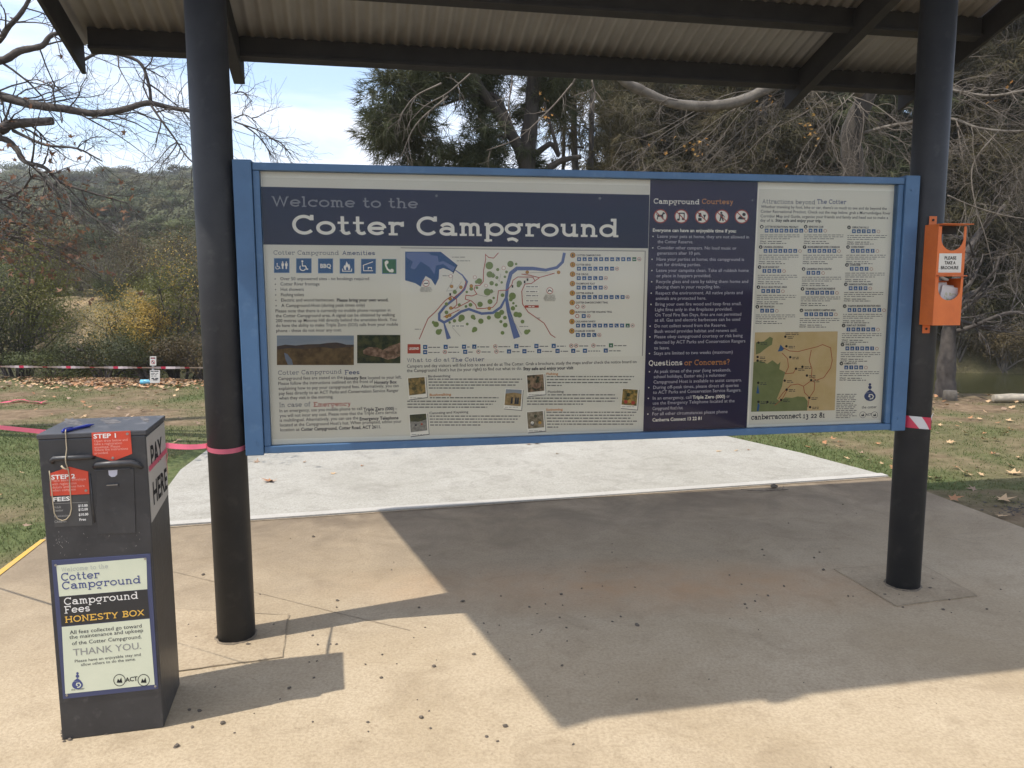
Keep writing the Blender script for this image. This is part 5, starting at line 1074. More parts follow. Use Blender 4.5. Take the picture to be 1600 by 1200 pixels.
# ------------------------------------------------------------------ far sign, blue litter
sg = onz(241, 602, -.03); SWB = mat('far_sign_white', (0.62, 0.60, 0.56), .5); GAL = mat('galvanised', (0.32, 0.33, 0.34), .4, metal=.6)
sign = thing('warning_sign', 'small white warning notice of two plates on a thin post by the river bank', 'sign', sg)
mb = MB(); mb.tube([sg - UP * .1, sg + UP * .50], .018, GAL, k=10); mb.build('post', sign)
PW = Plane(sg + np.array([0, -.022, 0]), (1, 0, 0), (0, -1, 0))
def c3(x, y): return (x / 4, 440 + y / 4)
mb = MB(); slabplate(mb, PW, [c3(938, 467), c3(977, 467), c3(977, 524), c3(938, 524)], .006, SWB); rect(mb, PW, *c3(943, 474), *c3(972, 482), BLK, .0068); rect(mb, PW, *c3(948, 476), *c3(967, 480), TRED, .0076); line(mb, PW, [c3(950, 492), c3(966, 514)], 1.2, BLK, .007); ring(mb, PW, *c3(958, 503), 2.6, .7, TRED, .0078, 12); mb.build('sign_plate', sign)
mb = MB(); slabplate(mb, PW, [c3(938, 553), c3(1000, 553), c3(1000, 633), c3(938, 633)], .006, SWB)
for y, x0, x1, h2 in [(563, 942, 992, 1.5), (575, 945, 990, .8), (583, 945, 985, .8), (592, 946, 978, .8), (609, 948, 993, 1.9), (617, 958, 985, 1.6)]: dashes(mb, PW, *c3(x0, y), c3(x1, 0)[0], h2, DKB, .0068, y)
mb.build('sign_plate', sign)
lg = onz(228, 601, -.03); BLUP = mat('blue_plastic', (0.10, 0.42, 0.62), .3, col2=(0.25, 0.55, 0.70), scale=14)
mb = MB(); mb.tube([lg + np.array([-.09, 0, .045]), lg + np.array([-.085, 0, .045]), lg + np.array([.04, .01, .045]), lg + np.array([.07, .012, .04]), lg + np.array([.1, .014, .036])], [.03, .045, .045, .022, .018], BLUP, k=10); o_ = mb.build('plastic_bottle'); o_['label'] = 'pale blue plastic bottle lying on the grass beside the small white sign'; o_['category'] = 'litter'

# ------------------------------------------------------------------ pebbles on the slab, stone and stick at the joint
PEB = mat('pebble_stone', (0.085, 0.070, 0.055), .95, col2=(0.16, 0.135, 0.11), scale=60, spec=.15)
PEBM = []
for k in range(6):
    mb = MB(); r = random.Random(k); n = 7; vs_ = [(0, 0, .55 + r.uniform(-.1, .25))]
    for lv, (z, rr2) in enumerate(((.35, .72), (-.05, 1.0), (-.45, .6))):
        for j in range(n):
            a = 2 * math.pi * (j + .5 * (lv % 2)) / n; q = rr2 * r.uniform(.78, 1.18); vs_.append((q * math.cos(a), q * math.sin(a) * .8, z + r.uniform(-.1, .1)))
    fs = [(0, 1 + j, 1 + (j + 1) % n) for j in range(n)]
    for lv in range(2):
        for j in range(n):
            a, b = 1 + lv * n + j, 1 + lv * n + (j + 1) % n; fs.append((a, a + n, b + n, b))
    mb.add(vs_, fs, PEB); me = bpy.data.meshes.new('pebble'); me.from_pydata(mb.v, [], mb.f); me.materials.append(PEB); me.update(); PEBM.append(me)
def pebble(p, s, label=None):
    if label is None:
        label = 'small dark pebble on the sunlit concrete ' + ('left of the shelter shadow' if p[0] < -.3 else 'in front of the shelter shadow') if (p[1] < 2.75 or p[0] < -.75 + (5.3 - p[1]) * .38) else 'small dark pebble in the shelter shadow on the concrete'
    o = bpy.data.objects.new('pebble', rnd.choice(PEBM)); COL.objects.link(o); o.location = (p[0], p[1], p[2] + .35 * s); o.scale = (s, s * rnd.uniform(.8, 1.1), s * rnd.uniform(.7, 1)); o.rotation_euler = (rnd.uniform(-.3, .3), rnd.uniform(-.3, .3), rnd.uniform(0, 6.3))
    o['label'] = label; o['category'] = 'pebble'; o['group'] = 'pebbles scattered on the concrete slab'
def c8(x, y): return (240 + x * .475, 680 + y * .475)
def c7b(x, y): return (1100 + x / 3.2, 600 + y / 3.2)
PX = [c8(*p) for p in [(163, 460), (350, 524), (115, 625), (188, 597), (140, 665), (310, 690), (395, 625), (523, 660), (540, 690), (583, 688), (601, 689), (512, 747), (537, 744), (528, 799), (446, 833), (416, 869), (227, 949), (127, 962), (266, 980), (152, 908), (118, 905), (523, 944), (706, 976), (704, 945), (752, 723), (800, 753), (749, 799), (923, 762), (856, 667), (893, 633), (873, 568), (604, 545), (602, 567), (790, 418), (783, 444), (908, 396), (880, 930), (906, 908), (911, 965), (1095, 993), (1131, 1008), (1157, 959), (1172, 738), (1053, 722), (1086, 620), (1137, 626), (1017, 548), (1142, 530), (1261, 588), (1289, 556), (1341, 525), (1345, 560), (1336, 600), (1275, 642), (1245, 657), (1358, 634), (1419, 598), (1360, 678), (1420, 450), (1476, 497), (1583, 501), (1509, 614), (1537, 598), (1508, 386), (1508, 358), (1590, 626), (1590, 870), (1344, 759), (1380, 1018), (75, 1025), (697, 755), (450, 340), (525, 335), (628, 291), (1408, 505), (1236, 566)]]
PX += [c7b(*p) for p in [(69, 886), (290, 829), (300, 858), (578, 842), (551, 870), (597, 931), (740, 939), (400, 1012), (188, 1003), (255, 1087), (205, 1103), (214, 1121), (282, 1139), (320, 1060), (745, 1062), (720, 1062), (994, 1117), (904, 1055), (975, 1055), (1130, 1022), (1142, 975), (1225, 1080), (1237, 1144), (1197, 1130), (1414, 1127), (1483, 1028), (1065, 1067), (422, 697), (694, 603), (127, 957)]]
for i, p in enumerate(PX):
    q = onz(*p)
    pebble(q, rnd.uniform(.0045, .0085) if rnd.random() < .8 else rnd.uniform(.009, .013))
for k in range(26):
    p = c1(200 + rnd.gauss(0, 14) + (0 if k < 16 else rnd.uniform(0, 170)), 1100 + rnd.gauss(0, 8) + (0 if k < 16 else -8)); q = onz(*p); pebble(q, rnd.uniform(.004, .009), 'tiny dark stone in the gravel at the foot of the honesty box')
for k in range(80):
    q = np.array([rnd.uniform(-2.6, 3.3), rnd.uniform(2.0, 5.6), 0]); pebble(q, rnd.uniform(.002, .0045))
mb = MB(); q = onz(*c7b(348, 524)); 
stn = bpy.data.objects.new('stone', PEBM[2].copy()); COL.objects.link(stn); stn.location = (q[0], q[1], .022); stn.scale = (.034, .03, .028); stn['label'] = 'grey stone lying beside a twig on the joint of the slab'; stn['category'] = 'stone'
BARK = mat('twig_bark', (0.13, 0.10, 0.075), .9, col2=(0.20, 0.165, 0.13), scale=18)
mb = MB(); mb.tube([onz(*c7b(x, y), .014) for x, y in [(185, 526), (230, 532), (300, 533), (340, 531), (400, 528), (424, 527)]], [.002, .0035, .005, .006, .005, .002], BARK, k=6); mb.tube([onz(*c7b(390, 528), .014), onz(*c7b(398, 510), .03)], [.004, .002], BARK, k=5); o_ = mb.build('twig'); o_['label'] = 'thin dark twig lying along the joint between slab and path'; o_['category'] = 'twig'

# ------------------------------------------------------------------ fallen leaves
LFM = [mat('leaf_brown', (0.30, 0.135, 0.06), .7, col2=(0.40, 0.20, 0.09), scale=40), mat('leaf_tan', (0.42, 0.27, 0.14), .7, col2=(0.50, 0.34, 0.19), scale=40), mat('leaf_grey_brown', (0.22, 0.15, 0.10), .7, col2=(0.30, 0.2, 0.13), scale=40)]
def leafgeo(seed, curl=.25):
    r = random.Random(seed); lob = [(0, 1.0), (36, .42), (62, .92), (95, .36), (122, .66), (160, .22), (200, .22), (238, .66), (265, .36), (298, .92), (324, .42)]
    vs_ = [(0, 0, .02)]
    for a, d_ in lob:
        d_ *= r.uniform(.85, 1.12); a += r.uniform(-7, 7); x, y = d_ * math.sin(R(a)), d_ * math.cos(R(a)); vs_.append((x, y, curl * (d_ ** 2) * r.uniform(-.1, 1.0) + .06))
    n = len(lob); fs = [(0, 1 + (i + 1) % n, 1 + i) for i in range(n)]
    b = len(vs_); vs_ += [(-.02, -.2, .06), (.02, -.2, .06), (.05, -.95, .16), (.02, -.95, .16)]; fs.append((b, b + 3, b + 2, b + 1))
    return vs_, fs
LME = []
for k in range(9):
    v_, f_ = leafgeo(k, .45); me = bpy.data.meshes.new('fallen_leaf'); me.from_pydata(v_, [], f_); me.materials.append(LFM[k % 3]); me.update(); LME.append(me)
def leaf(p, s, k, label, group=None):
    o = bpy.data.objects.new('fallen_leaf', LME[k % 9]); COL.objects.link(o); o.location = tuple(p); o.scale = (s, s, s); o.rotation_euler = (rnd.uniform(-.25, .25), rnd.uniform(-.25, .25), rnd.uniform(0, 6.3)); o['label'] = label; o['category'] = 'leaf'
    if group: o['group'] = group
    return o
lf = leaf(onz(422, 752, .008), .085, 0, 'large curled brown leaf lying on the pale path behind the left post'); lf.rotation_euler = (.1, -.1, 2.6)
for p, s in [((402, 722), .05), ((838, 693), .06), ((826, 694), .05), ((522, 740), .04), ((565, 728), .03), ((870, 709), .03), ((1122, 705), .04), ((1150, 704), .035), ((1170, 703), .03), ((475, 722), .03)]:
    leaf(onz(*p, .008), s, rnd.randrange(9), 'small dry leaf lying on the pale concrete path', 'dry leaves on the pale path')
def c11(x, y): return (1440 + x / 4.286, 560 + y / 4.286)
for i, (x, y) in enumerate([(540, 945), (425, 543), (492, 541), (612, 768), (605, 720), (55, 795), (95, 805), (118, 445), (197, 560), (550, 500), (235, 730), (297, 772), (403, 778), (210, 940), (530, 1055), (388, 403), (95, 282), (660, 670), (640, 770), (430, 360), (320, 400), (180, 560), (500, 640), (585, 417), (300, 500)]):
    leaf(onz(*c11(x, y), -.025), .11 if i == 0 else rnd.uniform(.045, .085), 1 + 3 * rnd.randrange(3) if rnd.random() < .6 else rnd.randrange(9), 'dry tan leaf lying on the ground right of the slab', 'dry leaves on the ground at the right')
for k in range(70):
    x = rnd.uniform(3.4, 9); y = rnd.uniform(5.5, 11); leaf((x, y, -.035), rnd.uniform(.03, .06), rnd.randrange(9), 'dry tan leaf lying on the ground right of the slab', 'dry leaves on the ground at the right')
for k in range(60):
    x = rnd.uniform(2.2, 3.6); y = rnd.uniform(6.6, 9.2)
    if x > 3.5 - .463 * (y - 6.4): leaf((x, y, -.01), rnd.uniform(.03, .055), rnd.randrange(9), 'dry leaf caught in the green grass beside the path', 'dry leaves in the grass beside the path')
for k in range(80):
    x = rnd.uniform(-9, -3.3); y = rnd.uniform(4.6, 12.5); leaf((x, y, -.02), rnd.uniform(.03, .055), rnd.randrange(9), 'dry leaf lying on the grass at the left', 'dry leaves on the grass at the left')
# litter band by the bank: nobody could count it
def scatter_leaves(n, fx):
    V, Fc, Mi = [], [], []
    for i in range(n):
        x, y, z = fx(); a = rnd.uniform(0, 6.3); s = rnd.uniform(.02, .05); t1 = rnd.uniform(-.5, .5); b = len(V)
        ca, sa = math.cos(a) * s, math.sin(a) * s; V += [(x - ca, y - sa, z), (x + sa * .6, y - ca * .6, z + t1 * s), (x + ca, y + sa, z + rnd.uniform(0, .6) * s), (x - sa * .6, y + ca * .6, z - t1 * s)]; Fc.append((b, b + 1, b + 2, b + 3)); Mi.append(rnd.randrange(3))
    return npmesh('leaf_litter', np.array(V), np.array(Fc), LFM, Mi, k=4)
def f_lit():
    if rnd.random() < .8: x = rnd.gauss(-7.2, .9); y = bank(x) - abs(rnd.gauss(0, .5)) - .05
    else: x = rnd.uniform(-14, 9); y = bank(x) - abs(rnd.gauss(0, 1.6))
    return x, y, -.02
link('leaf_litter', scatter_leaves(3600, f_lit), kind='stuff', label='band of fallen leaves along the top of the river bank', category='leaf litter')

# ------------------------------------------------------------------ grass
def grass_mesh():
    n = 330000; x = nrg.uniform(-11, 10, n); y = nrg.uniform(4.0, 13.2, n); keep = (y < bank(x) - .05)
    g = lawn(x, y); edge = 3.20 - 0.463 * (y - 6.4) + (fbm(x, y, .3, 61) - .5) * .22
    onpath = (x > -3.15 + (-.1) * (y - 6)) & (x < edge) & (y > 5.0) & (y < 11.2)
    onpath |= (y < 6.45) & (x > -3.10 - .17 * (4.9 - y) * -1) & (x < 3.35 + .15 * (6.0 - y)); onpath |= (x > -2.88) & (x < -2.3) & (y < 6.3)
    keep &= (nrg.random(n) < np.clip(g * 1.1 - .08, 0.02, 1)) & ~onpath
    keep &= nrg.random(n) < np.clip(7.5 / y, .3, 1)
    x, y, g = x[keep], y[keep], g[keep]; n = len(x); h = nrg.uniform(.012, .034, n) * (.6 + .6 * g); a = nrg.uniform(0, 6.283, n); w = nrg.uniform(.002, .0045, n) * (.7 + y / 9); ln = nrg.uniform(.2, 1.0, n) * h; b = nrg.uniform(0, 6.283, n)
    z = height(x, y) - .004
    v0 = np.stack([x - np.cos(a) * w, y - np.sin(a) * w, z], -1); v1 = np.stack([x + np.cos(a) * w, y + np.sin(a) * w, z], -1); v2 = np.stack([x + np.cos(b) * ln, y + np.sin(b) * ln, z + h], -1)
    V = np.stack([v0, v1, v2], 1).reshape(-1, 3); return npmesh('grass', V, np.arange(len(V)).reshape(-1, 3), [foliage('grass_blades', [(0.055, 0.082, 0.022), (0.095, 0.122, 0.04), (0.17, 0.165, 0.07), (0.26, 0.215, 0.12)], .6, .3, 1.5)])
link('grass', grass_mesh(), kind='stuff', label='short patchy green grass on both sides of the path', category='grass')

# ------------------------------------------------------------------ vegetation tools
def smooth_path(pts, n=5):
    pts = [np.array(p, float) for p in pts]; P = [2 * pts[0] - pts[1]] + pts + [2 * pts[-1] - pts[-2]]; out_ = []
    for i in range(1, len(P) - 2):
        for k in range(n):
            t = k / n; a, b, c, d_ = P[i - 1], P[i], P[i + 1], P[i + 2]
            out_.append(.5 * ((2 * b) + (-a + c) * t + (2 * a - 5 * b + 4 * c - d_) * t * t + (-a + 3 * b - 3 * c + d_) * t ** 3))
    out_.append(P[-2]); return out_
class Twigs:
    def __init__(s, seed): s.r = random.Random(seed); s.pl = []; s.ends = []
    def limb(s, pts, r0, r1, n=5):
        P = smooth_path(pts, n); m = len(P); rad = [r0 + (r1 - r0) * (i / (m - 1)) for i in range(m)]
        rad = [q * s.r.uniform(.93, 1.07) for q in rad]
        s.pl.append((P, rad)); return P, rad
    def grow(s, p, d, L, r, depth, droop=0.0, wig=.28, nseg=6, kids=(3, 5), ratio=.55, spread=.9, flat_=1.0):
        g = s.r; P = [np.array(p, float)]; d = np.array(d, float); d /= np.linalg.norm(d); rad = [r]
        step = L / nseg
        for i in range(nseg):
            d = d + np.array([g.gauss(0, wig), g.gauss(0, wig) * flat_, g.gauss(0, wig)]) ; d[2] -= droop; d /= np.linalg.norm(d)
            P.append(P[-1] + d * step); rad.append(max(r * (1 - .75 * (i + 1) / nseg), .0012))
        s.pl.append((P, rad))
        if depth <= 0: s.ends.append((P[-1], d)); return
        for k in range(g.randint(*kids)):
            t = g.uniform(.18, 1.0) * nseg; i = min(int(t), nseg - 1); q = P[i] + (P[i + 1] - P[i]) * (t - i)
            dd = P[i + 1] - P[i]; dd /= np.linalg.norm(dd); side = np.array([g.gauss(0, 1), g.gauss(0, 1) * flat_, g.gauss(0, 1)]); side -= dd * (side @ dd); side /= np.linalg.norm(side) + 1e-9
            s.grow(q, dd + side * spread * g.uniform(.6, 1.3), L * ratio * g.uniform(.6, 1.25), rad[i] * .62, depth - 1, droop, wig, max(4, nseg - 1), kids, ratio, spread, flat_)
    def sprout(s, P, rad, n, L, depth, t0=.1, t1=1.0, rs=.45, **k):
        g = s.r
        for i in range(n):
            t = g.uniform(t0, t1) * (len(P) - 1); j = min(int(t), len(P) - 2); q = P[j] + (P[j + 1] - P[j]) * (t - j); dd = P[j + 1] - P[j]; dd /= np.linalg.norm(dd)
            side = np.array([g.gauss(0, 1), g.gauss(0, .8), g.gauss(0, 1)]); side -= dd * (side @ dd) * .8; side /= np.linalg.norm(side)
            bias = np.array(k.get('bias', (0, 0, 0.2))); d = dd * .5 + side + bias
            kk = {a: b for a, b in k.items() if a != 'bias'}
            s.grow(q, d, L * g.uniform(.6, 1.3), max(rad[j] * rs, .004), depth, **kk)
    def mesh(s, name, mats, thick=.02, mid=.006):
        V, Q, T = [], [], []
        mb = MB()
        for P, rad in s.pl:
            k = 9 if rad[0] > .05 else (6 if rad[0] > thick else (4 if rad[0] > mid else 3)); mb.tube(P, rad, mats[0] if rad[0] > .016 else mats[-1], k=k, cap=rad[0] > mid)
        return mb
def tufts(centers, dirs, n_per, length, width, seed, droop=.35, spread=.55):
    """needle tufts as thin triangles; centers (m,3), dirs (m,3)"""
    g = np.random.default_rng(seed); m = len(centers); N = m * n_per
    c = np.repeat(np.asarray(centers), n_per, 0); d = np.repeat(np.asarray(dirs), n_per, 0) + g.normal(0, spread, (N, 3)); d[:, 2] -= droop
    d /= np.linalg.norm(d, axis=1)[:, None]; L = length * g.uniform(.55, 1.15, N)[:, None]; s = np.cross(d, g.normal(0, 1, (N, 3))); s /= np.linalg.norm(s, axis=1)[:, None] + 1e-9
    w = width * g.uniform(.6, 1.2, N)[:, None]; b0 = c + g.normal(0, .03, (N, 3))
    V = np.stack([b0 - s * w / 2, b0 + s * w / 2, b0 + d * L], 1).reshape(-1, 3); return V
def leafquads(C, size, seed, aspect=.55, N=None, jit=.55):
    g = np.random.default_rng(seed); n = len(C); a = g.normal(0, 1, (n, 3))
    if N is not None:                                # leaves face roughly outwards from their clump
        q = N + g.normal(0, jit, (n, 3)); q /= np.linalg.norm(q, axis=1)[:, None]; a -= q * np.sum(a * q, axis=1)[:, None]; a /= np.linalg.norm(a, axis=1)[:, None]; b = np.cross(q, a)
        s = size * g.uniform(.6, 1.3, n)[:, None]; a = a * s / 2; b = b * s / 2 * aspect
        return np.stack([C - a, C - b - a * .1, C + a, C + b - a * .1], 1).reshape(-1, 3)
    a /= np.linalg.norm(a, axis=1)[:, None]; b = g.normal(0, 1, (n, 3)); b = np.cross(a, b); b /= np.linalg.norm(b, axis=1)[:, None]
    s = size * g.uniform(.6, 1.3, n)[:, None]; a = a * s / 2; b = b * s / 2 * aspect
    return np.stack([C - a, C + b - a * .1, C + a, C - b - a * .1], 1).reshape(-1, 3)
SOAK = foliage('she_oak_needles', [(0.022, 0.030, 0.015), (0.043, 0.054, 0.025), (0.072, 0.078, 0.035), (0.098, 0.088, 0.043)], .65, .22, .7)
SOAKB = foliage('she_oak_needles_brown', [(0.028, 0.028, 0.014), (0.056, 0.051, 0.023), (0.088, 0.073, 0.035), (0.12, 0.087, 0.042)], .65, .22, .5)
SBARK = mat('she_oak_bark', (0.030, 0.026, 0.022), .95, col2=(0.06, 0.05, 0.04), scale=14, bump=.6, bscale=25, stretch=(1, 1, .25))
PBARK = mat('plane_bark', (0.085, 0.072, 0.058), .9, col2=(0.16, 0.14, 0.115), scale=7, bump=.2, bscale=30)
DBARK = mat('dark_twig_bark', (0.045, 0.037, 0.033), .9, col2=(0.085, 0.072, 0.062), scale=9, bump=.2, bscale=30)
TWIGL = mat('pale_twig_bark', (0.085, 0.070, 0.055), .9, col2=(0.155, 0.13, 0.105), scale=6)
GBARK = mat('gum_bark', (0.28, 0.25, 0.21), .85, col2=(0.40, 0.37, 0.32), scale=4)

def she_oak(name, label, base, height_, r0, crowns, seed, trunk_pts=None, m=None, n_tuft=22, n_need=15, length=.30, width=.016, group=None, extra_limbs=(), lean=(0, 0), bare=.0):
    """trunk with limbs out to clumps of drooping needles; crowns = list of (centre offset, radii, number of clumps)"""
    g = random.Random(seed); gg = np.random.default_rng(seed); m = m or SOAK; base = np.array(base, float)
    root = thing(name, label, 'tree', base, 0, group); tw = Twigs(seed)
    if trunk_pts is None:
        trunk_pts = [base - UP * .2] + [base + np.array([lean[0] * t + g.gauss(0, .06), lean[1] * t + g.gauss(0, .06), height_ * t]) for t in (.2, .4, .6, .8, 1)]
    P, rad = tw.limb(trunk_pts, r0, r0 * .3, 4)
    for pts, a, b in extra_limbs: tw.limb(pts, a, b, 5)
    C, Dr, CL_ = [], [], []
    for off, rdi, ncl in crowns:
        ctr = base + np.array(off)
        for k in range(ncl):
            q = gg.normal(0, 1, 3); q /= np.linalg.norm(q); q = ctr + q * np.array(rdi) * (g.random() ** .4)
            if q[2] < base[2] + .3: q[2] = base[2] + .3 + g.random()
            CL_.append(q)
            cs = .34 * (rdi[0] * rdi[2]) ** .25
            for t in range(n_tuft):
                v = gg.normal(0, 1, 3); v /= np.linalg.norm(v); p = q + v * cs * gg.random() ** .5 * np.array([1.1, 1.1, .8]); C.append(p); Dr.append(v * .7 + (q - ctr) / np.linalg.norm(q - ctr + 1e-6) * .4)
    # branches: every clump hangs on the nearest wood already there, nearest clumps first
    SK = np.array([p for pl_, _ in tw.pl for p in pl_]); SR = np.array([q for _, rr in tw.pl for q in rr])
    CL_ = np.array(CL_); todo = list(range(len(CL_)))
    dist = np.array([np.min(np.linalg.norm(SK - c, axis=1)) for c in CL_])
    for i in np.argsort(dist):
        c = CL_[i]; dd = np.linalg.norm(SK - c, axis=1) + np.maximum(0, SK[:, 2] - c[2]) * .8; j = int(np.argmin(dd)); s = SK[j]; L_n = np.linalg.norm(c - s)
        mid = (s + c) / 2 + np.array([g.gauss(0, .12), g.gauss(0, .12), g.gauss(.06, .10)]) * min(1, L_n)
        Pq, rq = tw.limb([s, mid, c], max(.008, min(SR[j] * .6, .035)), .005, 3)
        SK = np.concatenate([SK, np.array(Pq[1:])]); SR = np.concatenate([SR, np.array(rq[1:])])
    tw.mesh('trunk', [SBARK], .02, .008).build('trunk', root)
    V = tufts(C, Dr, n_need, length, width, seed); link('crown', npmesh('crown', V, np.arange(len(V)).reshape(-1, 3), [m]), root)
    return root
def copy_tree(root, loc, rz, sc, label):
    r = root.copy(); COL.objects.link(r); r.location = tuple(loc); r.rotation_euler = (0, 0, rz); r.scale = sc; r['label'] = label
    for ch in root.children:
        c = ch.copy(); COL.objects.link(c); c.parent = r
    return r
def Zg(x, y): return float(height(x, y))
def gp(u, y, dz=0.0):
    q = at(u, 450, y); return np.array([q[0], y, Zg(q[0], y) + dz])

# centre she-oak seen over the board
b = gp(824, 13.4)
tp = [b - UP * .2, at(822, 480, 13.4), at(823, 300, 13.4), at(824, 240, 13.4), at(830, 180, 13.4), at(836, 110, 13.4), at(840, 40, 13.5), at(842, -60, 13.5), at(846, -150, 13.6)]
lm = [([at(822, 262, 13.4), at(806, 222, 13.3), at(780, 180, 13.2), at(752, 140, 13.0), at(735, 105, 12.9), at(705, 40, 12.7)], .11, .05), ([at(806, 215, 13.3), at(775, 152, 13.2), at(735, 150, 13.1), at(690, 165, 13.0)], .05, .02), ([at(826, 250, 13.4), at(860, 225, 13.3), at(872, 240, 13.2), at(850, 160, 13.1)], .06, .02), ([at(858, 262, 13.2), at(880, 250, 13.1), at(908, 245, 13)], .06, .04)]
def off(u, v, y): return at(u, v, y) - b
she_oak('she_oak_tree', 'big dark she-oak with a forking black trunk above the middle of the board', b, 8, .20, [(off(625, 150, 12.6), (.55, .7, .6), 17), (off(612, 210, 12.5), (.60, .6, .42), 15), (off(690, 120, 12.8), (.6, .7, .4), 12), (off(655, 225, 12.7), (.55, .7, .45), 14), (off(740, 215, 13.2), (.7, .8, .5), 14), (off(790, 130, 13.6), (.8, .9, .45), 12), (off(765, 250, 13.4), (.9, .8, .3), 14), (off(840, 70, 13.6), (1.6, 1.0, .9), 30), (off(700, 30, 13), (1.4, 1, .9), 30), (off(870, 150, 13.8), (.55, .8, .5), 12), (off(775, 190, 14.2), (.6, .8, .5), 7), (off(655, 170, 12.8), (.8, .8, .7), 12), (off(720, 160, 13.4), (.5, .7, .4), 6)], 21, trunk_pts=tp, extra_limbs=lm, n_tuft=20, n_need=15, length=.24, width=.013)
b2 = gp(897, 16.5)
she_oak('she_oak_tree', 'she-oak with twin thin trunks standing right behind the forked she-oak', b2, 9, .12, [((.1, 0, 4.5), (1.0, 1.0, 1.3), 24), ((.9, 0, 3.6), (1.0, 1, 1.1), 22), ((-.6, 0, 2.6), (1.0, .9, .5), 12), ((.3, 0, 7), (1.6, 1.4, 1.5), 26)], 22, m=SOAKB, extra_limbs=[([b2 + np.array([.25, 0, 0]), b2 + np.array([.3, 0, 3]), b2 + np.array([.35, 0, 7])], .11, .05), ([b2 + np.array([-.3, .2, 0]), b2 + np.array([-.28, .2, 3]), b2 + np.array([-.2, .2, 7])], .08, .03)])
# wall of she-oaks along the far bank, behind the twigs at the right
proto = None
SPOT = [(985, 21, 1.0, 'rust tinged she-oak just left of the thick bare limb'), (1075, 23, 1.1, 'dense brown green she-oak behind the thick bare limb'), (1165, 20.5, 1.0, 'dense she-oak behind the drooping bare twigs, left of the right post'), (1255, 22.5, 1.15, 'tall dense she-oak behind the bare tree trunk'), (1345, 21, 1.05, 'dense she-oak hidden mostly by the bare tree beside the right post'), (1440, 22, 1.1, 'dense she-oak standing behind the right post and brochure holder'), (1530, 20.5, 1.0, 'dense olive she-oak right of the brochure holder, across the water'), (1610, 21.5, 1.15, 'tall she-oak at the right edge of the photo across the water'), (1720, 22, 1.1, 'she-oak just outside the right edge across the water'), (1490, 27, 1.45, 'tallest she-oak rising far behind the right post'), (1240, 29, 1.4, 'tall she-oak in the second row behind the bare tree'), (1020, 28, 1.15, 'she-oak in the second row behind the thick bare limb'), (1640, 29, 1.5, 'tall second row she-oak at the upper right corner'), (1380, 28, 1.4, 'tall second row she-oak above the right end of the board'), (1130, 30, 1.35, 'second row she-oak behind the drooping bare twigs')]
protos = []
for i, (u, y, s, lab) in enumerate(SPOT):
    q = gp(u, y); rz = rnd.uniform(0, 6.28)
    if i < 3:
        o_ = she_oak('she_oak_tree', lab, q, 8.5, .17, [((0, 0, 1.2), (2.0, 1.7, 1.2), 24), ((.2, 0, 3.2), (2.2, 1.9, 1.6), 40), ((-.2, .1, 5.4), (2.0, 1.8, 1.6), 36), ((0, 0, 7.6), (1.5, 1.4, 1.4), 24)], 40 + i, m=SOAKB if i != 1 else SOAK, n_tuft=24, n_need=14, length=.42, width=.026, lean=(rnd.uniform(-.6, .6), .2), group='she-oaks across the river'); protos.append(o_)
    else: copy_tree(protos[i % 3], q, rz, (s, s, s * rnd.uniform(.95, 1.15)), lab)
    if i < 3: o_.rotation_euler = (0, 0, rz); o_.scale = (s, s, s)
# leaning tree with its trunk in the grass at the right, stump and log beside it
b = onz(1478, 619, -.04); tw = Twigs(5)
t_ = thing('river_tree', 'bare grey brown tree trunk at the water edge right of the sign', 'tree', b)
dy = b[1]
P, rad = tw.limb([b - UP * .2, at(1478, 600, dy), at(1480, 560, dy), at(1483, 520, dy), at(1488, 470, dy), at(1500, 420, dy + .1), at(1525, 370, dy + .3), at(1570, 320, dy + .3)], .16, .025)
P2, r2 = tw.limb([at(1485, 520, dy), at(1520, 510, dy - .2), at(1570, 490, dy - .4), at(1620, 485, dy - .5), at(1690, 450, dy - .5)], .04, .02)
tw.sprout(P, rad, 16, 1.1, 2, .45, 1, droop=.02, wig=.22); tw.sprout(P2, r2, 14, .8, 2, droop=.08, wig=.22)
tw.mesh('trunk', [DBARK]).build('trunk', t_)
b = onz(1484, 624, -.04)
mb = MB(); mb.tube([b - UP * .1, b + UP * .05, b + UP * .13], [.105, .098, .09], PBARK, k=14); o_ = mb.build('tree_stump'); o_['label'] = 'low sawn stump at the foot of the leaning trunk'; o_['category'] = 'stump'
mb = MB(); mb.tube([onz(1552, 622, .02), onz(1580, 621, .03), onz(1640, 622, .02)], [.05, .06, .05], mat('weathered_wood', (0.42, 0.36, 0.27), .8, col2=(0.52, 0.46, 0.36), scale=12), k=8); o_ = mb.build('fallen_log'); o_['label'] = 'pale weathered log lying on the edge of the river bank'; o_['category'] = 'log'
mb = MB(); gq = onz(1596, 796, -.03)
HOLE = mat('dark_gravel', (0.05, 0.044, 0.04), .95, col2=(0.12, 0.105, 0.09), scale=50, spec=.15)
for k in range(260):
    q = gq + np.array([rnd.gauss(.14, .15), rnd.gauss(0, .11), .0]); sz = rnd.uniform(.005, .016); me = PEBM[k % 6]; an = rnd.uniform(0, 6.3); ca, sa = math.cos(an), math.sin(an)
    mb.add([(q[0] + (v.co.x * ca - v.co.y * sa) * sz, q[1] + (v.co.x * sa + v.co.y * ca) * sz, q[2] + v.co.z * sz * .8 - .015 + .25 * sz) for v in me.vertices], [tuple(p.vertices) for p in me.polygons], HOLE)
o_ = mb.build('gravel_heap', kind='stuff'); o_['label'] = 'small dark gravel heap on the soil at the right edge'; o_['category'] = 'gravel'

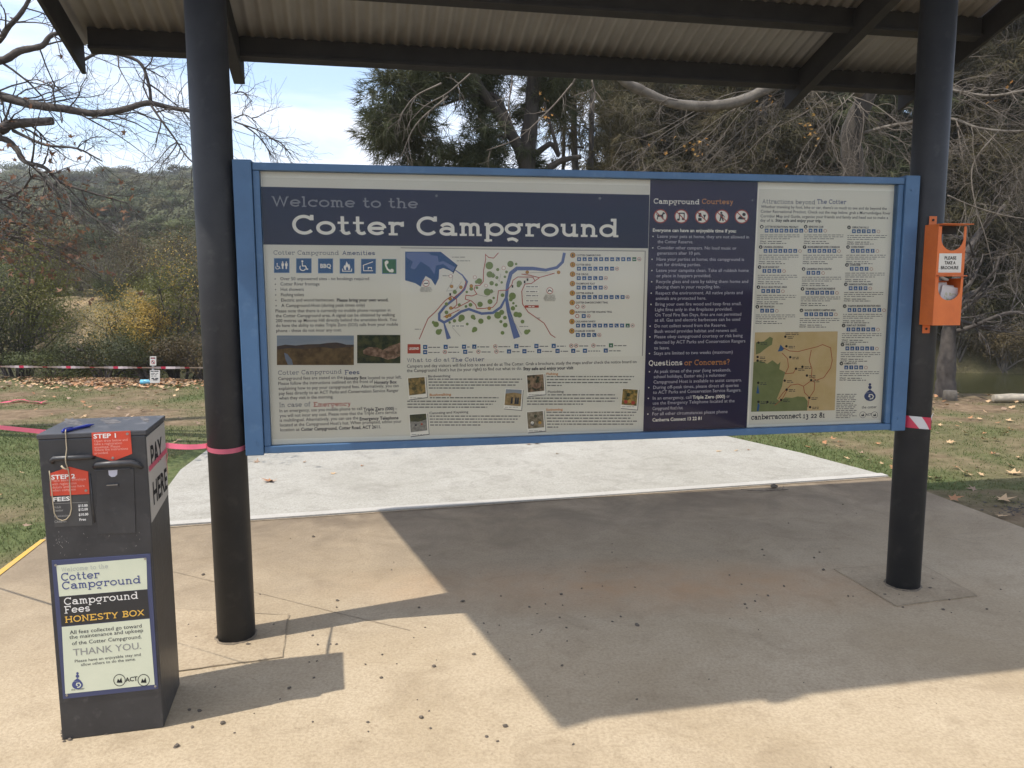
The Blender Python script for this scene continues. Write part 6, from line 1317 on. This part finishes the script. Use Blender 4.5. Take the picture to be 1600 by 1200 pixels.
# ------------------------------------------------------------------ bare plane tree behind the right post: pale limb and drooping twigs
tb = gp(1338, 11.6); tw = Twigs(9); y0 = 10.8
pt = thing('plane_tree', 'bare plane tree with a thick pale limb and drooping twigs behind the board', 'tree', tb)
tk = Twigs(91); P, rad = tk.limb([tb - UP * .2, at(1338, 420, 11.6), at(1336, 290, 11.5), at(1330, 210, 11.4), at(1350, 160, 11.3), at(1372, 100, 11.2), at(1385, 20, 11.1), at(1400, -100, 11)], .17, .10)
Pl, rl = tw.limb([at(1352, 150, 11.3), at(1300, 112, 10.9), at(1240, 118, 10.6), at(1195, 140, 10.4), at(1150, 160, 10.3), at(1095, 166, 10.2), at(1045, 160, 10.1), at(1000, 140, 10.0), at(970, 122, 9.9), at(930, 70, 9.8), at(890, 0, 9.6)], .08, .05)
Pr, rr_ = tw.limb([at(1340, 210, 11.4), at(1400, 195, 11), at(1480, 185, 10.6), at(1530, 200, 10.3), at(1600, 205, 10), at(1700, 190, 9.8)], .026, .014)
Pr2, rr2 = tw.limb([at(1372, 100, 11.2), at(1450, 130, 10.8), at(1540, 150, 10.4), at(1620, 140, 10), at(1720, 150, 9.8)], .028, .016)
kw = dict(droop=.06, wig=.27, kids=(3, 5), ratio=.62, spread=.75)
tw.sprout(Pl, rl, 20, .85, 2, .05, .6, rs=.07, bias=(-.8, -.1, -.35), **kw)
for (u, v, du, dv) in [(1205, 140, -230, 105), (1200, 142, -190, 120), (1215, 138, -260, 90), (1190, 150, -120, 125), (1225, 135, -90, 130), (1300, 160, -60, 120), (1330, 150, 40, 130), (1318, 152, 70, 120), (1325, 155, 100, 105), (1290, 150, -140, 110), (1345, 160, -30, 120), (1265, 140, -170, 125), (1250, 130, 60, 125), (1310, 150, 20, 130), (1330, 150, 130, 90), (1275, 145, -20, 130), (1240, 140, -130, 128), (1170, 158, -150, 100), (1130, 165, -140, 90), (1340, 165, 85, 120), (1335, 145, -90, 120)]:
    a = at(u, v, 10.6); e = at(u + du, v + dv, 10.1 + rnd.uniform(-.4, .4)); m1 = a + (e - a) * .35 + np.array([rnd.gauss(0, .10), rnd.gauss(0, .15), .14 * rnd.uniform(.2, 1.3)]); m2 = a + (e - a) * .7 + np.array([rnd.gauss(0, .12), rnd.gauss(0, .1), rnd.gauss(.03, .09)])
    Q, rq = tw.limb([a, m1, m2, e], .0065, .0025, 4); tw.sprout(Q, rq, 8, .6, 2, .15, 1, rs=.55, bias=tuple((e - a) / np.linalg.norm(e - a) * .9 + np.array([0, 0, -.12])), droop=.02, wig=.30, kids=(2, 4), ratio=.55, spread=.85)
for Pq, rq in ((Pr, rr_), (Pr2, rr2)): tw.sprout(Pq, rq, 22, .95, 2, .15, 1, rs=.3, bias=(.5, -.1, -.15), droop=.05, wig=.2, kids=(2, 4), ratio=.6, spread=.8)
# long thin hanging branch right of the post
Q, rq = tw.limb([at(1560, 205, 10.2), at(1530, 240, 10.1), at(1518, 270, 10), at(1524, 320, 9.9), at(1540, 370, 9.8), at(1552, 420, 9.8)], .012, .005); tw.sprout(Q, rq, 9, .5, 1, droop=.05, wig=.2)
Q, rq = tw.limb([at(1480, 305, 10), at(1520, 322, 9.9), at(1575, 338, 9.8), at(1640, 345, 9.7)], .011, .005); tw.sprout(Q, rq, 8, .5, 1, droop=.05, wig=.2)
Q, rq = tw.limb([at(1495, 190, 10.6), at(1505, 250, 10.4), at(1515, 268, 10.3)], .010, .005)
for k in range(16):
    u, v = rnd.uniform(1490, 1640), rnd.uniform(120, 460); a = at(u, v, 10.3); e = at(u + rnd.uniform(-90, 90), v + rnd.uniform(10, 110), 10.3); Q, rq = tw.limb([a, (a + e) / 2 + UP * rnd.uniform(-.1, .15), e], .006, .002); tw.sprout(Q, rq, 6, .5, 2, droop=.03, wig=.28)
tk.mesh('trunk', [SBARK]).build('trunk', pt)
tw.mesh('limbs', [PBARK, TWIGL], .02, .004).build('limbs', pt)
def leaf_cluster(cs, n, sz, spread_, m, seed):
    g = np.random.default_rng(seed); V, Fc = [], []
    for c in cs:
        for k in range(n):
            v_, f_ = leafgeo(seed * 31 + k, .5); Rm = np.array(Matrix.Rotation(g.uniform(0, 6.3), 3, Vector(g.normal(0, 1, 3)).normalized())); s = sz * g.uniform(.6, 1.3); b = len(V); p = np.asarray(c) + g.normal(0, spread_, 3)
            V += [tuple(Rm @ np.array(q) * s + p) for q in v_[:12]]; Fc += [tuple(b + i for i in f) for f in f_[:11]]
    return npmesh('leaves', np.array(V), np.array(Fc), [m])
ALEAF = foliage('autumn_leaves', [(0.09, 0.045, 0.03), (0.15, 0.075, 0.045), (0.20, 0.105, 0.06), (0.21, 0.145, 0.095)], .6, .3, 2.0)
OLEAF = foliage('orange_leaves', [(0.32, 0.14, 0.04), (0.45, 0.23, 0.06), (0.40, 0.27, 0.10)], .6, .35, 2.0)
link('leaves', leaf_cluster([at(1075, 225, 10.1), at(1090, 232, 10.1), at(1255, 200, 10.3), at(1270, 205, 10.3), at(1030, 240, 10), at(1200, 165, 10.2), at(1220, 270, 10.2), at(1565, 143, 10.2), at(1105, 228, 10.1), at(848, 168, 9.8), at(850, 178, 9.8), at(1262, 215, 10.3)], 5, .036, .10, OLEAF, 3), pt)

# ------------------------------------------------------------------ bare tree at the left, trunk outside the frame
tw = Twigs(14); y0 = 7.6; tb = np.array([-8.6, 8.4, -.05])
lt = thing('bare_tree', 'leaning bare tree at the left with a few brown leaves on its twigs', 'tree', tb)
P, rad = tw.limb([tb - UP * .2, tb + np.array([.05, 0, 1.2]), tb + np.array([.15, -.1, 2.4]), tb + np.array([.2, -.2, 3.6]), tb + np.array([.5, -.3, 5.2]), tb + np.array([.8, -.3, 7])], .24, .12)
L1, r1 = tw.limb([P[12], at(-220, 120, 7.8), at(-90, 128, 7.6), at(0, 150, 7.5), at(50, 163, 7.4), at(100, 170, 7.4), at(145, 177, 7.4), at(190, 172, 7.3), at(230, 161, 7.3), at(265, 168, 7.3), at(300, 174, 7.2), at(360, 188, 7.2)], .056, .014)
L2, r2 = tw.limb([P[11], at(-160, 250, 7.6), at(-60, 225, 7.5), at(0, 203, 7.4), at(20, 194, 7.4), at(82, 189, 7.4)], .075, .036)
L3, r3 = tw.limb([at(-60, 225, 7.5), at(0, 216, 7.4), at(25, 232, 7.4), at(38, 252, 7.3), at(70, 262, 7.2), at(95, 285, 7.2), at(140, 300, 7.2), at(200, 318, 7.1)], .035, .006)
L4, r4 = tw.limb([P[16], at(-180, 20, 7.6), at(-60, 88, 7.5), at(0, 95, 7.4), at(30, 80, 7.4), at(65, 72, 7.4), at(78, 57, 7.4), at(100, 50, 7.4), at(150, 45, 7.3)], .05, .012)
L5, r5 = tw.limb([P[16], at(-120, -60, 7.6), at(-20, 60, 7.5), at(15, 40, 7.4), at(45, 0, 7.4), at(60, -60, 7.4)], .04, .015)
L6, r6 = tw.limb([at(132, 93, 7.3), at(160, 82, 7.3), at(215, 95, 7.3), at(232, 130, 7.3), at(236, 160, 7.3)], .016, .014)
L7, r7 = tw.limb([at(235, 163, 7.3), at(250, 185, 7.2), at(272, 215, 7.2), at(295, 248, 7.2), at(330, 275, 7.1)], .016, .006)
L8, r8 = tw.limb([at(20, 204, 7.4), at(70, 226, 7.3), at(120, 232, 7.3), at(160, 252, 7.2)], .016, .006)
L9, r9 = tw.limb([at(-40, 330, 7.3), at(30, 300, 7.3), at(60, 275, 7.2), at(130, 330, 7.1), at(200, 372, 7.0)], .014, .005)
kw = dict(droop=-.01, wig=.23, kids=(3, 5), ratio=.58, spread=.85)
tw.sprout(L1, r1, 26, .75, 2, .2, 1, rs=.22, bias=(.35, 0, .15), **kw); tw.sprout(L4, r4, 14, .8, 2, .3, 1, rs=.3, bias=(.4, 0, .1), **kw); tw.sprout(L5, r5, 9, .8, 2, .35, 1, rs=.3, bias=(.3, 0, 0), **kw)
tw.sprout(L6, r6, 10, .6, 2, rs=.6, bias=(.3, 0, .2), **kw); tw.sprout(L7, r7, 10, .5, 2, rs=.6, bias=(.3, 0, -.1), **kw); tw.sprout(L3, r3, 14, .7, 2, .35, 1, rs=.5, bias=(.5, 0, -.2), **kw); tw.sprout(L8, r8, 9, .5, 2, rs=.6, bias=(.4, 0, -.1), **kw)
tw.sprout(L2, r2, 6, .5, 2, .4, .9, rs=.25, bias=(.2, 0, .1), **kw)
low = []
for k in range(11):
    u, v = rnd.uniform(-120, -10), rnd.uniform(260, 440); a = at(u, v, 7.3); e = at(u + rnd.uniform(110, 230), v + rnd.uniform(10, 90), 7.0); Q, rq = tw.limb([a, (a + e) / 2 + UP * .1, e], .012, .004); low.append((Q, rq)); tw.sprout(Q, rq, 7, .5, 1, rs=.6, bias=(.4, 0, -.15), **kw)
tw.sprout(L9, r9, 12, .5, 1, rs=.6, bias=(.5, 0, -.2), **kw)
# the twigs hanging past the post, over the sky left of the board
for (u, v, e1, e2) in [(365, 185, 400, 190), (366, 190, 455, 240), (420, 215, 460, 250), (366, 145, 395, 160), (380, 195, 430, 250)]:
    Q, rq = tw.limb([at(u, v, 7.2), at((u + e1) / 2, (v + e2) / 2 - 8, 7.2), at(e1, e2, 7.2)], .008, .003); tw.sprout(Q, rq, 6, .32, 1, rs=.7, bias=(.3, 0, -.25), **kw)
tw.mesh('trunk', [DBARK], .02, .005).build('trunk', lt)
g = random.Random(3); cs = []
for p, d_ in tw.ends:
    u = 800 + FPX * ((p - CAM) @ RT) / ((p - CAM) @ FW); v = 600 + FPX * ((p - CAM) @ DN) / ((p - CAM) @ FW)
    pr = .36 if v > 262 else (.16 if v > 215 else (.10 if (u < 70) else .015))
    if u < 215 and g.random() < pr * (1.15 - max(u, 0) / 230): cs.append(p)
for Q, rq in low + [(L3, r3), (L9, r9)]:
    for k in range(4): cs.append(Q[g.randrange(2, len(Q))] + np.array([g.gauss(0, .08), g.gauss(0, .08), g.gauss(-.04, .08)]))
link('leaves', leaf_cluster(cs, 2, .040, .045, ALEAF, 8), lt)
# half bare branch high at the centre, in front of the she-oak
tw = Twigs(31); kw2 = dict(droop=.02, wig=.2, kids=(2, 4), ratio=.6, spread=.8)
for pts in ([(735, 115), (700, 145), (665, 165), (640, 190)], [(690, 130), (650, 150), (630, 175), (625, 190)], [(895, 130), (860, 170), (810, 215), (760, 235)], [(800, 130), (795, 165), (800, 195)], [(925, 125), (930, 150), (920, 170)], [(700, 150), (650, 195), (625, 250)]):
    Q, rq = tw.limb([at(u, v, 9.8) for u, v in pts], .012, .004); tw.sprout(Q, rq, 7, .35, 1, rs=.6, bias=(-.3, 0, -.3), **kw2)
tw.limb([at(930, 70, 9.8), at(895, 130, 9.8)], .02, .012); tw.limb([at(930, 70, 9.8), at(840, 80, 9.8), at(735, 115, 9.8)], .02, .012); tw.limb([at(800, 92, 9.8), at(800, 130, 9.8)], .01, .01); tw.limb([at(930, 70, 9.8), at(925, 125, 9.8)], .01, .01)
tw.mesh('branch', [PBARK, TWIGL], .02, .004).build('branch', pt)

# ------------------------------------------------------------------ shrubs along the river
def shrub(label, u, y, w, h, cols, seed, nleaf=3600, leaf_=.075, twiggy=0, depth=None, lob=10, yellow=None, name='shrub', aspect=.5, zoff=0.0):
    h += (.95 if h > .7 else .45) if y < 16.5 else 0.0
    base = gp(u, y, zoff); g = np.random.default_rng(seed); root = thing(name, label, 'shrub', base); depth = depth or w * .8
    tw = Twigs(seed); L = []
    for k in range(lob):
        a = g.uniform(0, 6.28); rr = g.uniform(.15, 1) ** .6; c = np.array([math.cos(a) * rr * w / 2 * .8, math.sin(a) * rr * depth / 2 * .8, h * g.uniform(.25, .86) * (1 - .30 * rr ** 2)]); L.append(c)
        tw.limb([base + np.array([g.normal(0, .06), g.normal(0, .06), -.2]), base + c * np.array([.35, .35, .55]) + g.normal(0, .06, 3), base + c], .035, .008, 4)
    for p, rad in list(tw.pl): tw.sprout(p, rad, 5 + twiggy, h * .32, 1 if twiggy else 0, .3, 1, rs=.5, bias=(0, 0, .4), droop=-.02, wig=.18, kids=(2, 4), spread=.7)
    tw.mesh('stems', [DBARK if not twiggy else PBARK], .02, .006).build('stems', root)
    C, NN = [], []
    for c in L:
        n = int(nleaf * 2.1) // lob; v = g.normal(0, 1, (n, 3)); v /= np.linalg.norm(v, axis=1)[:, None]; rad = np.array([w * .24, depth * .24, h * .24]) * g.uniform(.7, 1.25)
        lump = 1 + .25 * np.sin(v[:, :1] * 5 + c[0]) * np.cos(v[:, 1:2] * 6 + c[1] * 3)
        C.append(base + c + v * rad * (g.random((n, 1)) ** .35) * lump); NN.append(v + np.array([0, 0, .25]) + .5 * c / (np.linalg.norm(c) + .1))
    C = np.concatenate(C); NN = np.concatenate(NN); kq = C[:, 2] > base[2] - .1; C = C[kq]; NN = NN[kq]; V = leafquads(C, leaf_ * .62, seed, aspect=aspect, N=NN)
    fm = foliage('foliage_' + name + str(seed), cols, .6, .3, 1.1, False, .15); mats = [fm]; mi = np.zeros(len(C), np.int32)
    if yellow:
        mats.append(foliage('yellow_' + str(seed), yellow, .6, .3, 2)); nz_ = vnoise(C[:, 0] * 1.0 + C[:, 2] * .7, C[:, 1] + C[:, 2], .35, seed); mi = ((nz_ > .60) & (C[:, 2] > base[2] + h * .3)).astype(np.int32)
    link('foliage', npmesh('foliage', V, np.arange(len(V)).reshape(-1, 4), mats, mi, k=4), root); return root
OL = [(0.037, 0.047, 0.015), (0.072, 0.084, 0.028), (0.112, 0.118, 0.038)]; DK = [(0.023, 0.030, 0.011), (0.046, 0.052, 0.018), (0.077, 0.075, 0.027)]; BRN = [(0.053, 0.040, 0.020), (0.098, 0.073, 0.034), (0.143, 0.105, 0.050)]
YG = [(0.067, 0.076, 0.018), (0.116, 0.119, 0.027), (0.179, 0.161, 0.034)]; GRY = [(0.071, 0.066, 0.040), (0.115, 0.105, 0.065), (0.157, 0.139, 0.084)]; YEL_ = [(0.30, 0.20, 0.04), (0.40, 0.27, 0.06), (0.26, 0.18, 0.05)]
shrub('large yellow green wattle at the far left edge by the river', 20, 15.6, 3.0, 2.75, YG, 101, 7000, .075, lob=14)
shrub('dark shadowy shrub under the big wattle at the left edge', -30, 14.6, 2.4, 1.5, DK, 102, 4200, .07)
shrub('dense dark green shrub behind the honesty box tape', 112, 15.3, 2.3, .35, OL, 103, 5000, .065, yellow=[(0.2, 0.16, 0.05), (0.26, 0.2, 0.06)])
shrub('grey green feathery wattle left of the white sign', 190, 15.4, 2.3, 1.9, OL, 104, 5200, .06, yellow=YEL_)
shrub('wattle shrub speckled with yellow leaves, right of the white sign', 272, 15.0, 2.5, 2.1, YG, 105, 6200, .065, yellow=YEL_, lob=13)
shrub('olive wattle half hidden behind the left post', 342, 15.6, 2.4, 2.2, OL, 106, 5200, .065, yellow=YEL_)
shrub('low dark undergrowth behind the white sign', 225, 14.0, 2.3, .55, DK, 107, 4200, .06)
shrub('low dark undergrowth on the bank left of the leaf litter', 70, 14.4, 2.6, .2, OL, 108, 4200, .06)
shrub('low brown undergrowth beside the left post', 315, 13.9, 1.7, .55, BRN, 109, 3200, .06)
shrub('low dark undergrowth between the wattles', 155, 14.2, 2.0, .6, DK, 110, 3400, .06)
shrub('rusty brown bush on the far bank', 88, 27, 2.8, 2.6, BRN, 111, 5200, .11, zoff=.2)
shrub('pale grey leafless thicket on the far bank', 170, 25, 3.2, 2.1, GRY, 112, 2600, .07, twiggy=5)
shrub('round olive brown bush on the far bank near the left post', 245, 27, 3.6, 2.9, BRN, 113, 5200, .11)
shrub('dull grey brown bush on the far bank behind the left post', 310, 24.5, 3.4, 2.5, GRY, 114, 4000, .09, twiggy=3)
shrub('tall dark evergreen bush at the left on the far bank', 42, 31, 4.0, 4.2, DK, 115, 6000, .13)
shrub('dark green bush on the far bank above the pale thicket', 160, 34, 4.4, 3.2, DK, 116, 5200, .14)
shrub('olive bush low on the hillside near the left post', 285, 36, 4.8, 3.6, OL, 117, 5200, .15)
shrub('yellow green bush on the slope right of the rusty bush', 125, 29, 2.4, 2.0, YG, 118, 3600, .1)
shrub('small olive bush on top of the sandy cut', 60, 24, 2.0, 1.3, OL, 119, 3000, .08)
shrub('grey twiggy bush just right of the sandy cut', 130, 23, 2.2, 1.2, GRY, 120, 2400, .06, twiggy=4)
shrub('brown bare thicket at the water edge across the river, right of the post', 1500, 19.6, 2.6, 1.6, GRY, 121, 2200, .06, twiggy=6)
shrub('brown bramble hanging over the far water edge at the right', 1575, 19.2, 2.2, 1.5, BRN, 122, 3600, .07, twiggy=3)
shrub('olive bramble at the water edge at the right edge of the photo', 1640, 19.4, 2.4, 1.7, OL, 123, 3600, .08, twiggy=2)
shrub('dark brown thicket behind the right post across the water', 1420, 19.8, 2.6, 1.8, DK, 124, 3600, .08, twiggy=2)

# smaller scrub bushes filling the far bank, copies of four kinds
kinds = [shrub('grey twiggy scrub bush on the far bank', 215, 22.5, 2.0, 1.1, GRY, 131, 2200, .06, twiggy=3, lob=8), shrub('brown dry scrub bush on the far bank', 265, 23.5, 2.0, 1.2, BRN, 132, 2600, .07, lob=8), shrub('olive scrub bush on the far bank', 190, 23, 1.8, 1.2, OL, 133, 2600, .07, lob=8), shrub('yellow green scrub bush on the far bank', 240, 22, 1.6, 1.0, YG, 134, 2600, .06, lob=8)]
for k in kinds: k['group'] = 'scrub bushes on the far bank'
g = random.Random(55)
for k in range(64):
    y = g.uniform(21.5, 25) if k < 22 else g.uniform(25, 48); u = g.uniform(-40, 345) if k < 54 else g.uniform(1490, 1620)
    if k < 22 and 70 < u < 130: continue
    q = gp(u, y); src = kinds[g.randrange(4)]; sc = g.uniform(.7, 1.2) * (1 if y < 26 else 1.0 + (y - 26) * .03)
    c = copy_tree(src, q, g.uniform(0, 6.3), (sc, sc, sc * g.uniform(.8, 1.2)), src['label'] if y < 30 else src['label'].replace('on the far bank', 'on the slope above the far bank'))

# ------------------------------------------------------------------ eucalypts on the far hillside
HT = []
HCOL = [[(0.037, 0.047, 0.016), (0.064, 0.077, 0.026), (0.094, 0.107, 0.036)], [(0.042, 0.047, 0.020), (0.072, 0.078, 0.032), (0.105, 0.108, 0.045)], [(0.046, 0.043, 0.019), (0.075, 0.070, 0.029), (0.108, 0.102, 0.043)], [(0.030, 0.041, 0.015), (0.051, 0.066, 0.023), (0.078, 0.094, 0.032)]]
for k in range(8):
    g = np.random.default_rng(300 + k); C, NN = [], []; tw = Twigs(300 + k); hh = g.uniform(.5, .62); tw.limb([(0, 0, -.6), (g.normal(0, .03), 0, .2), (g.normal(0, .05), g.normal(0, .05), hh)], .028, .014)
    for j in range(11):
        a = g.uniform(0, 6.28); r_ = g.uniform(.0, .36); c = np.array([math.cos(a) * r_, math.sin(a) * r_, hh + g.uniform(-.24, .28) * (1 - r_)]); tw.limb([(0, 0, hh * .75), c * .6 + np.array([0, 0, hh * .3]), c], .012, .004, 2)
        n = 300; v = g.normal(0, 1, (n, 3)); v /= np.linalg.norm(v, axis=1)[:, None]; C.append(c + v * g.uniform(.11, .19) * np.array([1.15, 1.15, .72]) * (g.random((n, 1)) ** .3)); NN.append(v + (c - np.array([0, 0, hh])) * 1.6)
    C = np.concatenate(C); V = leafquads(C, .034, k, aspect=.8, N=np.concatenate(NN), jit=.22)
    ROOTM['_'] = Matrix.Identity(4)
    cm = npmesh('crown', V, np.arange(len(V)).reshape(-1, 4), [foliage('eucalypt_%d' % k, HCOL[k % 4], .7, .15, 3.5, True, .15)], k=4)
    mb = tw.mesh('trunk', [GBARK], .02, .006); tm = bpy.data.meshes.new('trunk'); tm.from_pydata(mb.v, [], mb.f); tm.materials.append(GBARK); tm.update(); HT.append((tm, cm))
def hill_tree(x, y, s, k):
    z = Zg(x, y); r = bpy.data.objects.new('eucalypt_tree', None); COL.objects.link(r); r.location = (x, y, z - .1 * s); r.rotation_euler = (0, 0, rnd.uniform(0, 6.3)); r.scale = (s * rnd.uniform(.95, 1.35), s * rnd.uniform(.95, 1.35), s)
    r['label'] = ['olive green', 'grey green', 'brownish', 'dark green'][k % 4] + ' eucalypt ' + ('low on the wooded hillside across the river' if y < 75 else 'half way up the wooded hillside across the river' if y < 150 else 'near the skyline of the wooded hillside'); r['category'] = 'tree'; r['group'] = 'eucalypts on the far hillside'
    for nm, me in zip(('trunk', 'crown'), HT[k]):
        c = bpy.data.objects.new(nm, me); COL.objects.link(c); c.parent = r
g = random.Random(77); cnt_ = 0; placed = []
while cnt_ < 285:
    yy = 34 + (215 - 34) * g.random() ** .85; u = g.uniform(-160, 400) if g.random() < .90 else g.uniform(420, 1600)
    q = at(u, 450, yy); s = (.04 * yy + 1.0) * g.uniform(.75, 1.25)
    if any((q[0] - a) ** 2 + (yy - b) ** 2 < (.33 * (s + c) / 2 + .014 * yy) ** 2 for a, b, c in placed): 
        if g.random() < .9: continue
    placed.append((q[0], yy, s)); hill_tree(q[0], yy, s, g.randrange(8)); cnt_ += 1
# the rest of that forest, beyond the ones that show largest: one mass
C, NN = [], []
gg = np.random.default_rng(5)
for k in range(520):
    yy = gg.uniform(75, 178); u = gg.uniform(-700, 2300); q = at(u, 450, yy)
    s = (.035 * yy + .8) * gg.uniform(.7, 1.2)
    c = np.array([q[0], yy, Zg(q[0], yy) + s * .5]); n = 420; v = gg.normal(0, 1, (n, 3)); v /= np.linalg.norm(v, axis=1)[:, None]
    C.append(c + v * s * np.array([.5, .5, .36]) * (gg.random((n, 1)) ** .35) * (1 + .25 * np.sin(v[:, :1] * 6 + k))); NN.append(v)
C = np.concatenate(C); V = leafquads(C, .38, 9, aspect=.8, N=np.concatenate(NN), jit=.25)
link('forest', npmesh('forest', V, np.arange(len(V)).reshape(-1, 4), [foliage('forest_mass', HCOL[1], .7, .15, .12, False, .15)], k=4), kind='stuff', label='distant eucalypt forest covering the rest of the hillside', category='forest')
# understorey scrub over the hillside ground
C = []
xg = gg.uniform(-150, 60, 60000); yg = 22 + 193 * gg.random(60000) ** 1.6; k_ = np.abs(xg / yg + .55) < .5; xg, yg = xg[k_], yg[k_]
zg = height(xg, yg) + gg.uniform(0, 1.0, len(xg)) ** 1.5 * np.clip(yg / 40, .5, 1.6)
V = leafquads(np.stack([xg, yg, zg], -1), np.maximum(.0055 * yg, .12)[:, None], 4, aspect=.7); link('scrub', npmesh('scrub', V, np.arange(len(V)).reshape(-1, 4), [foliage('scrub_leaves', HCOL[2], .7, .2, .4)], k=4), kind='stuff', label='low dry scrub between the trees on the hillside', category='scrub')

# ------------------------------------------------------------------ thin haze between here and the hill
HZ = bpy.data.materials.new('haze'); HZ.use_nodes = True; t = HZ.node_tree; t.nodes.remove(t.nodes['Principled BSDF'])
pv = t.nodes.new('ShaderNodeVolumePrincipled'); pv.inputs['Density'].default_value = 0.0008; pv.inputs['Color'].default_value = (0.92, 0.93, 0.95, 1); pv.inputs['Anisotropy'].default_value = 0.0
t.links.new(pv.outputs[0], t.nodes['Material Output'].inputs['Volume'])
mb = MB(); mb.box((-720, -420, -4.5), (1440, 0, 0), (0, 1340, 0), (0, 0, 64.5), HZ); mb.build('haze', kind='stuff', label='thin pale haze over the valley', category='haze')
